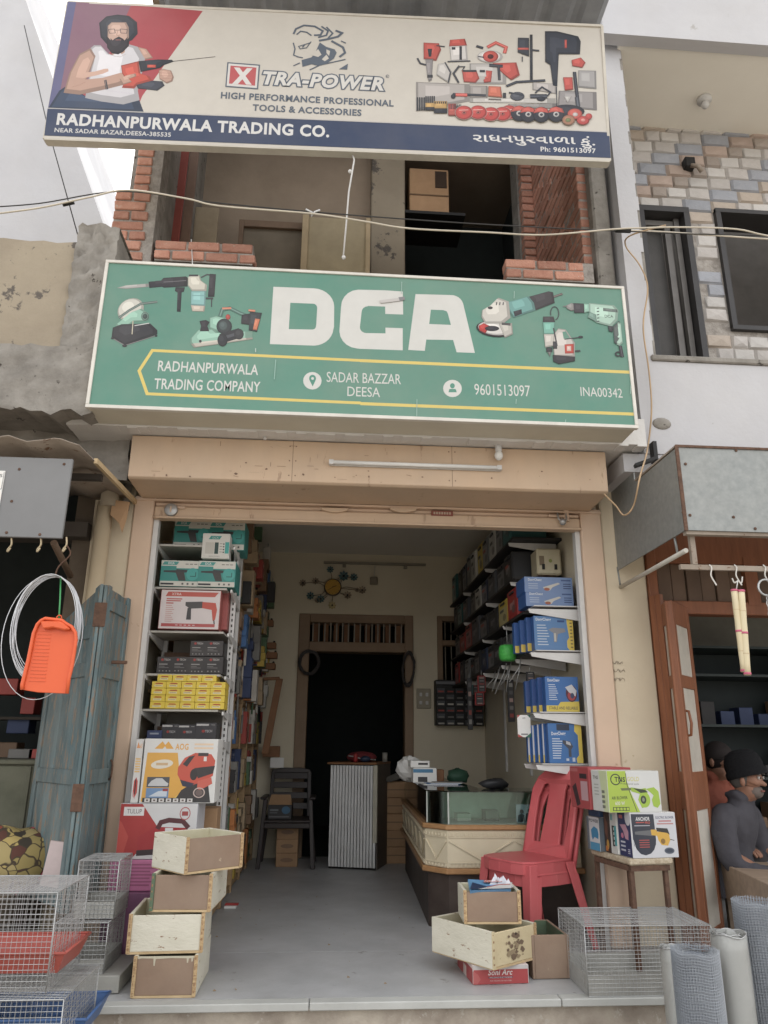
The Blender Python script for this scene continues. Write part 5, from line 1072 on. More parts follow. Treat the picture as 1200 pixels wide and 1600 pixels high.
# things hanging under the lowest board
c = at(793, 1020, .55); t = thing('twine_spool', 'bright green twine spool hanging under the right shelves', 'spool', tuple(c))
MB().lathe([(0, .055), (.05, .055), (.062, .04), (.066, 0), (.06, -.045), (.045, -.06), (0, -.06)], tuple(c), n=20).build('twine', mat('green_twine', lin((70,190,70)), rough=.45, c2=lin((40,150,50)), scale=60, amt=1, bump=.2), t); MB().tube([c+Vector((0, 0, .055)), c+Vector((0, 0, .2))], .003, 5).build('loop', STEEL, t)
GK = KM['black']
for i, (px, py0, py1, Y, wd, nm, lab) in enumerate(((797,1062,1128,.9,.05,'black','black card strip of small tools hanging in the middle under the right shelves'), (733,1060,1140,1.9,.045,'black','long black strap of tools hanging in front of the drawer cabinet'), (752,1056,1082,1.7,.07,'red','upper red and white blister card hanging by the drawer cabinet'), (749,1082,1102,1.7,.08,'red','lower red blister card hanging by the drawer cabinet'), (745,1070,1085,2.1,.1,'teal','dark green packet hanging behind the red cards'), (828,1050,1070,.5,.06,'black','small black bracket pack hanging above the blue cartons'))):
    a, c = at(px, py0, Y), at(px, py1, Y); t = thing('hanging_card', lab, 'tool card', tuple(c)); MB().box(a.x-wd/2, a.x+wd/2, Y-.01, Y+.012, c.z, a.z).build('card', KM[nm], t, bevel=.003)
    P_ = Print(wd*.8, (a.z-c.z)*.9, [(0, 0), (100, 0), (100, 100), (0, 100)], lift=.001)
    P_.rect(0, 0, 100, 100, (54,52,54))
    for k in range(5): P_.rect(15, 4+k*20, 85, 14+k*20, [(150,146,140), (90,90,92), (176,140,130), (120,116,112), (160,60,56)][(k+i) % 5])
    P_.build((a.x-wd*.4, Y-.011, c.z+(a.z-c.z)*.05), (1, 0, 0), (0, 0, 1), t, name='print'); MB().tube([(a.x, Y, a.z), (a.x, Y, a.z+.05)], .003, 5).build('hook', STEEL, t)
for i in range(9):
    x = 1.37+rr.uniform(-.02, .1); y = .5+i*.12; t = MB().tube([(x, y, 1.75), (x-.02, y, 1.68), (x-.05-rr.uniform(0, .05), y, 1.62-rr.uniform(0, .1))], .004, 5).build('wire_hook', STEEL, label='bent steel display hook, %s from the street, under the lowest right board' % ordn[i], cat='hook', group='display hooks under the lowest right board')
c0 = at(808, 1117, .3); c1 = at(830, 1152, .3); t = thing('payment_card', 'white card with red and green corners hanging left of the lowest blue cartons', 'card', ((c0.x+c1.x)/2, .3, c1.z))
MB().box(c0.x, c1.x, .3, .306, c1.z, c0.z).build('card', WHITEC, t); P_ = Print(c1.x-c0.x, c0.z-c1.z, [(0, 0), (100, 0), (100, 100), (0, 100)], lift=.001)
P_.poly([(0, 0), (24, 0), (0, 14)], (196,60,54)); P_.poly([(76, 0), (100, 0), (100, 14)], (40,110,90)); P_.poly([(0, 86), (40, 100), (0, 100)], (196,60,54)); P_.poly([(100, 80), (100, 100), (56, 100)], (50,130,100)); P_.text('UPI', (38,18), (60,18), 7, (90,90,94)); P_.rect(24, 84, 76, 89, (120,116,120))
P_.build((c0.x, .2995, c1.z), (1, 0, 0), (0, 0, 1), t)

# ================================================================ BACK WALL
YW_ = YB-.004
df = thing('inner_door_frame', 'brown door frame with a barred vent above the dark inner doorway', 'door frame', ((dfl+dfr)/2, YB, 0))
FR = mat('inner_frame_brown', lin((150,122,92)), rough=.6, c2=lin((130,102,76)), scale=4, amt=1, dust=.15)
vt, vb = at(560, 974, YB).z, at(560, 1004, YB).z
MB().box(dfl-.01, dl, YB-.03, YB+.2, 0, dft).build('post', FR, df, bevel=.005); MB().box(dr, dfr+.01, YB-.03, YB+.2, 0, dft).build('post', FR, df, bevel=.005)
MB().box(dl, dr, YB-.031, YB+.2, vt, dft).build('head', FR, df, bevel=.005); MB().box(dl, dr, YB-.031, YB+.2, dzt, vb).build('transom', FR, df, bevel=.005)
for k in range(16): x = dl+(dr-dl)*(k+.5)/16; MB().box(x-.007, x+.007, YB+.02, YB+.035, vb, vt).build('vent_bar', mat('pale_bar', lin((150,140,122)), rough=.5), df)
for k in range(9): x = dl+(dr-dl)*(k+.5)/9; MB().box(x-.03, x+.03, YB+.12, YB+.14, vb, vt).build('vent_louvre', HW, df)
wf = thing('inner_window', 'small barred inner window with wooden frame by the right corner', 'window', ((wl+wr)/2, YB, wzb))
b = MB(); b.box(wl-.0, wl+.06, YB-.03, YB+.1, wzb, wzt).box(wr-.06, wr, YB-.03, YB+.1, wzb, wzt).box(wl+.06, wr-.06, YB-.031, YB+.1, wzt-.06, wzt).box(wl+.06, wr-.06, YB-.031, YB+.1, wzb, wzb+.05).box(wl+.06, wr-.06, YB-.031, YB+.1, wzt-.34, wzt-.28)
b.build('frame', FR, wf, bevel=.004)
for k in range(7): MB().tube([(wl+.1+k*.07, YB+.04, wzb+.05), (wl+.1+k*.07, YB+.04, wzt-.06)], .008, 6).build('bar', mat('pale_bar', lin((150,140,122)), rough=.5), wf)
# clock with metal flowers
c = at(520, 918, YB-.05); ck = thing('wall_clock', 'round yellow faced wall clock framed by blue and bronze metal flowers', 'clock', tuple(c))
MB().lathe([(0, -.03), (.093, -.03), (.1, -.022), (.1, .02), (0, .02)], tuple(c), n=32, axis='Y').build('rim', mat('clock_rim', lin((96,86,72)), rough=.4, metal=.4), ck)
P_ = Print(.2, .2, [(-100, -100), (100, -100), (100, 100), (-100, 100)], lift=.002); P_.ell(0, 0, 88, 88, (230,170,46), n=32)
for k in range(12): a = k*math.pi/6; P_.line([(72*math.sin(a), -72*math.cos(a)), (82*math.sin(a), -82*math.cos(a))], 5, (110,70,30))
P_.line([(0,0), (-50,34)], 5, (50,36,26)); P_.line([(0,0), (42,-16)], 7, (50,36,26)); P_.ell(0, 0, 6, 6, (50,36,26)); P_.build((c.x-.1, c.y-.031, c.z-.1), (1, 0, 0), (0, 0, 1), ck, name='face')
def flower(px, py, r, m, curve):
    q = at(px, py, YB-.06); b = MB(); b.tube(sm([c+(q-c).normalized()*.1, (c+q)/2+Vector((0, 0, curve)), q], 4), .005, 5, 1)
    for k in range(8):
        a = 2*math.pi*k/8; t_ = q+Vector((math.cos(a)*r, -.012, math.sin(a)*r)); a1, a2 = a-.36, a+.36
        b.add([q+Vector((0, .004, 0)), q+Vector((math.cos(a1)*r*.72, -.006, math.sin(a1)*r*.72)), t_, q+Vector((math.cos(a2)*r*.72, -.006, math.sin(a2)*r*.72))], [(0, 1, 2, 3), (3, 2, 1, 0)])
    b.ball(q+Vector((0, -.012, 0)), r*.22, 8, 2); b.build('flower', [m, BZ, BLACKM], ck)
BZ = mat('bronze_leaf', lin((150,132,110)), rough=.45, metal=.4); BF = mat('blue_enamel_petal', lin((70,108,112)), rough=.4)
for px, py, r, m, cv in ((516,890,.045,BF,.03), (537,900,.065,BF,.04), (553,902,.05,BF,.05), (485,931,.05,BF,-.03), (501,936,.05,BF,-.04), (473,911,.045,BZ,.03), (493,908,.045,BZ,.02), (543,930,.05,BZ,-.02), (566,922,.05,BZ,.02), (558,922,.03,BZ,.0), (519,946,.05,mat('pale_gold_petal', lin((196,176,120)), rough=.4),0), (496,938,.035,BZ,-.02)): flower(px, py, r, m, cv)
a, c2 = at(506, 879, YB-.02), at(665, 882, YB-.02); t = thing('tube_light', 'thin pale tube batten fixed high on the back wall', 'light', tuple(a)); MB().box(a.x, c2.x, YB-.05, YB-.005, a.z-.012, a.z+.012).build('batten', mat('dull_white', lin((150,142,124)), rough=.5), t, bevel=.003)
for x in (.2, .8): MB().box(a.x+(c2.x-a.x)*x-.02, a.x+(c2.x-a.x)*x+.02, YB-.04, YB-.006, a.z-.05, a.z-.0125).build('clip', mat('dull_white', lin((150,142,124)), rough=.5), t)
a = at(586, 884, YB-.03); c2 = at(584, 908, YB-.03); t = thing('hanging_tag', 'little pale bag hanging on a string from the back wall batten', 'tag', tuple(c2)); MB().tube([a, c2], .004, 5).build('string', WHITEM, t); MB().box(c2.x-.045, c2.x+.045, YB-.05, YB-.03, c2.z-.05, c2.z+.05).build('bag', mat('tag_grey', lin((140,128,108)), rough=.5), t, bevel=.01)
a, c2 = at(651, 1076, YB-.02), at(673, 1107, YB-.02); t = thing('switch_board', 'pale switch board on the back wall right of the inner doorway', 'switch board', tuple(c2)); MB().box(a.x, c2.x, YB-.03, YB-.003, c2.z, a.z).build('plate', mat('switch_plate', lin((160,150,126)), rough=.5), t, bevel=.004)
for k in range(2):
    for j in range(2): MB().box(a.x+.03+k*.07, a.x+.06+k*.07, YB-.038, YB-.03, c2.z+.04+j*.09, c2.z+.08+j*.09).build('switch', WHITEM, t, bevel=.003)
for px, py, rx, rz, tilt, lab in ((483,1035,.115,.135,0,'coil of black wire hung on the left post of the inner doorway'), (638,1045,.07,.19,.25,'narrow twisted coil of black wire hung on the right post of the inner doorway')):
    c = at(px, py, YB-.1); b = MB(); r_ = random.Random(px)
    for k in range(12):
        a_ = r_.uniform(.8, 1.05); pts = [(c.x+rx*a_*math.cos(q*math.pi/10)+r_.uniform(-.008, .008), c.y+r_.uniform(-.035, .035), c.z+rz*a_*math.sin(q*math.pi/10)+tilt*rx*math.cos(q*math.pi/10)) for q in range(20)]; b.tube(pts, .0055, 5, closed=True)
    t = thing('wire_coil', lab, 'wire coil', tuple(c)); b.build('coil', mat('binding_wire', lin((72,68,66)), rough=.6), t); MB().tube([(c.x, YB-.1, c.z+rz*.95), (c.x, YB-.03, c.z+rz*1.1)], .006, 5).build('nail', STEEL, t)
# many-drawer cabinet on the back wall
a, c2 = at(681, 1062, 3.45), at(756, 1134, 3.45); t = thing('drawer_organiser', 'black small parts organiser with rows of labelled bins by the right corner', 'organiser', tuple(c2))
MB().box(a.x, c2.x, 3.45, 3.62, c2.z, a.z).build('case', BLACKM, t, bevel=.004); W_c = (c2.x-a.x)/5; H_c = (a.z-c2.z-.08)/6
for i in range(5):
    for j in range(6):
        x = a.x+i*W_c; z = c2.z+j*H_c; MB().box(x+.01, x+W_c-.01, 3.43, 3.45, z+.008, z+H_c-.012).build('bin', KM['dark grey'] if (i+j) % 2 else BLACKM, t); MB().box(x+.02, x+W_c-.02, 3.427, 3.4295, z+.012, z+.028).build('bin_label', CM[['white', 'red', 'grey'][(i*3+j*2) % 3]], t)
MB().box(a.x, c2.x, 3.42, 3.45, a.z-.05, a.z-.02).build('top_rail', mat('grey_rail', lin((110,112,116)), rough=.4), t)

# ================================================================ STAND, CHAIR, CARTONS AT THE BACK
cb = local('ribbed_stand', 'tall narrow stand clad in white ribbed sheet in the middle of the shop', 'cabinet')
Wc, Dc, Hc = .47, .6, .95
MB().box(0, Wc, .02, Dc, 0, Hc).build('carcass', mat('black_board', lin((34,33,32)), rough=.7), cb)
n = 15
for k in range(n): x = Wc*(k+.5)/n; MB().prism([(x-.0125, .019), (x-.0115, .0), (x+.0115, 0), (x+.0125, .019)], .02, Hc-.01, plane='XY').build('rib', mat('rib_white', lin((226,226,224)), rough=.4, dust=.1), cb)
MB().box(Wc-.03, Wc+.012, -.004, .03, .24, Hc-.005).build('edge_strip', mat('edge_cream', lin((196,190,168)), rough=.5), cb, bevel=.003)
MB().box(Wc, Wc+.01, .031, Dc, .0, Hc).build('side_sheet', mat('side_brown_grey', lin((96,86,78)), rough=.6), cb)
MB().box(-.03, Wc+.01, -.02, Dc+.02, Hc, Hc+.02).build('top', HW, cb, bevel=.004)
q0 = atz(512, 1357, 0); place(cb, q0, rz=math.atan2(-.14, .45))
def rel(px, py, Y): return at(px, py, Y)
c = rel(565, 1186, 3.1)
zt = .972
hb = thing('red_cloth_bag', 'dark red soft bag lying on top of the ribbed stand', 'bag', (c.x, 3.1, zt))
MB().ball((c.x, 3.1, zt+.045), .06, 16, sc=(2.6, 1.6, .95)).build('bag', mat('dark_red_cloth', lin((130,44,48)), rough=.8, bump=.3, bscale=12), hb); MB().tube([(c.x-.14, 3.02, zt+.06), (c.x, 2.98, zt+.03), (c.x+.14, 3.02, zt+.02)], .006, 5).build('piping', WHITEM, hb)
MB().ball((c.x+.03, 2.92, zt+.03), .03, 12, sc=(1.8, 1, 1)).build('blue_roll', KM['dark blue'], loc=(c.x+.03, 2.92, zt), label='small dark blue roll in front of the red bag on the stand', cat='roll')
MB().lathe([(0, 0), (.022, 0), (.022, .07), (.012, .085), (0, .085)], (c.x-.07, 2.9, zt), n=14).build('red_bottle', KM['red'], label='small red bottle on the front edge of the ribbed stand', cat='bottle')
MB().lathe([(0, 0), (.026, 0), (.026, .09), (0, .09)], (c.x+.24, 3.12, zt), n=14).build('white_tin', mat('pale_tin', lin((150,146,136)), rough=.5), label='pale round tin at the right end of the stand top', cat='tin')
g = 'brown cartons stacked between the stand and the counter'
x0, x1, _, _ = fb(598, 1227, 642, 1337, 3.25); zz = 0
for k in range(5):
    h = .155; carton('brown_carton', 'brown carton, %s from the floor in the pile beside the counter' % ['lowest', 'second', 'third', 'fourth', 'topmost'][k], 'carton', x0+.01*(k % 2), x1+.008*((k+1) % 2), 3.25, 3.5, zz, zz+h-.003, CARD, lambda p: (p.rect(.5, 46, 99.5, 54, (150,116,82))), group=g); zz += h
for k in range(4): MB().bar((x0-.02+.03*k, 3.2, zz+.01), (x1+.06, 3.4, zz+.15-.02*k), .02).build('slat', mat('grey_slat', lin((110,106,98)), rough=.7), label=['lowest grey slat lying askew on the brown carton pile', 'second grey slat up on the brown carton pile', 'third grey slat up on the brown carton pile', 'topmost grey slat on the brown carton pile'][k], cat='slat', group='slats lying on the brown cartons')
# dark plastic chair with arms
CH = mat('dark_brown_plastic', lin((62,54,52)), rough=.4)
def armchair(lab, loc, rz):
    t = local('plastic_armchair', lab, 'chair')
    for sx in (-1, 1):
        MB().hexa([(sx*.26-.02, -.25, 0), (sx*.26+.02, -.25, 0), (sx*.26+.02, -.2, 0), (sx*.26-.02, -.2, 0), (sx*.22-.02, -.22, .62), (sx*.22+.02, -.22, .62), (sx*.22+.02, -.17, .62), (sx*.22-.02, -.17, .62)]).build('leg', CH, t, bevel=.005)
        MB().hexa([(sx*.27-.02, .24, 0), (sx*.27+.02, .24, 0), (sx*.27+.02, .28, 0), (sx*.27-.02, .28, 0), (sx*.22-.02, .18, .44), (sx*.22+.02, .18, .44), (sx*.22+.02, .22, .44), (sx*.22-.02, .22, .44)]).build('leg', CH, t, bevel=.005)
        MB().box(sx*.24-.03, sx*.24+.03, -.24, .2, .62, .645).build('arm', CH, t, bevel=.008)
    b = MB(); b.box(-.23, .23, -.24, .2, .41, .435); b.box(-.22, .22, -.25, -.235, .36, .41); b.build('seat', CH, t, bevel=.01)
    for sx in (-1, 1): MB().hexa([(sx*.2-.02, .19, .43), (sx*.2+.02, .19, .43), (sx*.2+.02, .22, .43), (sx*.2-.02, .22, .43), (sx*.19-.02, .3, .86), (sx*.19+.02, .3, .86), (sx*.19+.02, .33, .86), (sx*.19-.02, .33, .86)]).build('back_post', CH, t, bevel=.005)
    for k, z in enumerate((.5, .6, .7, .79)):
        y = .2+(z-.43)*.26; MB().hexa([(-.18, y, z), (.18, y, z), (.18, y+.02, z), (-.18, y+.02, z), (-.18, y+.015, z+.06), (.18, y+.015, z+.06), (.18, y+.035, z+.06), (-.18, y+.035, z+.06)]).build('back_slat', CH, t, bevel=.004)
    MB().prism([(-.21, .85), (.21, .85), (.19, .885), (.1, .9), (-.1, .9), (-.19, .885)], .3, .33).build('top_rail', CH, t, bevel=.005)
    return place(t, loc, rz)
q0 = atz(452, 1345, 0); chx, chy = -.36, 3.15
armchair('dark brown plastic armchair at the back left, carrying an open printed box', (chx, chy, 0), 0)
t = carton('open_box', 'dark printed carton with raised brown flap on the seat of the dark armchair', 'carton', chx-.19, chx+.04, chy-.2, chy+.05, .437, .57, BKC, lambda p: (p.rect(8, 30, 44, 42, (120,126,132)), p.rect(8, 50, 40, 58, (100,104,110)), p.ell(76, 36, 18, 26, (50,110,150)), p.rect(6, 76, 90, 86, (110,112,116))))
MB().hexa([(chx-.19, chy-.2, .571), (chx+.04, chy-.2, .571), (chx+.04, chy-.195, .571), (chx-.19, chy-.195, .571), (chx-.17, chy-.12, .66), (chx+.02, chy-.12, .66), (chx+.02, chy-.115, .66), (chx-.17, chy-.115, .66)]).build('flap', CARD, t)
g = 'small brown cartons under the armchair'
for k in range(3): carton('brown_carton', 'small brown carton, %s under the dark armchair' % ['bottom one', 'middle one', 'top one'][k], 'carton', chx-.1, chx+.11, chy-.1, chy+.1, .001+k*.125, .123+k*.125, CARD, lambda p: p.ell(50, 50, 30, 16, (150,110,78)), group=g)
c = at(428, 1175, 3.4); MB().box(c.x-.12, c.x+.06, 3.4, 3.5, c.z-.05, c.z+.06).build('brown_box', HW, label='reddish brown box at the far end of the rack above the armchair', cat='box', bevel=.004)
c = at(430, 1190, 3.38); MB().box(c.x-.05, c.x+.09, 3.36, 3.38, c.z-.06, c.z+.04).build('pale_card', WHITEC, label='pale card leaning under the reddish brown box', cat='card')

# ================================================================ GLASS COUNTER
ct = thing('glass_counter', 'L shaped sales counter with cream carved panels and a glass display top', 'counter', (1.1, .6, 0))
DBR = mat('counter_dark_base', lin((66,52,46)), rough=.5, c2=lin((54,42,38)), scale=4, amt=1, dust=.15); CRM = mat('cream_carved_panel', lin((206,192,160)), rough=.55, c2=lin((190,174,142)), scale=4, amt=1, dust=.12); TRM = mat('oak_trim', lin((176,128,78)), rough=.45, c2=lin((150,104,62)), scale=8, amt=1, stretch=(3, 3, 3))
PLAN = [(.77, 2.9), (.69, .58), (.82, .425), (1.72, .425), (1.72, .86), (1.12, .86), (1.12, 2.9)]
def off(pl_, d):   # shrink/grow simple plan
    out = []; N = len(pl_)
    for i in range(N):
        a = Vector(pl_[i-1]); b_ = Vector(pl_[i]); c_ = Vector(pl_[(i+1) % N]); d1 = (b_-a).normalized(); d2 = (c_-b_).normalized(); n1 = Vector((d1.y, -d1.x)); n2 = Vector((d2.y, -d2.x)); m = n1+n2; m = m/max(.3, m.dot(n1)); out.append(tuple(b_+m*(-d) if False else b_+m*(d)))
    return out
ar = sum(PLAN[i][0]*PLAN[(i+1) % 7][1]-PLAN[(i+1) % 7][0]*PLAN[i][1] for i in range(7))
sg = 1 if ar > 0 else -1
def ring(z0, z1, g, m, nm, bev=.0): return MB().prism(off(PLAN, sg*g), z0, z1, plane='XY').build(nm, m, ct, bevel=bev)
ring(0, .335, -.02, DBR, 'base'); ring(.335, .37, .02, TRM, 'lower_trim', .006); ring(.372, .60, .0, CRM, 'cream_body'); ring(.602, .635, .018, TRM, 'upper_trim', .008)
# carved relief
def onface(A, B, u, z, d): # point on face A->B
    A = Vector((*A, 0)); B = Vector((*B, 0)); t_ = (B-A).normalized(); n_ = Vector((t_.y, -t_.x, 0))*sg; return A+t_*u+n_*d+Vector((0, 0, z))
for fi, (A, B) in enumerate(((PLAN[0], PLAN[1]), (PLAN[1], PLAN[2]), (PLAN[2], PLAN[3]))):
    L = (Vector(A)-Vector(B)).length; b = MB(); nz = max(1, round(L/.42)); s_ = L/nz/2
    for k in range(nz):
        u0 = k*2*s_; b.bar(onface(A, B, u0+.01, .535, .004), onface(A, B, u0+s_, .42, .004), .012, .01); b.bar(onface(A, B, u0+s_, .42, .004), onface(A, B, u0+2*s_-.01, .535, .004), .012, .01)
    tag(b.build('zigzag_carving', CRM, ct, bevel=.002), kind='stuff'); nd = int(L/.026); b = MB()
    for k in range(nd):
        u0 = (k+.5)*L/nd
        for z in (.573, .388): b.bar(onface(A, B, u0, z-.009, .004), onface(A, B, u0, z+.009, .004), .011, .009)
    tag(b.build('bead_row', CRM, ct), kind='stuff'); 
    for z in (.558, .402): MB().bar(onface(A, B, .01, z, .003), onface(A, B, L-.01, z, .003), .008, .006).build('moulding', CRM, ct)
# glass top
b = MB()
def pane(A, B, z0, z1, nm='glass_pane'):
    L = (Vector(A)-Vector(B)).length; p_ = [onface(A, B, .004, z0, -.012), onface(A, B, L-.004, z0, -.012), onface(A, B, L-.004, z0, -.018), onface(A, B, .004, z0, -.018)]; MB().hexa(p_+[q+Vector((0, 0, z1-z0)) for q in p_]).build(nm, GLASS, ct)
for i in range(3): pane(PLAN[i], PLAN[i+1], .637, .838)
MB().prism(off(PLAN, -sg*.004 if False else sg*-.004), .84, .847, plane='XY').build('glass_top', GLASS, ct)
ring(.635, .64, -.03, mat('counter_deck', lin((206,206,196)), rough=.5), 'display_deck')
for i in (1, 2, 3): MB().bar(onface(PLAN[i-1], PLAN[i], (Vector(PLAN[i-1])-Vector(PLAN[i])).length-.002, .637, -.016), onface(PLAN[i-1], PLAN[i], (Vector(PLAN[i-1])-Vector(PLAN[i])).length-.002, .838, -.016), .01).build('corner_post', mat('pale_alloy', lin((170,176,168)), rough=.4, metal=.4), ct)
MB().box(.85, 1.71, .845, .858, .64, .838).build('back_board', mat('counter_back_board', lin((196,204,192)), rough=.6), ct); MB().box(1.105, 1.118, .86, 2.9, .64, .838).build('back_board', mat('counter_back_board', lin((196,204,192)), rough=.6), ct)
MB().box(.87, 1.70, .6, .606, .66, .83).build('inner_pane', GLASS, ct)
c0, c1 = at(806, 1257, .52), at(836, 1282, .52); t = thing('calendar_card', 'pale blue card with dark figures inside the glass counter', 'card', ((c0.x+c1.x)/2, .52, .641)); MB().box(c0.x, c1.x, .52, .526, .641, c0.z).build('card', mat('pale_blue_card', lin((170,190,204)), rough=.5), t)
P_ = Print(c1.x-c0.x, c0.z-.641, [(0, 0), (100, 0), (100, 100), (0, 100)]); P_.poly([(6,96), (10,60), (30,50), (44,60), (46,96)], (84,96,110)); P_.poly([(48,96), (52,50), (74,44), (92,60), (94,96)], (96,108,122)); P_.ell(30, 40, 10, 12, (120,120,126)); P_.ell(72, 34, 10, 12, (120,120,126)); P_.build((c0.x, .5195, .641), (1, 0, 0), (0, 0, 1), t)
for k, (x, nm, lab) in enumerate(((.92, 'white', 'white packet inside the glass counter near its chamfered corner'), (1.12, 'grey', 'grey packet inside the glass counter left of the blue card'), (1.6, 'pale brown', 'pale brown packet inside the right end of the glass counter'))):
    MB().box(x, x+.1, .62, .75, .641, .69+.02*k).build('packet', CM[nm], label=lab, cat='packet', bevel=.004)
# goods on the counter top
zc = .8475
carton('white_box', 'white and blue box on the glass counter beside the crumpled bag', 'box', *([fb(646, 1205, 683, 1222, 1.5)[0], fb(646, 1205, 683, 1222, 1.5)[1]]), 1.5, 1.7, zc, zc+.115, WC, lambda p: (p.rect(.5, 8, 84, 32, (60,140,190)), p.rect(20, 60, 60, 94, DK)))
x_ = at(662, 1200, 1.6).x
carton('white_box', 'small white box lying on the blue striped box on the counter', 'box', x_-.12, x_+.04, 1.52, 1.68, zc+.117, zc+.17, WC, lambda p: p.rect(40, 30, 90, 60, DK))
b = MB(); r_ = random.Random(4); c = Vector((x_-.1, 1.75, zc+.0)); b.ball(c+Vector((0, 0, .1)), .1, 14, sc=(1.2, .9, 1)); b.v = [v+Vector((r_.uniform(-.015, .015), r_.uniform(-.015, .015), r_.uniform(-.012, .012))) for v in b.v]; b.sm = [False]*len(b.sm)
b.build('plastic_bag', mat('white_plastic_bag', lin((206,204,198)), rough=.4), loc=(c.x, c.y, zc), label='crumpled white plastic bag on the far side of the counter top', cat='bag')
MB().box(x_+.1, x_+.17, 1.6, 1.68, zc, zc+.1).build('brown_tin', HW, label='small brown block between the white box and the green bag', cat='block', bevel=.004)
b = MB(); c = Vector((x_+.27, 1.5, zc)); b.ball(c+Vector((0, 0, .05)), .075, 14, sc=(1.2, .9, .8)); b.v = [v+Vector((r_.uniform(-.012, .012), r_.uniform(-.012, .012), r_.uniform(-.01, .01))) for v in b.v]; b.build('green_bag', mat('dark_green_bag', lin((40,76,56)), rough=.6), loc=(c.x, c.y, zc), label='dark green soft bag on the counter top', cat='bag')
b = MB(); c = Vector((1.2, 1.0, zc)); c.x = at(772, 1228, .8).x; c.y = .8; b.ball(c+Vector((0, 0, .03)), .06, 12, sc=(1.8, 1, .6)); b.v = [v+Vector((r_.uniform(-.01, .01), r_.uniform(-.01, .01), r_.uniform(-.008, .008))) for v in b.v]; b.build('black_pouch', GK, loc=(c.x, c.y, zc), label='black pouch lying on the counter top near the wall', cat='pouch')
for k in range(4): MB().box(x_-.05+.03*k, x_+.22+.02*k, 1.2+.02*k, 1.42, zc+.004*k, zc+.0038+.004*k).build('paper', [WHITEC, CM['blue'], WHITEC, CM['grey']][k], label=['white sheet of paper at the bottom of the papers on the counter', 'blue sheet among the papers on the counter', 'white sheet of paper above the blue sheet on the counter', 'grey sheet on top of the papers on the counter'][k], cat='paper')
x_ = at(361, 1417, -.0); q0 = atz(361, 1419, 0); t = thing('litter_packet', 'small torn red and white packet lying on the shop floor', 'packet', tuple(q0)); MB().box(q0.x-.05, q0.x+.04, q0.y-.03, q0.y+.02, .001, .018).build('packet', WHITEC, t, bevel=.004); MB().hexa([(q0.x-.05, q0.y-.01, .019), (q0.x+.05, q0.y-.01, .019), (q0.x+.05, q0.y+.04, .019), (q0.x-.05, q0.y+.04, .019), (q0.x-.04, q0.y, .035), (q0.x+.055, q0.y, .03), (q0.x+.05, q0.y+.035, .03), (q0.x-.04, q0.y+.035, .03)]).build('flap', KM['red'], t)
# ================================================================ OPEN WOODEN DRAWERS
COMB = mat('drawer_joint_wood', lin((206,176,126)), rough=.8, c2=lin((150,110,70)), scale=34, amt=.9, c3=lin((96,60,40)), thresh=.6, stretch=(1, 1, 3))
INCR = mat('drawer_inner_cream', lin((206,200,168)), rough=.8, c2=lin((176,166,130)), scale=5, amt=1, dust=.2)
GRN = mat('old_green_paint', lin((78,110,80)), rough=.7, c2=lin((96,104,82)), scale=9, amt=1)
def drawer(lab, W_, D_, H_, loc, rz, front=PLY, side=CHIPW, inner=INCR, end=COMB, drip=False, tilt=0.):
    t = local('wooden_box', lab, 'wooden box', 'old wooden drawers stacked at the entrance'); s = .016
    MB().box(-W_/2+s, W_/2-s, -D_/2+.004, -D_/2+s, .006, H_-.008).build('front_board', front, t, bevel=.002)
    MB().box(-W_/2+s, W_/2-s, D_/2-s, D_/2-.001, .006, H_).build('back_board', side, t, bevel=.002)
    for sx in (-1, 1):
        x0, x1 = (-W_/2, -W_/2+s) if sx < 0 else (W_/2-s, W_/2)
        MB().box(x0, x1, -D_/2+.002, D_/2, 0, H_).build('side_board', side if sx > 0 or end is not GRN else side, t, bevel=.002)
        MB().box(x0-.0006, x1+.0006, -D_/2-.001, -D_/2+.004, .0, H_+.0006).build('side_end', end if sx < 0 else COMB, t)
        rr_ = random.Random(int(W_*1000)+sx)
        b = MB()
        for k in range(5): b.box(x0+.003, x1-.003-rr_.uniform(0, .006), -D_/2-.0018, -D_/2-.001, H_*(k+rr_.uniform(.2,.5))/5, H_*(k+.5+rr_.uniform(.05, .3))/5)
        o = b.build('joint_marks', mat('joint_brown', lin((156,118,84)), rough=.9), t); o['kind'] = 'stuff'
    MB().box(-W_/2+.003, W_/2-.003, -D_/2+.002, D_/2-.002, -.004, .006).build('bottom_board', WOODP, t)
    MB().box(-W_/2+s+.001, W_/2-s-.001, -D_/2+s+.001, D_/2-s-.001, .0065, .01).build('inner_bottom', inner, t)
    b = MB(); b.box(-W_/2+s, -W_/2+s+.002, -D_/2+s, D_/2-s, .01, H_-.003).box(W_/2-s-.002, W_/2-s, -D_/2+s, D_/2-s, .01, H_-.003).box(-W_/2+s, W_/2-s, D_/2-s-.002, D_/2-s, .01, H_-.003); b.build('inner_paint', inner, t)
    if drip:
        P_ = Print(W_-2*s, H_, [(0, 0), (100, 0), (100, 100), (0, 100)], lift=.0008); c = (216,206,176)
        P_.poly([(0, 5), (2, 8), (8, 6), (28, 7), (29, 24), (31, 25), (32, 8), (60, 6), (86, 7), (87, 18), (89, 18), (90, 7), (94, 7), (95, 16), (97, 14), (98, 6), (100, 5), (100, 1), (0, 1)], c); P_.build((-W_/2+s, -D_/2+.0035, 0), (1, 0, 0), (0, 0, 1), t, name='paint_drips')
    place(t, loc, rz=rz, ry=tilt); return t
H1 = at(253, 1505, -.8).z
H = [.172, .17, .168, .165]
x0 = (atz(203, 1560, 0).x+atz(303, 1558, 0).x)/2
z = .005
drawer('open wooden drawer with brown front, bottom one of the left stack', .30, .42, H[0], (x0+.005, -.60, z), .0, drip=True); z += H[0]+.006
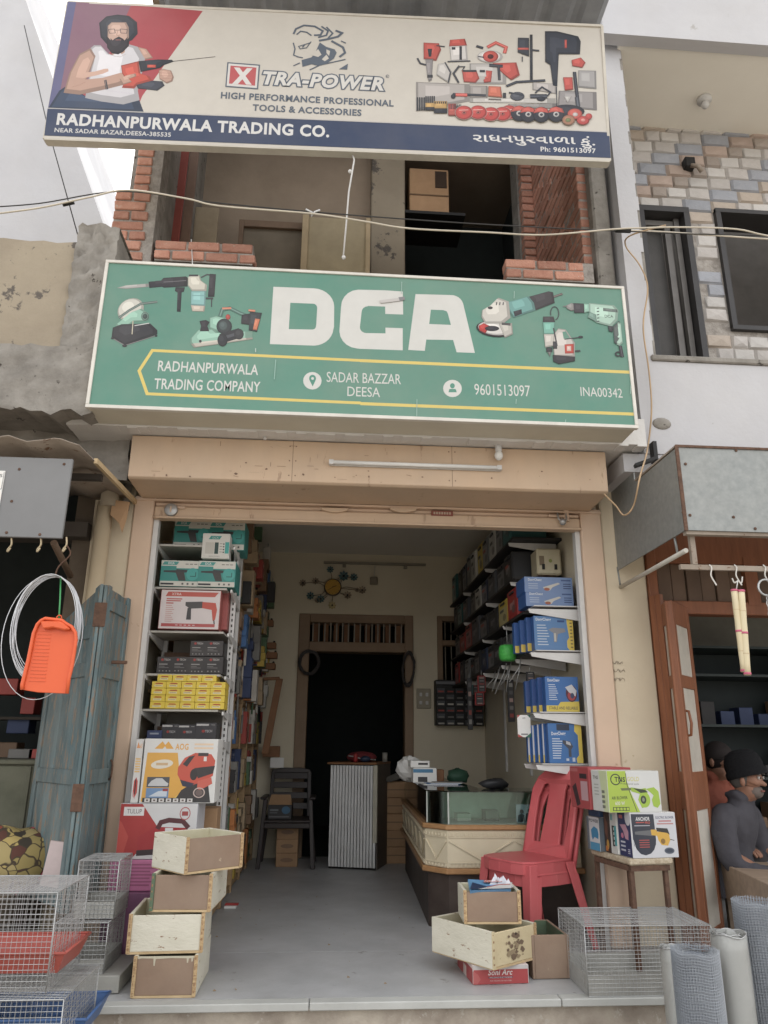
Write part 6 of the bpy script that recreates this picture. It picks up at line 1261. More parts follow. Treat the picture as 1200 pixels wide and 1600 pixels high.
c = at(255, 1500, -.78); drawer('wooden drawer turned sideways with worn white side in the left stack', .36, .40, H[1], (x0-.02, -.585, z), .05, front=CHIPW, end=COMB); z += H[1]+.006
drawer('open wooden drawer with brown front and green left edge, in the left stack', .30, .42, H[2], (x0+.055, -.56, z), -.05, end=GRN); z += H[2]+.006
drawer('open wooden drawer set askew on top of the left stack', .34, .32, H[3], (x0+.085, -.60, z), .72, side=CHIPW, tilt=0); 
# right stack
RB = mat('red_white_carton', lin((206,84,82)), rough=.5)
t = local('electrode_carton', 'red and white carton lettered Soni Arc under the chipped cream drawer', 'carton')
MB().box(-.145, .145, -.17, .17, 0, .085).build('box', mat('pale_pink_card', lin((214,196,190)), rough=.5), t, bevel=.004)
P_ = Print(.29, .085, [(0, 0), (290, 0), (290, 85), (0, 85)]); P_.rect(1, 1, 289, 84, (214,206,202)); P_.rect(4, 20, 286, 84, (200,72,74)); P_.poly([(1,24), (26,40), (40,62), (20,84), (1,84)], (212,98,96)); P_.text('Soni Arc', (78,44), (206,44), 24, (236,224,218), bold=.02, shear=.25); P_.rect(80, 52, 206, 58, (90,60,90)); P_.text('WELDING ELECTRODES', (84,58), (202,58), 6, (230,214,210)); P_.text('FOR WELDING OF MILD STEEL', (88,72), (200,72), 5, (232,200,196)); P_.build((-.145, -.17, 0), (1, 0, 0), (0, 0, 1), t)
P_ = Print(.34, .085, [(0, 0), (100, 0), (100, 100), (0, 100)]); P_.rect(1, 20, 99, 99, (200,72,74)); P_.rect(40, 40, 60, 99, (226,200,190)); P_.build((-.145, .17, 0), (0, -1, 0), (0, 0, 1), t, name='side_print')
cx = (at(740, 1540, -.66).x+at(822, 1540, -.66).x)/2; place(t, (cx-.005, -.50, .001), rz=.06)
t = drawer('long drawer with chipped cream front, middle of the right stack', .34, .44, .165, (cx-.045, -.50, .092), .62, front=CHIPY, side=CHIPW, end=CHIPY)
P_ = Print(.30, .165, [(0, 0), (300, 0), (300, 165), (0, 165)], lift=.0009); r_ = random.Random(8)
for _ in range(46):
    a, s_ = r_.gauss(155, 26), abs(r_.gauss(0, 9))+3; y = r_.uniform(22, 140); P_.poly([(a+s_*r_.uniform(.5, 1.2)*math.cos(k), y+s_*.7*r_.uniform(.5, 1.2)*math.sin(k)) for k in (0, .9, 1.8, 2.7, 3.6, 4.5, 5.4)], (132,106,82) if r_.random() < .6 else (170,146,110))
P_.ell(158, 30, 7, 7, (60,40,34)); P_.build((-.15, -.2165, 0), (1, 0, 0), (0, 0, 1), t, name='worn_patches')
c = at(768, 1445, -.56); drawer('short open drawer with brown front holding a blue packet, top of the right stack', .30, .24, .155, (c.x+.0, -.50, .263), -.04)
q = thing('blue_packet', 'shiny blue and white pliers packet lying in the top right drawer', 'packet', (c.x, -.5, .42))
MB().hexa([(c.x-.12, -.61, .40), (c.x+.1, -.60, .405), (c.x+.11, -.45, .42), (c.x-.1, -.44, .43), (c.x-.12, -.62, .415), (c.x+.1, -.61, .42), (c.x+.11, -.46, .435), (c.x-.1, -.45, .445)]).build('packet', mat('blue_packet', lin((96,150,196)), rough=.3), q)
P_ = Print(.22, .15, [(0, 0), (100, 0), (100, 100), (0, 100)], lift=.003); P_.poly([(0, 30), (60, 100), (0, 100)], (30,56,100)); P_.poly([(20, 100), (100, 40), (100, 100)], (220,216,212)); P_.rect(28, 10, 74, 34, (216,90,80)); P_.text('NIPPER', (30,30), (72,30), 16, (230,224,220)); P_.line([(40,84), (70,60), (96,62)], 5, (196,60,50)); P_.build((c.x-.12, -.61, .42), (1, 0, .02), (.05, .15, .026), q)
b = MB(); r_ = random.Random(2); 
for k in range(7): a = r_.uniform(0, 6); m_ = Vector((c.x+.06+r_.uniform(-.04, .04), -.52+r_.uniform(-.04, .04), .41)); b.add([m_+Vector((-.03, 0, 0)), m_+Vector((.03, .01, .01)), m_+Vector((.01*math.cos(a), .02, .05+.02*r_.random()))], [(0, 1, 2)])
b.build('wrapper', mat('clear_wrapper', lin((206,206,214)), rough=.2), q)
t = local('small_crate', 'small dark brown open crate with green inside standing right of the drawer pile', 'crate')
b = MB(); Wk, Dk, Hk = .2, .36, .2
for bx in ((-Wk/2, -Wk/2+.014, -Dk/2, Dk/2), (Wk/2-.014, Wk/2, -Dk/2, Dk/2)): MB().box(bx[0], bx[1], bx[2], bx[3], 0, Hk).build('side_board', PLY, t, bevel=.002)
for by in ((-Dk/2+.001, -Dk/2+.015), (Dk/2-.015, Dk/2-.001)): MB().box(-Wk/2+.0145, Wk/2-.0145, by[0], by[1], 0, Hk).build('end_board', PLY, t, bevel=.002)
MB().box(-Wk/2+.015, Wk/2-.015, -Dk/2+.016, Dk/2-.016, .002, .012).build('bottom', GRN, t)
b = MB(); b.box(-Wk/2+.0142, -Wk/2+.016, -Dk/2+.016, Dk/2-.016, .013, Hk-.002).box(Wk/2-.016, Wk/2-.0142, -Dk/2+.016, Dk/2-.016, .013, Hk-.002).box(-Wk/2+.016, Wk/2-.016, Dk/2-.018, Dk/2-.0155, .013, Hk-.002); b.build('inner_paint', GRN, t)
place(t, (1.19, -.42, .002), rz=.02)

# ================================================================ RED PLASTIC CHAIRS
RP = mat('faded_red_plastic', lin((208,84,88)), rough=.4, c2=lin((196,74,78)), scale=4, amt=1, dust=.12)
def holed(mb, outer, holes, f0, f1):
    rings = [outer]+list(holes); flat = [p for r in rings for p in r]; tri = tessellate_polygon([[Vector((a, b_, 0)) for a, b_ in r] for r in rings]); N = len(flat)
    vs = [f0(a, b_) for a, b_ in flat]+[f1(a, b_) for a, b_ in flat]; fs = [tuple(t) for t in tri]+[tuple(i+N for i in t)[::-1] for t in tri]; k = 0
    for r in rings:
        n = len(r); fs += [(k+i, k+(i+1) % n, k+(i+1) % n+N, k+i+N) for i in range(n)]; k += n
    return mb.add(vs, fs, 0)
def redchair(lab, loc, rz):
    t = local('plastic_chair', lab, 'chair', 'red plastic chairs nested together')
    zs = .42
    def back(a, z, th): # lean and wrap around the sitter
        y = .17+(z-zs)*.30+.0; return (a, y-.16*(a*a)/.05*.25+th, z)
    outer = [(-.19, zs), (-.195, .55), (-.20, .7), (-.195, .8), (-.17, .87), (-.12, .915), (-.06, .935), (0, .94), (.06, .935), (.12, .915), (.17, .87), (.195, .8), (.20, .7), (.195, .55), (.19, zs)]
    holeL = [(-.135, .49), (-.145, .62), (-.145, .75), (-.12, .83), (-.085, .84), (-.07, .8), (-.075, .65), (-.085, .49)]
    holeR = [(-x, z) for x, z in holeL][::-1]
    holed(MB(), outer, [holeL, holeR], lambda a, z: back(a, z, -.006), lambda a, z: back(a, z, .012)).build('backrest', RP, t, bevel=.005, seg=2)
    for sx in (-1, 1):
        b = MB(); b.tube([back(sx*.195, zz, .01) for zz in (zs, .55, .7, .8)]+[back(sx*.165, .87, .01), back(sx*.11, .915, .01), back(0, .938, .01)], .016, 8); b.build('back_rim', RP, t)
    pts = [(-.20, .17), (-.215, .0), (-.21, -.14), (-.18, -.21), (-.1, -.235), (0, -.24), (.1, -.235), (.18, -.21), (.21, -.14), (.215, 0), (.20, .17), (.1, .19), (-.1, .19)]
    b = MB(); b.prism(pts, zs-.008, zs+.006, plane='XY'); b.build('seat', RP, t, bevel=.006, seg=2)
    b = MB(); ap = [(x*.99, y*.99) for x, y in pts[:11]]
    for i in range(10): b.hexa([(*ap[i], zs-.065), (*ap[i+1], zs-.065), (ap[i+1][0]*.97, ap[i+1][1]*.97, zs-.065), (ap[i][0]*.97, ap[i][1]*.97, zs-.065), (*ap[i], zs-.004), (*ap[i+1], zs-.004), (ap[i+1][0]*.97, ap[i+1][1]*.97, zs-.004), (ap[i][0]*.97, ap[i][1]*.97, zs-.004)])
    b.build('apron', RP, t, bevel=.002)
    for sx in (-1, 1):
        for sy in (-1, 1):
            tx, ty = sx*.185, (-.19 if sy < 0 else .16); bx, by = sx*.22, (-.235 if sy < 0 else .27); b = MB(); w0, w1 = .038, .026
            b.hexa([(bx-w1, by-.004, 0), (bx+w1, by-.004, 0), (bx+w1, by+.006, 0), (bx-w1, by+.006, 0), (tx-w0, ty-.004, zs-.01), (tx+w0, ty-.004, zs-.01), (tx+w0, ty+.006, zs-.01), (tx-w0, ty+.006, zs-.01)])
            ex, et = bx+sx*w1, tx+sx*w0*.8; b.hexa([(ex-.006, by-sy*.0, 0), (ex+.004, by, 0), (ex+.004, by-sy*.045, 0), (ex-.006, by-sy*.045, 0), (et-.006, ty, zs-.01), (et+.004, ty, zs-.01), (et+.004, ty-sy*.06, zs-.01), (et-.006, ty-sy*.06, zs-.01)])
            b.build('leg', RP, t, bevel=.003)
    return place(t, loc, rz)
RZ = R(-62); cxy = Vector((1.27, .06))
redchair('red plastic chair, lower one of the nested pair by the counter', (cxy.x+.02, cxy.y, .002), RZ)
redchair('red plastic chair nested on top of its twin in front of the glass counter', (cxy.x-.005, cxy.y-.012, .068), RZ)

# ================================================================ TABLE WITH BLOWER BOXES
tb_ = local('side_table', 'small stone topped iron table carrying blower cartons by the right pillar', 'table')
TZ = .555
b = MB(); b.box(-.01, .26, -.01, .43, TZ-.035, TZ); b.build('stone_top', mat('speckled_stone', lin((196,182,154)), rough=.7, c2=lin((150,128,100)), scale=60, amt=.7, bump=.3), tb_, bevel=.008)
for x in (.01, .22):
    for y in (.02, .4): MB().box(x-.012, x+.012, y-.012, y+.012, 0, TZ-.06).build('leg', RUST, tb_)
for y in (.01, .4): MB().box(.0, .24, y-.01, y+.01, TZ-.065, TZ-.036).build('rail', RUST, tb_)
for x in (.0, .23): MB().box(x-.01, x+.01, .021, .39, TZ-.064, TZ-.037).build('rail', RUST, tb_)
TRZ = R(9); TL_ = Vector((1.69, -.52, 0)); place(tb_, TL_, TRZ)
def tcar(name, lab, x0, x1, y0, y1, z0, z1, m, front=None, left=None):
    t = local(name, lab, 'carton', 'power tool cartons on the small table'); MB().box(x0, x1, y0, y1, z0, z1).build('box', m, t, bevel=.003)
    if front: p = Print(x1-x0, z1-z0, [(0, 0), (100, 0), (100, 100), (0, 100)]); front(p); p.build((x0, y0, z0), (1, 0, 0), (0, 0, 1), t)
    if left: p = Print(y1-y0, z1-z0, [(0, 0), (100, 0), (100, 100), (0, 100)]); left(p); p.build((x0, y1, z0), (0, -1, 0), (0, 0, 1), t, name='side_print')
    c = Vector(((x0+x1)/2, (y0+y1)/2, z0))
    for ch in kids(t): ch.location = -c
    M = Matrix.Rotation(TRZ, 3, 'Z'); return place(t, TL_+M @ c, TRZ)
LIM = (176,206,56)
def pr_tns(p):
    p.rect(.5, .5, 99.5, 99.5, (222,222,218)); p.poly([(.5,.5), (36,.5), (36,20), (44,56), (58,99.5), (.5,99.5)], LIM); p.line([(36,6), (37,34), (52,99)], 1.2, (60,64,56))
    p.ell(16, 21, 10, 14, (52,58,50), hole=.8, n=24); p.text('TNS', (14,26), (34,27), 11, (50,54,48), bold=.03); p.text('GOLD', (38,25), (61,25), 10, (214,206,120), bold=.02); p.text('Professional tools', (25,33), (60,34), 4, (80,84,70))
    p.poly([(24,42), (48,41), (50,47), (26,48)], (110,120,70)); p.poly([(44,40), (62,44), (72,42), (76,60), (74,86), (62,90), (56,70), (60,56), (44,50)], (160,196,50)); p.ell(68, 70, 11, 19, (166,204,56)); p.ell(66, 70, 5.5, 10, (60,70,50)); p.ell(66, 70, 2.5, 5, (140,150,120)); p.poly([(72,44), (88,40), (96,50), (98,80), (92,90), (84,86), (82,70), (86,60), (80,52)], (166,204,56)); p.poly([(48,42), (70,46), (76,52), (62,54)], (60,70,50))
    p.text('AIR BLOWER', (6,69), (36,68), 7, (60,70,50), bold=.01); p.text('600 W', (12,82), (30,82), 8, (226,226,200), bold=.02); p.rect(7, 87, 38, 96, (56,60,52))
    for k in range(5): p.rect(8.5+k*6, 88.5, 13+k*6, 94.5, LIM)
def pr_tnsl(p):
    p.rect(1, 1, 99, 99, (220,222,216)); p.poly([(50,.5), (99.5,.5), (99.5,99.5), (70,99.5)], (214,226,170)); p.text('TNS', (12,22), (44,22), 8, (60,64,58), bold=.02)
    for k in range(4): p.rect(16, 34+k*8, 44, 37+k*8, (176,180,172)); p.rect(62, 48+k*12, 80, 55+k*12, (120,126,110))
def pr_anc(p):
    p.rect(.5, .5, 99.5, 99.5, (216,216,220)); p.poly([(2,3), (52,4), (53,60)]+[(28+25*math.cos(a), 60+34*math.sin(a)) for a in (.3, .7, 1.1, 1.57, 2.0, 2.4, 2.8)]+[(3,60)], (54,60,76)); p.text('ANCHOR', (12,18), (43,18), 8, (226,224,224), bold=.03); p.text('PRO', (32,25), (43,25), 5, (216,90,80), bold=.03); p.rect(12, 21, 30, 23, (216,90,80)); p.rect(8, 28, 42, 30, (180,180,190))
    p.text('ELECTRIC BLOWER', (56,14), (96,14), 5, (80,84,120), bold=.02); p.rect(62, 18, 90, 21, (206,120,120)); p.rect(58, 24, 94, 27, (206,140,140))
    p.poly([(8,42), (43,39), (46,52), (8,48)], (110,112,116)); p.poly([(43,38), (54,38), (58,44), (76,36), (82,44), (84,62), (78,74), (64,72), (58,62), (56,52), (44,50)], (232,176,60)); p.poly([(55,34), (80,36), (84,50), (78,46), (56,42)], (56,54,52)); p.ell(68, 64, 5, 6, (150,110,50)); p.line([(84,60), (93,63)], 1.2, (60,50,50))
    for k in range(4): p.rect(16, 60+k*5, 38, 62+k*5, (196,84,80))
    p.ell(80, 85, 11, 7, (90,100,116)); p.ell(80, 85, 8, 4, (60,70,90)); p.line([(3,60), (8,80), (20,96)], .8, (226,226,230))
def pr_ancl(p):
    p.rect(1, 1, 99, 99, (52,64,112)); p.ell(80, 12, 22, 18, (216,216,220)); p.rect(12, 8, 40, 16, (206,110,110)); p.poly([(14,30), (60,28), (80,44), (76,62), (52,60), (40,44)], (206,150,170)); p.ell(30, 54, 10, 6, (216,120,150)); 
    for k in range(3): p.rect(14, 66+k*9, 50, 70+k*9, (196,200,214)); p.rect(66, 82+k*4, 84, 84+k*4, (190,196,214))
def pr_wt(p):
    p.rect(1, 1, 99, 99, (214,214,208)); p.rect(12, 8, 50, 22, (120,180,180)); p.rect(30, 34, 66, 82, (56,58,60)); p.rect(66, 34, 99, 80, (70,176,182))
    for k in range(4): p.rect(50, 38+k*11, 64, 45+k*11, (206,210,206))
def pr_br(p): p.rect(1, 1, 99, 99, (70,52,46)); p.poly([(20,10), (80,30), (60,70), (10,50)], (120,76,60)); p.ell(60, 80, 26, 12, (206,150,60)); p.rect(10, 84, 60, 96, (214,120,50))
def pr_pw(p): p.rect(.5, .5, 99.5, 99.5, (216,218,220)); p.rect(.5, .5, 20, 99.5, (110,124,136)); p.text('POWER', (22,16), (98,16), 9, (70,80,90), bold=.03); p.poly([(34,40), (60,28), (88,34), (94,50), (90,64), (60,60), (44,70), (36,60)], (54,146,196)); p.rect(22, 76, 99.5, 99.5, (70,160,206))
def pr_rd(p): p.rect(1, 1, 99, 99, (190,70,74)); p.rect(52, 16, 90, 28, (60,44,52)); p.rect(56, 34, 92, 80, (206,160,166)); p.poly([(10,50), (30,40), (50,90), (30,96)], (70,44,52)); p.rect(4, 4, 44, 12, (206,110,110))
z0 = TZ+.001; hA = .235
tcar('blower_carton', 'white carton with dark shield and yellow electric blower, front right on the small table', .015, .30, -.005, .13, z0, z0+hA, WC, pr_anc, pr_ancl)
tcar('tool_carton', 'white and turquoise carton edge just behind the ANCHOR blower carton', .005, .22, .135, .205, z0, z0+hA-.005, WC, None, pr_wt)
tcar('tool_carton', 'dark brown carton edge third along the lower row on the small table', .0, .18, .21, .265, z0, z0+hA-.012, mat('dark_brown_carton', lin((70,54,48)), rough=.5), None, pr_br)
tcar('tool_carton', 'white and sky blue carton lettered POWER at the inner end of the small table', -.03, .15, .272, .42, z0, z0+.185, WC, pr_pw, pr_pw)
tcar('tool_carton', 'flat dark blue box between the POWER carton and the red carton', -.02, .14, .275, .41, z0+.187, z0+.228, mat('dark_blue_box', lin((50,74,110)), rough=.5))
tcar('blower_carton', 'lime green and white air blower carton stacked on top of the ANCHOR carton', -.105, .225, -.0, .18, z0+hA+.001, z0+hA+.222, mat('lime_white_card', lin((216,218,206)), rough=.5), pr_tns, pr_tnsl)
tcar('tool_carton', 'red carton behind the lime green blower carton on the table', -.12, .16, .185, .42, z0+hA+.001, z0+hA+.235, mat('red_carton', lin((186,72,74)), rough=.5), pr_rd, pr_rd)

# ================================================================ WIRE CAGES, TRAYS, MESH ROLLS
def grid_panel(t, o, u, v, nu, nv, m, r=.0013, name='mesh_panel'):
    o, u, v = Vector(o), Vector(u), Vector(v); b = MB(); rr_ = random.Random(nu*7+nv)
    n_ = u.cross(v).normalized()
    for i in range(nu+1): j = n_*rr_.uniform(-.001, .001); b.tube([o+u*(i/nu)+j, o+u*(i/nu)+v*.5+n_*rr_.uniform(-.003, .003), o+u*(i/nu)+v+j], r, 4, caps=False)
    for i in range(nv+1): j = n_*.0018; b.tube([o+v*(i/nv)+j, o+v*(i/nv)+u*.33+j+n_*rr_.uniform(-.003, .003), o+v*(i/nv)+u*.66+j, o+v*(i/nv)+u+j], r, 4, caps=False)
    o_ = b.build(name, m, t); o_['kind'] = 'stuff'; return o_
def cage(lab, x0, x1, y0, y1, z0, z1, cell=.02, tray=True, m=STEEL, r=.0013):
    t = thing('wire_cage', lab, 'cage', ((x0+x1)/2, (y0+y1)/2, z0), 'galvanised wire cages for sale'); nx, ny, nz = [max(2, round(a/cell)) for a in (x1-x0, y1-y0, z1-z0)]
    grid_panel(t, (x0, y0, z0), (x1-x0, 0, 0), (0, 0, z1-z0), nx, nz, m, r); grid_panel(t, (x0, y1, z0), (x1-x0, 0, 0), (0, 0, z1-z0), nx, nz, m, r)
    grid_panel(t, (x0, y0, z0), (0, y1-y0, 0), (0, 0, z1-z0), ny, nz, m, r); grid_panel(t, (x1, y0, z0), (0, y1-y0, 0), (0, 0, z1-z0), ny, nz, m, r)
    grid_panel(t, (x0, y0, z1), (x1-x0, 0, 0), (0, y1-y0, 0), nx, ny, m, r)
    b = MB()
    for a in ((x0, y0), (x1, y0), (x1, y1), (x0, y1)): b.tube([(a[0], a[1], z0), (a[0], a[1], z1)], .0028, 5)
    for z in (z1,): b.tube([(x0, y0, z), (x1, y0, z), (x1, y1, z), (x0, y1, z)], .0028, 5, closed=True)
    o = b.build('edge_wires', m, t); o['kind'] = 'stuff'
    if tray:
        b = MB(); zt = z0+min(.09, (z1-z0)*.28); th = .002
        b.box(x0+.004, x1-.004, y0+.002, y0+.002+th, z0, zt).box(x0+.004, x1-.004, y1-.004, y1-.004+th, z0, zt).box(x0+.003, x0+.003+th, y0+.004, y1-.004, z0, zt).box(x1-.005, x1-.005+th, y0+.004, y1-.004, z0, zt).box(x0+.005, x1-.005, y0+.005, y1-.005, z0, z0+.003)
        b.build('sheet_tray', mat('dull_zinc_tray', lin((176,174,166)), rough=.5, metal=.25, c2=lin((150,148,140)), scale=6, amt=1), t)
    return t
fl = at(912, 1447, -.88); fr = at(1110, 1450, -.88)
cage('wide wire cage with zinc tray standing at the right front edge of the platform', fl.x-.0, fr.x, -.885, -.46, .003, fl.z, cell=.0175, r=.0011)
def tray(lab, col, x0, x1, y0, y1, z0, h, rz=0.):
    t = thing('plastic_tray', lab, 'tray', ((x0+x1)/2, (y0+y1)/2, z0), 'plastic trays in the cages'); f = .03; m = pm(col, .4) if isinstance(col, tuple) else col; th = .004
    B = [(x0+f, y0+f), (x1-f, y0+f), (x1-f, y1-f), (x0+f, y1-f)]; T_ = [(x0, y0), (x1, y0), (x1, y1), (x0, y1)]
    MB().prism(B, z0, z0+th, plane='XY').build('bottom', m, t)
    for i in range(4):
        a, b_ = B[i], B[(i+1) % 4]; c, d = T_[i], T_[(i+1) % 4]; cx_, cy_ = (x0+x1)/2, (y0+y1)/2
        inn = lambda p: (p[0]+(cx_-p[0])*.02, p[1]+(cy_-p[1])*.02)
        MB().hexa([(*a, z0), (*b_, z0), (*inn(b_), z0), (*inn(a), z0), (*c, z0+h), (*d, z0+h), (*inn(d), z0+h), (*inn(c), z0+h)]).build('wall', m, t)
        e = MB(); e.tube([(*c, z0+h), (*d, z0+h)], .006, 6); e.build('rim', m, t)
    return t
# left group: rear cages on the platform, front cages on the street
tr = atz(189, 1341, .0)
cr = at(190, 1343, -.62); cage('narrow wire cage with a zinc shelf standing against the purple cartons', at(128,1345,-.62).x, cr.x-.0, -.66, -.40, at(180,1432,-.62).z, cr.z, cell=.02)
z_ = at(180,1432,-.62).z
cage('wire cage under the narrow one, with black lined bottom, at the left of the drawers', at(95,1440,-.62).x, at(176,1440,-.62).x, -.7, -.38, .08, z_-.012, cell=.02)
MB().box(-1.62, at(205,1500,-.62).x-.02, -.74, -.36, .004, .078).build('tin_sheet', mat('dull_zinc_tray', lin((176,174,166)), rough=.5), label='dull tin sheet base under the two rear wire cages', cat='metal sheet', bevel=.002)
tp = at(139, 1368, -1.15)
cage('large wire cage at the lower left holding an orange red tray', -2.1, tp.x, -1.55, -1.15, .235, tp.z, cell=.019, tray=False, r=.001)
tray('orange red plastic tray inside the large left cage', (204,84,70), -2.05, tp.x+.04, -1.5, -1.17, .28, .075)
cage('lowest wire cage at the bottom left corner with a blue tray', -2.0, at(118,1560,-1.45).x, -1.6, -1.15, -.25, .225, cell=.019, tray=False, r=.001)
tray('bright blue plastic tray sliding out of the lowest left cage', (66,112,178), -1.75, at(165,1520,-1.2).x, -1.42, -1.08, .03, .075)
tray('white plastic tray in the lowest left cage', (206,206,200), -1.9, -1.42, -1.57, -1.3, -.02, .14)
b = MB(); b.box(-2.2, -1.0, -1.6, -1.1, -.30, -.255); b.build('low_stand', mat('street_stand', lin((130,122,112)), rough=.8), label='low flat stand carrying the cages at the lower left', cat='stand')
for x in (-2.1, -1.1): MB().box(x-.03, x+.03, -1.4, -1.3, -.42, -.301).build('leg', RUST, [o for o in bpy.data.objects if o.name.startswith('low_stand')][0])
def weave(name, c, c2, sc):
    m = mat(name, lin(c), rough=.5, metal=.35, c2=lin(c2), scale=5, amt=1); t = m.node_tree; L = t.links; p = t.nodes['Principled BSDF']
    src = p.inputs['Base Color'].links[0].from_socket; tc = _n(t, 'ShaderNodeTexCoord'); out = None
    for d in ('Z', 'X'):
        wv = _n(t, 'ShaderNodeTexWave', wave_type='BANDS', bands_direction=d if d == 'Z' else 'DIAGONAL', Scale=sc, Distortion=.6, Detail=1.); wv.inputs['Detail Scale'].default_value = 3.; L.new(tc.outputs['Object'], wv.inputs['Vector'])
        out = wv.outputs['Fac'] if out is None else out
        if d == 'X':
            mx = _n(t, 'ShaderNodeMath', operation='MULTIPLY'); L.new(out, mx.inputs[0]); L.new(wv.outputs['Fac'], mx.inputs[1]); out2 = mx.outputs[0]
    mr = _n(t, 'ShaderNodeMapRange'); mr.inputs['To Min'].default_value = .55; mr.inputs['To Max'].default_value = 1.15; L.new(out2, mr.inputs['Value'])
    mm = _n(t, 'ShaderNodeMixRGB', blend_type='MULTIPLY'); mm.inputs['Fac'].default_value = 1; L.new(src, mm.inputs['Color1']); L.new(mr.outputs[0], mm.inputs['Color2']); L.new(mm.outputs[0], p.inputs['Base Color'])
    b = _n(t, 'ShaderNodeBump'); b.inputs['Strength'].default_value = .5; b.inputs['Distance'].default_value = .002; L.new(out2, b.inputs['Height']); L.new(b.outputs[0], p.inputs['Normal']); return m
WV1 = weave('fine_wire_mesh', (206,206,200), (184,184,178), 190); WV2 = weave('coarse_wire_mesh', (176,184,194), (150,158,170), 90)
def roll(lab, pxl, pxr, py, Y, m, lean=(0, 0), coarse=False):
    a, c = at(pxl, py, Y), at(pxr, py, Y); r_ = (c.x-a.x)/2; cx_, zt = (a.x+c.x)/2, a.z; t = thing('mesh_roll', lab, 'wire mesh roll', (cx_, Y+r_, -.42), 'rolls of wire mesh standing on the street')
    H_ = zt+.42; P = lambda th, q, z: (cx_+q*math.cos(th)+lean[0]*z/H_, Y+r_+q*math.sin(th)+lean[1]*z/H_, -.42+z)
    rq = random.Random(int(pxl))
    if not coarse:
        N = 90; pts = [(r_*(1-.15*i/28), 2*math.pi*i/28) for i in range(N+1)]; b = MB(); rows = 14; vs = []
        for j in range(rows+1): vs += [P(th, q*(1+rq.uniform(-.008, .008)), H_*j/rows+(.006*math.sin(i*.8) if j == rows else 0)) for i, (q, th) in enumerate(pts)]
        b.add(vs, [(j*(N+1)+i, j*(N+1)+i+1, (j+1)*(N+1)+i+1, (j+1)*(N+1)+i) for j in range(rows) for i in range(N)], 0, True)
        o = b.build('rolled_mesh', m, t); s_ = o.modifiers.new('thick', 'SOLIDIFY'); s_.thickness = .003
        e = MB(); e.tube(vs[-(N+1):], .0028, 5); e.build('cut_edge', STEEL, t); return t
    for k, q in enumerate((1.0, .93, .85, .72)):
        b = MB(); n = 30; pitch = .0105 if k < 2 else .02; nz = int(H_/pitch)
        for j in range(nz+1): b.tube([P(2*math.pi*i/n, r_*q*(1+rq.uniform(-.012, .012)), min(H_, j*pitch)+(.004*math.sin(i)) ) for i in range(n)], .0011, 3, closed=True)
        for i in range(int(52*q)): th = 2*math.pi*i/int(52*q)+k; b.tube([P(th, r_*q, 0), P(th+.02, r_*q*1.005, H_*.5), P(th, r_*q, H_+rq.uniform(0, .01))], .0013, 3)
        o = b.build('rolled_mesh', BRT, t); o['kind'] = 'stuff'
    MB().lathe([(r_*.66, .0), (r_*.66, H_-.02)], (cx_, Y+r_, -.42), n=24).build('inner_layers', m, t)
    return t
BRT = mat('bright_galvanised_mesh', lin((170,176,184)), rough=.4, metal=.45)
roll('tall thin pale roll of fine wire mesh nearest the wide cage', 1040, 1082, 1487, -1.30, WV1)
roll('bluish roll of coarse wire mesh in front of the pale thin roll', 1067, 1138, 1494, -1.62, WV2, (.0, .0), True)
roll('pale grey roll of fine wire mesh, third from the left', 1125, 1183, 1466, -1.5, WV1)
roll('tallest coarse wire mesh roll cut by the right edge of the picture', 1172, 1240, 1416, -1.45, WV2, (-.02, 0), True)

# ================================================================ RIGHT AWNING BOX, RAIL, HOOKS
aw = thing('tin_awning', 'galvanised tin awning box jutting out over the right hand shop', 'awning', (3.0, -.5, 2.3))
AX = 1.955; zt_, zb_ = at(1055, 698, -1.05).z, at(1063, 828, -1.05).z
MB().box(AX, AX+.008, -1.04, -.455, zb_+.0, zt_-.01).build('side_sheet', GALV, aw)
MB().box(AX+.0, AX+.008, -.453, -.05, zb_+.0, 2.86).build('side_sheet', GALV, aw)
MB().box(AX-.004, 3.0, -1.052, -1.044, zb_, zt_).build('front_sheet', GALV, aw); MB().box(3.003, 4.6, -1.052, -1.044, zb_, zt_).build('front_sheet', GALV, aw)
MB().box(AX-.008, AX+.012, -1.062, -1.053, zb_-.005, zt_+.004).build('corner_angle', RUST, aw); MB().box(AX-.004, 4.6, -1.06, -1.053, zt_-.004, zt_+.01).build('top_angle', RUST, aw)
MB().box(AX, 4.6, -1.05, -.455, zt_+.002, zt_+.012).build('top_sheet', GALVD, aw)
MB().box(AX+.01, 4.6, -1.04, -1.0, zb_-.02, zb_+.01).build('bottom_angle', GALVD, aw)
for px, py in ((1060, 720), (1067, 801), (1071, 725), (1078, 805), (1146, 808), (1180, 826), (1150, 704)):
    c = at(px, py, -1.053); MB().ball((c.x, -1.055, c.z), .009, 8, sc=(1, .5, 1)).build('rivet', RUST, aw)
a, c = atx(965, 920, AX+.02), atx(1072, 860, AX+.02); MB().tube([a, c], .014, 10).build('pipe_rod', mat('pale_rod', lin((186,180,166)), rough=.5), aw)
for q in (a+(c-a)*.05, a+(c-a)*.9): MB().tube([q, q+Vector((-.01, 0, .14))], .007, 6).build('rod_hanger', GALV, aw)
a, c = at(1015, 706, -.5), at(1028, 722, -.5); MB().box(a.x+.02, a.x+.045, -.52, -.46, c.z, c.z+.14).build('bracket', BLACKM, aw); q = at(1000, 727, -.5); MB().bar(at(992,728,-.5), at(1026,716,-.52), .05, .02).build('bracket', BLACKM, aw)
Yr = -.98; a = at(1062, 886, Yr); c = at(1079, 838, Yr)
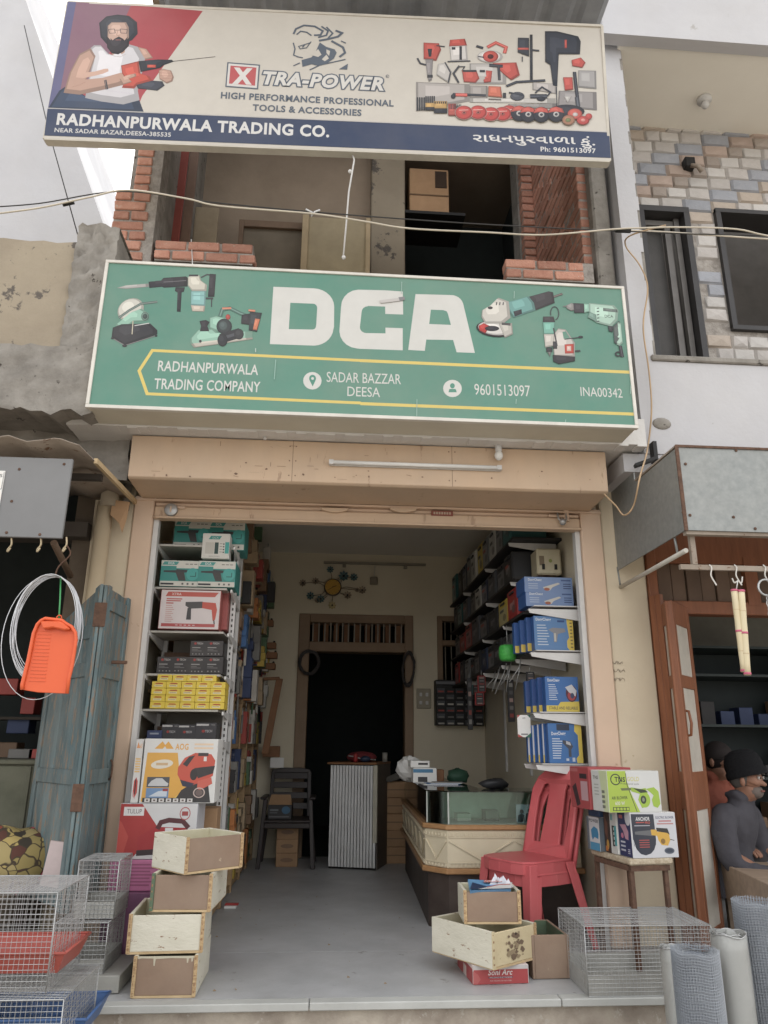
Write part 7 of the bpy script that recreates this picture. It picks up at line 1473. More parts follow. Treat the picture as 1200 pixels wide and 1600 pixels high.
MB().box(a.x-.0, 4.4, Yr-.012, Yr+.012, a.z-.014, a.z+.014).build('hook_rail', GALVD, aw); MB().box(c.x-.012, c.x+.016, Yr-.014, Yr+.014, a.z+.015, zb_).build('rail_post', GALVD, aw)
WHK = mat('white_coated_hook', lin((206,200,190)), rough=.4)
def hook(px, lab, wide=False):
    q = at(px, 888, Yr-.016); t = thing('hook', lab, 'hook', tuple(q), 'hooks on the awning rail'); b = MB(); b.tube(sm([q+Vector((0, 0, .02)), q+Vector((.006, -.01, -.0)), q+Vector((-.004, -.01, -.04)), q+Vector((.008, -.012, -.075)), q+Vector((.016, -.02, -.1))], 4), .004, 6); b.build('wire', WHK, t)
    if wide: MB().tube(sm([q+Vector((-.03, -.012, -.06)), q+Vector((-.02, -.012, -.085)), q+Vector((0, -.012, -.075)), q+Vector((.02, -.012, -.085)), q+Vector((.03, -.012, -.05))], 4), .004, 6).build('cross_wire', WHK, t)
    return q
hook(1109, 'empty white hook at the left end of the awning rail'); q2 = hook(1148, 'double white hook carrying the bamboo sticks', True); q3 = hook(1193, 'white hook at the right end carrying the ring and chain')
BAM = mat('pale_bamboo', lin((206,192,156)), rough=.5, c2=lin((206,186,140)), scale=9, amt=1); PKB = mat('pink_band', lin((206,90,120)), rough=.5)
bs = thing('bamboo_sticks', 'pair of pale sticks with pink bands tied together on the middle hook', 'stick bundle', tuple(at(1170, 1050, Yr)))
MB().tube([q2+Vector((0, -.015, -.07)), at(1150, 925, Yr-.03)], .003, 5).build('string', WHITEM, bs)
for k, (xa, xb, ya, yb) in enumerate(((1147, 1163, 921, 1050), (1158, 1168, 922, 1055))):
    a, c = at(xa, ya, Yr-.03-.012*k), at(xb, yb, Yr-.03-.012*k); n = 8; pts = [a+(c-a)*(i/n) for i in range(n+1)]; MB().tube(pts, [.018, .0175, .0185, .017, .0185, .0175, .018, .017, .018], 10).build('stick', BAM, bs)
    for f_ in (.0, .5, .97): p0 = a+(c-a)*f_; MB().tube([p0, p0+(c-a)*.025], .0195, 10).build('band', PKB, bs)
    for f_ in (.25, .75): p0 = a+(c-a)*f_; MB().tube([p0, p0+(c-a)*.006], .0192, 10).build('joint_ring', WOODP, bs)
rg = thing('ring_chain', 'steel ring with a short chain hanging from the right hook', 'chain', tuple(at(1196, 960, Yr)))
c = at(1197, 918, Yr-.03); MB().tube([c+Vector((.045*math.cos(k*math.pi/8), 0, .045*math.sin(k*math.pi/8))) for k in range(16)], .006, 6, closed=True).build('ring', STEEL, rg)
for k in range(9):
    z = c.z-.06-.03*k; b = MB(); b.tube([(c.x+(.010*math.cos(j*math.pi/4) if k % 2 else 0), c.y+(0 if k % 2 else .010*math.cos(j*math.pi/4)), z+.02*math.sin(j*math.pi/4)) for j in range(8)], .0035, 5, closed=True); b.build('link', STEEL if k < 5 else PKB, rg)

# ================================================================ RIGHT SHOP INTERIOR AND PEOPLE
cup = thing('steel_cupboard', 'dark green steel cupboard with shelves inside the right hand shop', 'cupboard', (3.3, 1.3, 0)); DG = mat('dark_green_steel', lin((48,58,56)), rough=.5)
for x in (2.75, 3.98): MB().box(x, x+.03, 1.1, 1.6, 0, 1.95).build('side', DG, cup)
for z in (.1, .5, .9, 1.3, 1.7, 1.93): MB().box(2.781, 3.979, 1.12, 1.6, z, z+.02).build('shelf', DG, cup)
MB().box(2.781, 3.979, 1.58, 1.6, .121, 1.93).build('back', mat('cupboard_back', lin((46,54,54)), rough=.7), cup)
rr = random.Random(5)
for z in (.52, .92, 1.32):
    for k in range(7):
        x = 2.8+k*.165; h = rr.uniform(.1, .3); nm = rr.choice(['black', 'dark blue', 'black', 'brown']); t = MB().box(x, x+.12, 1.34, 1.5, z+.001, z+h*.7).build('stock_box', CM[nm], label='%s box on the %s shelf of the green cupboard, number %s from the door' % (nm, {.52: 'lower', .92: 'middle', 1.32: 'upper'}[z], ['one', 'two', 'three', 'four', 'five', 'six', 'seven'][k]), cat='box', group='boxes in the green cupboard', bevel=.003)
MB().box(2.62, 2.68, .9, 1.6, 0, 2.2).build('wooden_post', WOODF, label='dark wooden post inside the right hand shop left of the cupboard', cat='post')
BW = mat('bench_worn_wood', lin((160,136,112)), rough=.7, c2=lin((126,104,84)), scale=5, amt=1, bump=.1, stretch=(1, 4, 4), dust=.2)
BZT = .46; e0, e1 = atz(1108, 1340, BZT), atz(1262, 1412, BZT); bn = thing('bench', 'worn wooden bench with a broad side board under the two seated men', 'bench', (e0.x, e0.y, 0))
dd = (e1-e0).normalized(); nn = Vector((-dd.y, dd.x, 0)); nn = nn if nn.x > 0 else -nn
def qh(u0, u1, v0, v1, z0, z1): return [e0+dd*u+nn*v+Vector((0, 0, z-BZT)) for z in (z0, z1) for u, v in ((u0, v0), (u1, v0), (u1, v1), (u0, v1))]
LB = (e1-e0).length
MB().hexa(qh(0, LB, .02, .42, BZT-.03, BZT)).build('seat_board', BW, bn, bevel=.004); MB().hexa([e0, e1, e1+nn*.019, e0+nn*.019]+[p_+Vector((0, 0, .0)) for p_ in (e0, e1, e1+nn*.019, e0+nn*.019)]) if False else None
hb_ = .20; MB().hexa([p_+Vector((0, 0, z)) for z in (-hb_, .004) for p_ in (e0, e1, e1+nn*.019, e0+nn*.019)]).build('side_board', BW, bn, bevel=.004)
for u, v in ((.06, .05), (LB-.08, .05), (.06, .36), (LB-.08, .36)): MB().hexa(qh(u, u+.05, v, v+.05, .0, BZT-.031)).build('leg', BW, bn)
def skinned(name, verts, edges, rad, m, parent, root=0, sub=2, kind=None):
    me = bpy.data.meshes.new(name); me.from_pydata([tuple(v) for v in verts], edges, []); me.materials.append(m); o = bpy.data.objects.new(name, me); COL.objects.link(o)
    s = o.modifiers.new('skin', 'SKIN'); s.use_smooth_shade = True
    for i, r_ in enumerate(rad): r_ = r_ if isinstance(r_, tuple) else (r_, r_); me.skin_vertices[0].data[i].radius = r_; me.skin_vertices[0].data[i].use_root = (i == root)
    o.modifiers.new('sub', 'SUBSURF').levels = sub; o.modifiers['sub'].render_levels = sub
    dg = bpy.context.evaluated_depsgraph_get(); dg.update(); ev = o.evaluated_get(dg); me2 = bpy.data.meshes.new_from_object(ev); me2.name = name; o.modifiers.clear(); o.data = me2
    for p_ in me2.polygons: p_.use_smooth = True
    o.parent = parent; ORG[o] = ORG[parent]; return o
SK = mat('skin_brown', lin((150,104,80)), rough=.55, c2=lin((134,90,68)), scale=20, amt=1)
def person(lab, jacket, trousers, loc, rz, cap=None, hair=None, beard=None, glasses=False):
    t = local('person', lab, 'person')
    # faces +X ; origin on the floor below the hips ; seat at .445
    V = [(0,0,.53), (.0,0,.66), (.045,0,.80), (.075,0,.885), (.115,0,.945), (.15,0,1.0), (.17,0,1.06), (.165,0,1.125)]; Rr = [.09, .085, .085, .04, .046, .062, .078, .066]; Ed = [(i, i+1) for i in range(7)]
    V += [(.232,0,1.035), (.262,0,1.022)]; Rr += [.019, .009]; Ed += [(6, 8), (8, 9)]        # nose
    V += [(.215,0,.985)]; Rr += [.036]; Ed += [(5, 10)]                                      # chin
    arms = {}
    for s in (-1, 1):
        n = len(V); V += [(.07, s*.11, .85), (.075, s*.185, .85), (.10, s*.225, .67), (.26, s*.19, .58), (.33, s*.15, .575), (.37, s*.14, .575)]; Rr += [.045, .04, .036, .032, .028, (.034, .02)]; Ed += [(3, n)]+[(n+i, n+i+1) for i in range(5)]
        for k in range(4):
            m_ = len(V); yy = s*(.14-.02*k+.03); L_ = (.05, .058, .054, .042)[k]; V += [(.39, yy, .577), (.39+L_*.6, yy, .565), (.39+L_, yy, .54)]; Rr += [.0095, .009, .008]; Ed += [(n+5, m_), (m_, m_+1), (m_+1, m_+2)]
        m_ = len(V); V += [(.35, s*.11, .57), (.38, s*.09, .56)]; Rr += [.012, .01]; Ed += [(n+4, m_), (m_, m_+1)]
        n = len(V); V += [(.03, s*.085, .53), (.22, s*.1, .535), (.40, s*.1, .52), (.42, s*.1, .3), (.40, s*.1, .1), (.46, s*.1, .055), (.53, s*.1, .05)]; Rr += [.09, .08, .062, .052, .04, (.042, .03), (.04, .022)]; Ed += [(0, n)]+[(n+i, n+i+1) for i in range(6)]
    skinned('body', V, Ed, Rr, SK, t)
    b = MB(); secs = [((-.0,0,.44), .165, .205), ((-.01,0,.53), .16, .195), ((0,0,.64), .13, .172), ((.025,0,.74), .132, .18), ((.05,0,.82), .128, .186), ((.075,0,.875), .105, .15), ((.10,0,.915), .075, .09), ((.112,0,.935), .062, .066)]; n_ = 22; base = 0
    for (cx_, cy_, cz_), rx_, ry_ in secs: b.v += [Vector((cx_+rx_*math.cos(2*math.pi*i/n_), cy_+ry_*math.sin(2*math.pi*i/n_), cz_)) for i in range(n_)]
    for j in range(len(secs)-1):
        for i in range(n_): b.f.append([j*n_+i, j*n_+(i+1) % n_, (j+1)*n_+(i+1) % n_, (j+1)*n_+i]); b.m.append(0); b.sm.append(True)
    b.f.append(list(range(n_))[::-1]); b.m.append(0); b.sm.append(True); b.f.append([(len(secs)-1)*n_+i for i in range(n_)]); b.m.append(0); b.sm.append(True)
    for s in (-1, 1): b.tube(sm([(.07, s*.11, .865), (.072, s*.17, .845), (.08, s*.215, .77), (.10, s*.235, .67), (.14, s*.225, .61), (.22, s*.20, .585), (.30, s*.165, .58)], 3), [.07, .072, .074, .074, .073, .071, .069, .067, .065, .063, .06, .058, .056, .055, .053, .052, .05, .049, .047], 14)
    b.tube([(.085, -.05, .93), (.135, -.06, .945), (.17, 0, .935), (.135, .06, .945), (.085, .05, .93), (.06, 0, .945)], .024, 8, closed=True); b.tube([(.05, -.045, .965), (.11, -.068, .975), (.17, -.03, .955), (.17, .03, .955), (.11, .068, .975), (.05, .045, .965)], .022, 8, closed=True)
    jk = b.build('jacket', jacket, t); m_ = jk.modifiers.new('r', 'REMESH'); m_.mode = 'VOXEL'; m_.voxel_size = .011; m_.use_smooth_shade = True; m_ = jk.modifiers.new('s', 'SMOOTH'); m_.iterations = 6
    tx = bpy.data.textures.new('folds', 'CLOUDS'); tx.noise_scale = .09; m_ = jk.modifiers.new('d', 'DISPLACE'); m_.texture = tx; m_.strength = .016; m_.mid_level = .5
    dg = bpy.context.evaluated_depsgraph_get(); dg.update(); me2 = bpy.data.meshes.new_from_object(jk.evaluated_get(dg)); jk.modifiers.clear(); jk.data = me2
    TV = [(0,0,.535)]; TR_ = [.09]; TE = []
    for s in (-1, 1): n = len(TV); TV += [(.04, s*.085, .535), (.22, s*.1, .54), (.40, s*.1, .52), (.42, s*.1, .3), (.40, s*.1, .12)]; TR_ += [.08, .09, .078, .068, .058]; TE += [(0, n)]+[(n+i, n+i+1) for i in range(4)]
    skinned('trousers', TV, TE, TR_, trousers, t)
    for s in (-1, 1): MB().ball((.42+.06, s*.1, .045), .05, 12, sc=(1.9, .95, .8)).build('shoe', BLACKM, t)
    hm = hair or mat('grey_hair', lin((96,92,88)), rough=.8)
    MB().ball((.138 if cap else .15, 0, 1.07 if cap else 1.075), .086 if cap else .094, 18, sc=(1.0, .92, 1.0)).build('hair', hm, t)
    for s in (-1, 1):
        MB().ball((.165, s*.088, 1.04), .022, 10, sc=(.7, .5, 1.2)).build('ear', SK, t); MB().ball((.236, s*.032, 1.062), .0095, 8).build('eye', mat('eye_white', lin((176,168,160)), rough=.3), t); MB().ball((.2465, s*.032, 1.062), .005, 8).build('pupil', BLACKM, t); MB().tube([(.243, s*.018, 1.082), (.24, s*.05, 1.08)], .005, 5).build('eyebrow', hm, t)
    MB().tube([(.236, -.022, .992), (.243, 0, .99), (.236, .022, .992)], .0055, 6).build('mouth', mat('lips', lin((130,76,66)), rough=.5), t)
    if cap:
        b = MB(); b.lathe([(.0, .122), (.045, .117), (.075, .1), (.094, .07), (.101, .035), (.1, .0), (.103, -.012), (.1, -.03), (.094, -.034)], (0, 0, 0), n=26); b.xf(Matrix.Translation((.155, 0, 1.095)) @ Matrix.Rotation(R(-14), 4, 'Y') @ Matrix.Diagonal((1.06, .98, 1.0, 1))); b.build('cap', cap, t)
        b = MB(); b.lathe([(.104, -.034), (.108, -.02), (.107, .0), (.102, .008)], (0, 0, 0), n=26); b.xf(Matrix.Translation((.155, 0, 1.095)) @ Matrix.Rotation(R(-14), 4, 'Y') @ Matrix.Diagonal((1.06, .98, 1.0, 1))); b.build('cap_brim', cap, t)
    if beard: MB().ball((.200, 0, .985), .046, 14, sc=(.8, 1.15, .8)).build('beard', beard, t)
    if glasses:
        for s in (-1, 1): MB().tube([(.262, s*.032+.02*math.cos(k*math.pi/5), 1.062+.017*math.sin(k*math.pi/5)) for k in range(10)], .002, 5, closed=True).build('lens_rim', BLACKM, t); MB().tube([(.26, s*.052, 1.064), (.17, s*.09, 1.06)], .002, 5).build('temple', BLACKM, t)
        MB().tube([(.262, -.012, 1.064), (.262, .012, 1.064)], .002, 5).build('bridge', BLACKM, t)
    return place(t, loc, rz)
JK = mat('dark_grey_jacket', lin((74,72,78)), rough=.85, c2=lin((60,58,64)), scale=9, amt=1, bump=.3, bscale=30); JR_ = mat('rust_red_jacket', lin((158,80,58)), rough=.85, c2=lin((130,62,46)), scale=7, amt=1, bump=.5, bscale=14)
JE_ = mat('blue_jeans', lin((78,104,136)), rough=.9, bump=.2); TRD = mat('dark_trousers', lin((56,52,52)), rough=.9); CAPM = mat('black_knit', lin((20,20,23)), rough=.95, bump=.5, bscale=90)
def seat_person(px, py, Y, rz, *args, **kw):      # put the middle of the head at a measured spot
    h = at(px, py, Y); M = Matrix.Rotation(rz, 3, 'Z'); o = M @ Vector((.155, 0, 1.06)); o = o*1.12; q = person(*args, (h.x-o.x, h.y-o.y, h.z-1.06*1.12), rz, **kw); q.scale = (1.12, 1.12, 1.12); return q
seat_person(1166, 1215, .0, R(-50), 'seated man in a black knit cap and dark grey jacket beside the folding door', JK, JE_, cap=CAPM, beard=mat('grey_stubble', lin((104,92,84)), rough=.9))
seat_person(1123, 1186, .38, R(-62), 'man with dark hair, glasses and rust red jacket sitting behind the capped man', JR_, TRD, hair=mat('dark_hair', lin((42,34,32)), rough=.8), glasses=True)

# ================================================================ LEFT SHOP FRONT
ld = thing('teal_door', 'weathered teal double leaf wooden door folded open beside the left pillar', 'door', (-1.4, -.3, 0))
pf = at(164, 908, -.5); ph = at(200, 936, -.10); pl_ = at(64, 1180, -.0)
def plankleaf(a, c, z0, za, zc_, m, m2, nm):
    a = Vector((a[0], a[1], 0)); c = Vector((c[0], c[1], 0)); d = (c-a).normalized(); L_ = (c-a).length; n = Vector((-d.y, d.x, 0)); zt = lambda u: za+(zc_-za)*u/L_
    def sl(u0, u1, z0_, z1f, t0, t1): return [a+d*u0+n*t0+Vector((0, 0, z0_)), a+d*u1+n*t0+Vector((0, 0, z0_)), a+d*u1+n*t1+Vector((0, 0, z0_)), a+d*u0+n*t1+Vector((0, 0, z0_)), a+d*u0+n*t0+Vector((0, 0, z1f(u0))), a+d*u1+n*t0+Vector((0, 0, z1f(u1))), a+d*u1+n*t1+Vector((0, 0, z1f(u1))), a+d*u0+n*t1+Vector((0, 0, z1f(u0)))]
    lf = MB().hexa(sl(0, .05, z0, zt, -.02, .02)).build(nm, m, ld, bevel=.004); MB().hexa(sl(L_-.05, L_, z0, zt, -.02, .02)).build('stile', m, ld, bevel=.004)
    k = max(2, int((L_-.1)/.085)); w_ = (L_-.1)/k
    for i in range(k): MB().hexa(sl(.05+i*w_+.002, .05+(i+1)*w_-.002, z0+.05, lambda u: zt(u)-.01, -.006-.003*(i % 2), .008)).build('plank', m2 if i % 2 else m, ld, bevel=.003)
    for z in (z0+.02, z0+.62, z0+1.2, min(za, zc_)-.13): MB().hexa(sl(.051, L_-.051, z, lambda u, z=z: z+.08, -.018, .018)).build('rail', m, ld, bevel=.003)
    return lf, a, d, n
fz = pf.z
TEAL2 = mat('worn_teal_paint_second_coat', lin((100,124,128)), rough=.7, c2=lin((56,76,80)), scale=3.4, amt=1, bump=.5, bscale=24, stretch=(4, 4, .7), c3=lin((128,112,94)), thresh=.56, dust=.3)
plankleaf((pf.x+.01, -.49), (ph.x-.0, -.09), .3, fz-.02, ph.z, TEAL, TEAL2, 'right_leaf_stile')
plankleaf((pf.x-.012, -.49), (pl_.x, -.03), .3, fz-.02, fz-.2, TEAL2, TEAL, 'left_leaf_stile')
MB().box(pf.x-.02, pf.x-.001, -.515, -.49, .3, fz-.02).build('meeting_strip', TEAL, ld, bevel=.003); MB().box(pf.x+.004, pf.x+.024, -.513, -.488, .3, fz-.03).build('meeting_strip', TEAL, ld, bevel=.003)
for z, hw_ in ((fz-.2, .035), (.86, .03)): MB().box(pf.x-hw_, pf.x+hw_, -.521, -.515, z-.07, z+.07).build('rusty_hinge', RUST, ld, bevel=.002)
q = atx(196, 1022, pf.x+.13); MB().box(pf.x+.06, pf.x+.15, -.40, -.385, 1.58, 1.6).build('latch_bar', RUST, ld, bevel=.003)
q = Vector((ph.x-.0, -.12, 1.05)); MB().tube(sm([q, q+Vector((.03, -.03, -.02)), q+Vector((.03, -.03, -.1)), q+Vector((0, 0, -.12))], 4), .006, 6).build('pull_ring', RUST, ld)
q = Vector((ph.x-.03, -.16, .86))
for k in range(6): MB().tube([(q.x+(.012*math.cos(j*math.pi/3) if k % 2 else 0), q.y+(0 if k % 2 else .012*math.cos(j*math.pi/3)), q.z-.032*k+.022*math.sin(j*math.pi/3)) for j in range(6)], .004, 5, closed=True).build('chain_link', RUST, ld)
# awning, sign board, hooks
aw = thing('corrugated_awning', 'rusty corrugated tin awning over the dark shop on the left', 'awning', (-2.2, -.6, 2.66))
b = MB(); n = 64; zA = at(60, 688, -1.15).z; v_ = []
for j, y in enumerate((-1.17, -.8, -.4, -.02)):
    for i in range(n+1):
        x = -4.2+(4.2-1.34)*i/n; v_.append((x, y+(.01*math.sin(i*2.1) if j == 0 else 0), zA+.014*math.sin(i*math.pi/3)+.02*j+(-.01 if i > n-3 else 0)))
b.add(v_, [(j*(n+1)+i, j*(n+1)+i+1, (j+1)*(n+1)+i+1, (j+1)*(n+1)+i) for j in range(3) for i in range(n)], 0, True)
o = b.build('corrugated_sheet', GALVD, aw); s = o.modifiers.new('th', 'SOLIDIFY'); s.thickness = .004
MB().box(-4.2, -1.36, -.7, -.66, zA-.05, zA-.015).build('support_bar', mat('dark_beam', lin((70,62,54)), rough=.9), aw)
MB().bar((-1.335, -.9, zA-.01), (-1.33, -.02, zA+.03), .02, .03).build('edge_batten', WOODP, aw)
b = MB(); c0 = at(182, 795, -.15); b.add([c0+Vector((-.03, 0, .06)), c0+Vector((.08, 0, .05)), c0+Vector((.07, .01, -.06)), c0+Vector((.05, .01, -.16)), c0+Vector((.03, .0, -.10)), c0+Vector((-.035, .0, -.04))], [(0, 1, 2, 3, 4, 5)]); o = b.build('torn_card', CARD, label='torn brown rag hanging from the corner of the left awning', cat='rag'); s = o.modifiers.new('th', 'SOLIDIFY'); s.thickness = .006
sg_ = thing('blank_sign_board', 'plain grey sheet metal board hanging under the corrugated awning', 'sign board', (-1.9, -1.1, 2.1))
a, c = at(115, 718, -1.1), at(105, 842, -1.1); MB().box(-3.4, a.x, -1.11, -1.09, c.z, a.z).build('sheet', mat('grey_painted_sheet', lin((128,128,128)), rough=.55, c2=lin((112,112,112)), scale=2, amt=1, c3=lin((100,88,78)), thresh=.69), sg_, bevel=.003)
x_ = at(9, 735, -1.112).x; MB().box(-3.2, x_, -1.116, -1.111, at(5, 815, -1.112).z, at(5, 736, -1.112).z).build('white_label', WHITEC, sg_); P_ = Print(.06, .1, [(0, 0), (60, 0), (60, 100), (0, 100)]); P_.text('S', (36,30), (50,30), 16, (70,70,74)); P_.line([(0,96), (56,96)], 2, (90,90,94)); P_.line([(56,3), (56,96)], 2, (90,90,94)); P_.build((x_-.06, -1.1165, at(5, 736, -1.112).z-.105), (1, 0, 0), (0, 0, 1), sg_)
for px, py in ((30, 733), (18, 783), (62, 835), (10, 832), (100, 725)): c = at(px, py, -1.112); MB().ball((c.x, -1.111, c.z), .008, 8, sc=(1, .4, 1)).build('rivet', RUST, sg_)
for px, lab in ((17, 'brass hook under the grey board, leftmost'), (63, 'brass hook under the grey board, middle'), (103, 'brass hook under the grey board nearest the pipe, carrying the wire coil')):
    q = at(px, 845, -1.09); MB().tube(sm([q+Vector((0, 0, .02)), q+Vector((.006, 0, -.02)), q+Vector((-.008, 0, -.045)), q+Vector((-.002, -.012, -.06)), q+Vector((.008, -.01, -.04))], 4), .005, 6).build('hook', mat('brass_hook', lin((176,156,120)), rough=.4, metal=.5), label=lab, cat='hook', group='hooks under the grey board')
MB().tube([at(84, 848, -.6), at(110, 900, -.2)], .02, 8).build('brace_rod', mat('brown_rod', lin((110,86,66)), rough=.7), label='brown slanting brace rod behind the hanging wire coil', cat='rod')
wc = thing('wire_coil', 'big ring of shiny galvanised wire hanging behind the orange dustpan', 'wire coil', tuple(at(75, 985, -1.05))); c = at(73, 984, -1.05); rx = (at(131, 984, -1.05).x-at(24, 984, -1.05).x)/2; rz_ = (at(73, 898, -1.05).z-at(73, 1070, -1.05).z)/2; r_ = random.Random(12)
BRW = mat('bright_zinc_wire', lin((206,206,208)), rough=.3, metal=.6)
for k in range(11):
    b = MB(); f_ = r_.uniform(.86, 1.0) if k else 1.12; yy = r_.uniform(-.03, .03); b.tube([(c.x+(rx*f_*math.cos(q*math.pi/20))-(.015 if k == 0 else 0), c.y+yy+.02*math.cos(q*math.pi/20+k), c.z+rz_-rz_*f_+rz_*f_*math.sin(q*math.pi/20)) for q in range(40)], .0022, 5, closed=True); b.build('turn', BRW, wc)
MB().tube(sm([at(103, 850, -1.09), at(110, 866, -1.08), at(92, 885, -1.06), at(86, 900, -1.05)], 4), .004, 5).build('hanger', RUST, wc)
dpn = thing('dustpan', 'bright orange plastic dustpan hanging on a green string', 'dustpan', tuple(at(75, 1080, -1.15))); OR = mat('orange_plastic', lin((238,92,44)), rough=.35, c2=lin((230,86,40)), scale=3, amt=1)
outl = [at(x, y, -1.16) for x, y in ((66,970), (72,967), (98,970), (104,975), (113,980), (119,989), (120,1000), (114,1040), (109,1060), (106,1084), (60,1082), (36,1078), (36,1070), (46,1030), (54,990), (60,976))]
P2 = [(p_.x, p_.z) for p_ in outl]; pan = MB(); pan.prism(P2, -1.165, -1.160); pan.build('plate', OR, dpn, bevel=.002)
rim = [Vector((p_.x, -1.172, p_.z)) for p_ in outl[:10]][::-1]; lft = [Vector((p_.x, -1.172, p_.z)) for p_ in outl[11:]][::-1]
b = MB(); loop = lft[::1]+[Vector((p_.x, -1.172, p_.z)) for p_ in outl[:10]]
b.tube([Vector((p_.x, -1.172, p_.z)) for p_ in outl[11:]+outl[:10]], .009, 8); b.build('rolled_rim', OR, dpn)
b = MB(); a_ = outl[0]; 
for k in range(15):
    y_ = 985+k*5.6; l_, r2_ = at(58-.19*(y_-985)+2, y_, -1.166), at(80-.12*(y_-985), y_+1, -1.166); b.bar(l_, r2_, .004, .004)
o = b.build('ribs', OR, dpn); o['kind'] = 'stuff'
MB().prism([(p_.x, p_.z) for p_ in (at(66,972,-1.17), at(98,972,-1.17), at(112,984,-1.17), at(104,986,-1.17), at(86,982,-1.17), at(70,984,-1.17))], -1.20, -1.168).build('heel', OR, dpn, bevel=.006)
q = at(92, 968, -1.165); MB().tube([q, at(94, 935, -1.12), at(95, 902, -1.06)], .004, 6).build('green_string', pm((60,170,90)), dpn); MB().tube([q+Vector((.012*math.cos(k), 0, .01+.012*math.sin(k))) for k in (0, 1, 2, 3, 4, 5)], .003, 5, closed=True).build('hang_loop', OR, dpn)
# inside of the left shop
OLV = mat('olive_painted_chest', lin((104,104,84)), rough=.8, c2=lin((80,82,66)), scale=4, amt=1, dust=.2)
a = at(56, 1195, .2); c = at(56, 1300, .2); cs_ = thing('shop_chest', 'old olive painted chest just inside the dark left shop', 'chest', (-2.4, .4, 0)); MB().box(-3.2, a.x, .2, .9, .0, a.z).build('body', OLV, cs_, bevel=.01); MB().box(-3.2, a.x+.02, .18, .92, a.z+.001, a.z+.03).build('lid', OLV, cs_, bevel=.006)
for k in range(3): x = a.x-.02-.35*k; MB().box(x-.03, x, .188, .199, .02, a.z-.01).build('batten', OLV, cs_, bevel=.003)
for k, (nm, px, py, w_) in enumerate((('grey', 30, 1188, .16), ('red', 52, 1190, .08), ('brown', 12, 1160, .14), ('red', 8, 1060, .2), ('dark blue', 30, 1120, .16), ('red', 45, 1090, .1))):
    Y_ = .5 if k < 2 else 1.1; c = at(px, py, Y_); zb = a.z+.031 if k < 2 else c.z-.12
    MB().box(c.x-w_/2, c.x+w_/2, Y_, Y_+.15, zb, max(c.z, zb+.06)).build('stock_box', CM[nm], label=['grey tin on the olive chest', 'small red box on the olive chest', 'brown box in the dark left shop beside the door', 'large dull red box high in the dark left shop', 'dark blue box in the gloom of the left shop', 'small red box in the gloom behind the wire coil'][k], cat='box', bevel=.004)
for z in (.95, 1.3): MB().box(-3.4, -1.75, 1.05, 1.4, z, z+.02).build('shelf_board', mat('dark_beam', lin((70,62,54)), rough=.9), label='%s dark shelf inside the left shop' % ('lower' if z < 1 else 'upper'), cat='shelf')
# floral bundle
m = bpy.data.materials.new('floral_cloth'); m.use_nodes = True; t_ = m.node_tree; L = t_.links; p_ = t_.nodes['Principled BSDF']; p_.inputs['Roughness'].default_value = .9
tc = _n(t_, 'ShaderNodeTexCoord'); nz_ = _n(t_, 'ShaderNodeTexNoise', Scale=6.); L.new(tc.outputs['Object'], nz_.inputs['Vector']); ad = _n(t_, 'ShaderNodeMixRGB'); ad.inputs['Fac'].default_value = .12; L.new(tc.outputs['Object'], ad.inputs['Color1']); L.new(nz_.outputs['Color'], ad.inputs['Color2'])
vo = _n(t_, 'ShaderNodeTexVoronoi', Scale=15.); L.new(ad.outputs[0], vo.inputs['Vector']); cr = _n(t_, 'ShaderNodeValToRGB'); cr.color_ramp.interpolation = 'CONSTANT'
sp = _n(t_, 'ShaderNodeSeparateColor'); L.new(vo.outputs['Color'], sp.inputs[0]); L.new(sp.outputs[0], cr.inputs['Fac'])
cols = [(0, (150,130,70)), (.3, (92,52,40)), (.42, (160,140,84)), (.62, (150,66,46)), (.74, (60,52,40)), (.86, (176,150,80)), (.95, (206,70,90))]
el = cr.color_ramp.elements; el[0].position = 0; el[0].color = (*lin(cols[0][1]), 1); el[1].position = .3; el[1].color = (*lin(cols[1][1]), 1)
for ps, cc in cols[2:]: e = el.new(ps); e.color = (*lin(cc), 1)
v2 = _n(t_, 'ShaderNodeTexVoronoi', Scale=15., feature='DISTANCE_TO_EDGE'); L.new(ad.outputs[0], v2.inputs['Vector']); r2 = _n(t_, 'ShaderNodeValToRGB'); r2.color_ramp.elements[0].position = .02; r2.color_ramp.elements[1].position = .05; L.new(v2.outputs['Distance'], r2.inputs['Fac']); mx = _n(t_, 'ShaderNodeMixRGB'); mx.inputs['Color1'].default_value = (*lin((70,56,40)), 1); L.new(r2.outputs[0], mx.inputs['Fac']); L.new(cr.outputs[0], mx.inputs['Color2']); L.new(mx.outputs[0], p_.inputs['Base Color'])
FLOR = m
c = at(25, 1345, -.25); cu = thing('floral_bundle', 'puffy floral cloth bundle in olive and red at the left edge', 'cushion', (c.x, -.25, .2)); b = MB(); b.ball((c.x-.12, -.15, c.z-.02), .3, 28, sc=(1.12, .8, .62)); r_ = random.Random(3)
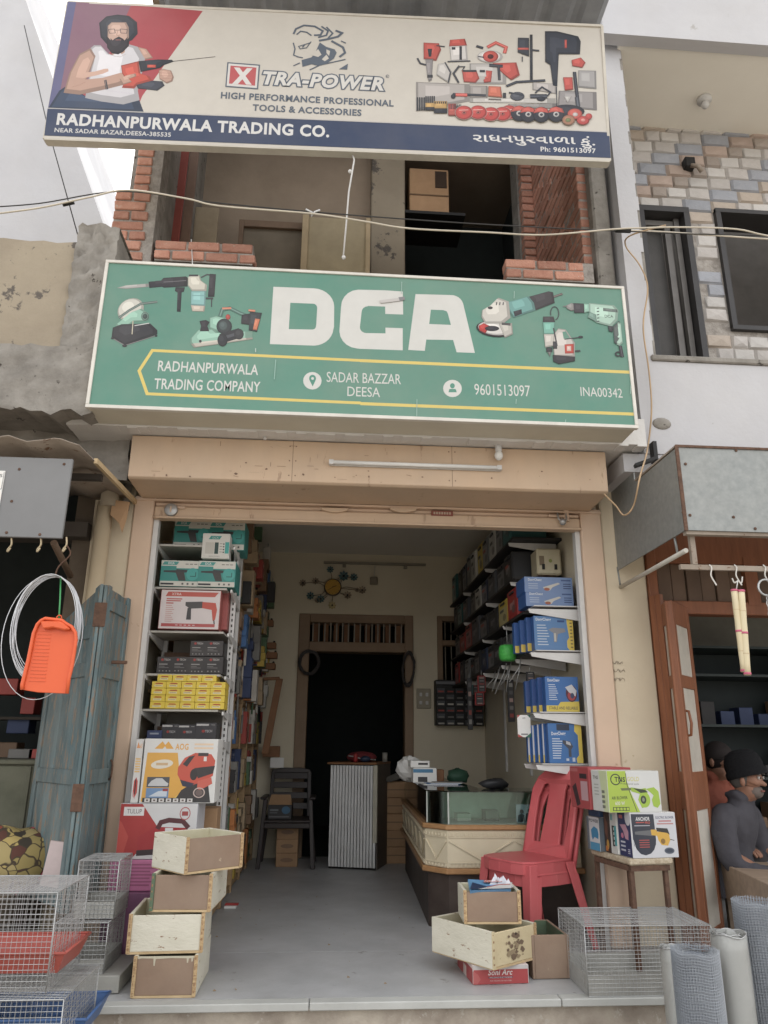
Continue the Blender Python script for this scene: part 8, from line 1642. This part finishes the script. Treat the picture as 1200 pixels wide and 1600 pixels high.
b.v = [v+Vector((.012*math.sin(v.z*40+v.x*18), .012*math.sin(v.x*35), .014*math.sin(v.x*28+v.y*20))) for v in b.v]; b.build('cloth', FLOR, cu)
MB().box(-3, -1.66, -.5, .2, .0, c.z-.15).build('seat_box', mat('grimy_wall', lin((110,96,80)), rough=.95), label='grimy box under the floral bundle', cat='box')
MB().bar(at(95, 1315, -.45), at(78, 1385, -.45), .1, .02, up=(0, 1, 0)).build('pale_cloth', mat('pale_pink_cloth', lin((196,176,172)), rough=.9), label='pale pinkish cloth strip hanging right of the floral bundle', cat='cloth')
MB().box(-1.9, -1.25, -.9, -.02, 0.0, .28).build('door_step', GCONC, label='cement step under the teal door', cat='step', bevel=.01) if False else None
b = MB(); r_ = random.Random(21)
for k in range(26):
    x, y, s_ = r_.uniform(-.9, 1.2), r_.uniform(-.8, 1.6), r_.uniform(.003, .011); a_ = r_.uniform(0, 3); b.add([(x-s_*math.cos(a_), y-s_*math.sin(a_), .0012), (x+s_*math.sin(a_), y-s_*.6, .0012), (x+s_, y+s_*.5, .0015), (x-s_*.2, y+s_, .003+s_*.3)], [(0, 1, 2), (0, 2, 3), (1, 2, 3)])
tag(b.build('floor_litter', CM['pale brown']), kind='stuff')
# handwriting on the right pillar
hw = [o for o in bpy.data.objects if o.name.startswith('front_pillar')][1]
P_ = Print(.28, 2.9, lift=.0012, step=.00001); r_ = random.Random(6); q = at(940, 1040, -.022)
for li in range(3):
    x = q.x-1.877+.01; z = 2.9-(at(945, 1035+li*13, -.022).z)
    P_.t = (0, 0, 1); pts = []
    P_.H = homog([(0, 0), (.28, 0), (.28, 2.9), (0, 2.9)], .28, 2.9)
    for w_ in range(4):
        for k in range(5): pts = [(x+.008*math.cos(j*1.3+k)+.004*j, z+(.005+.009*r_.random())*math.sin(j*1.9+k*2.1+li)) for j in range(4)]; P_.line(pts, .0016, (136,118,98)); x += .0045+.003*r_.random()
        x += .004
P_.build((1.877, -.0215, 0), (1, 0, 0), (0, 0, 1), sb, name='scribbled_note')
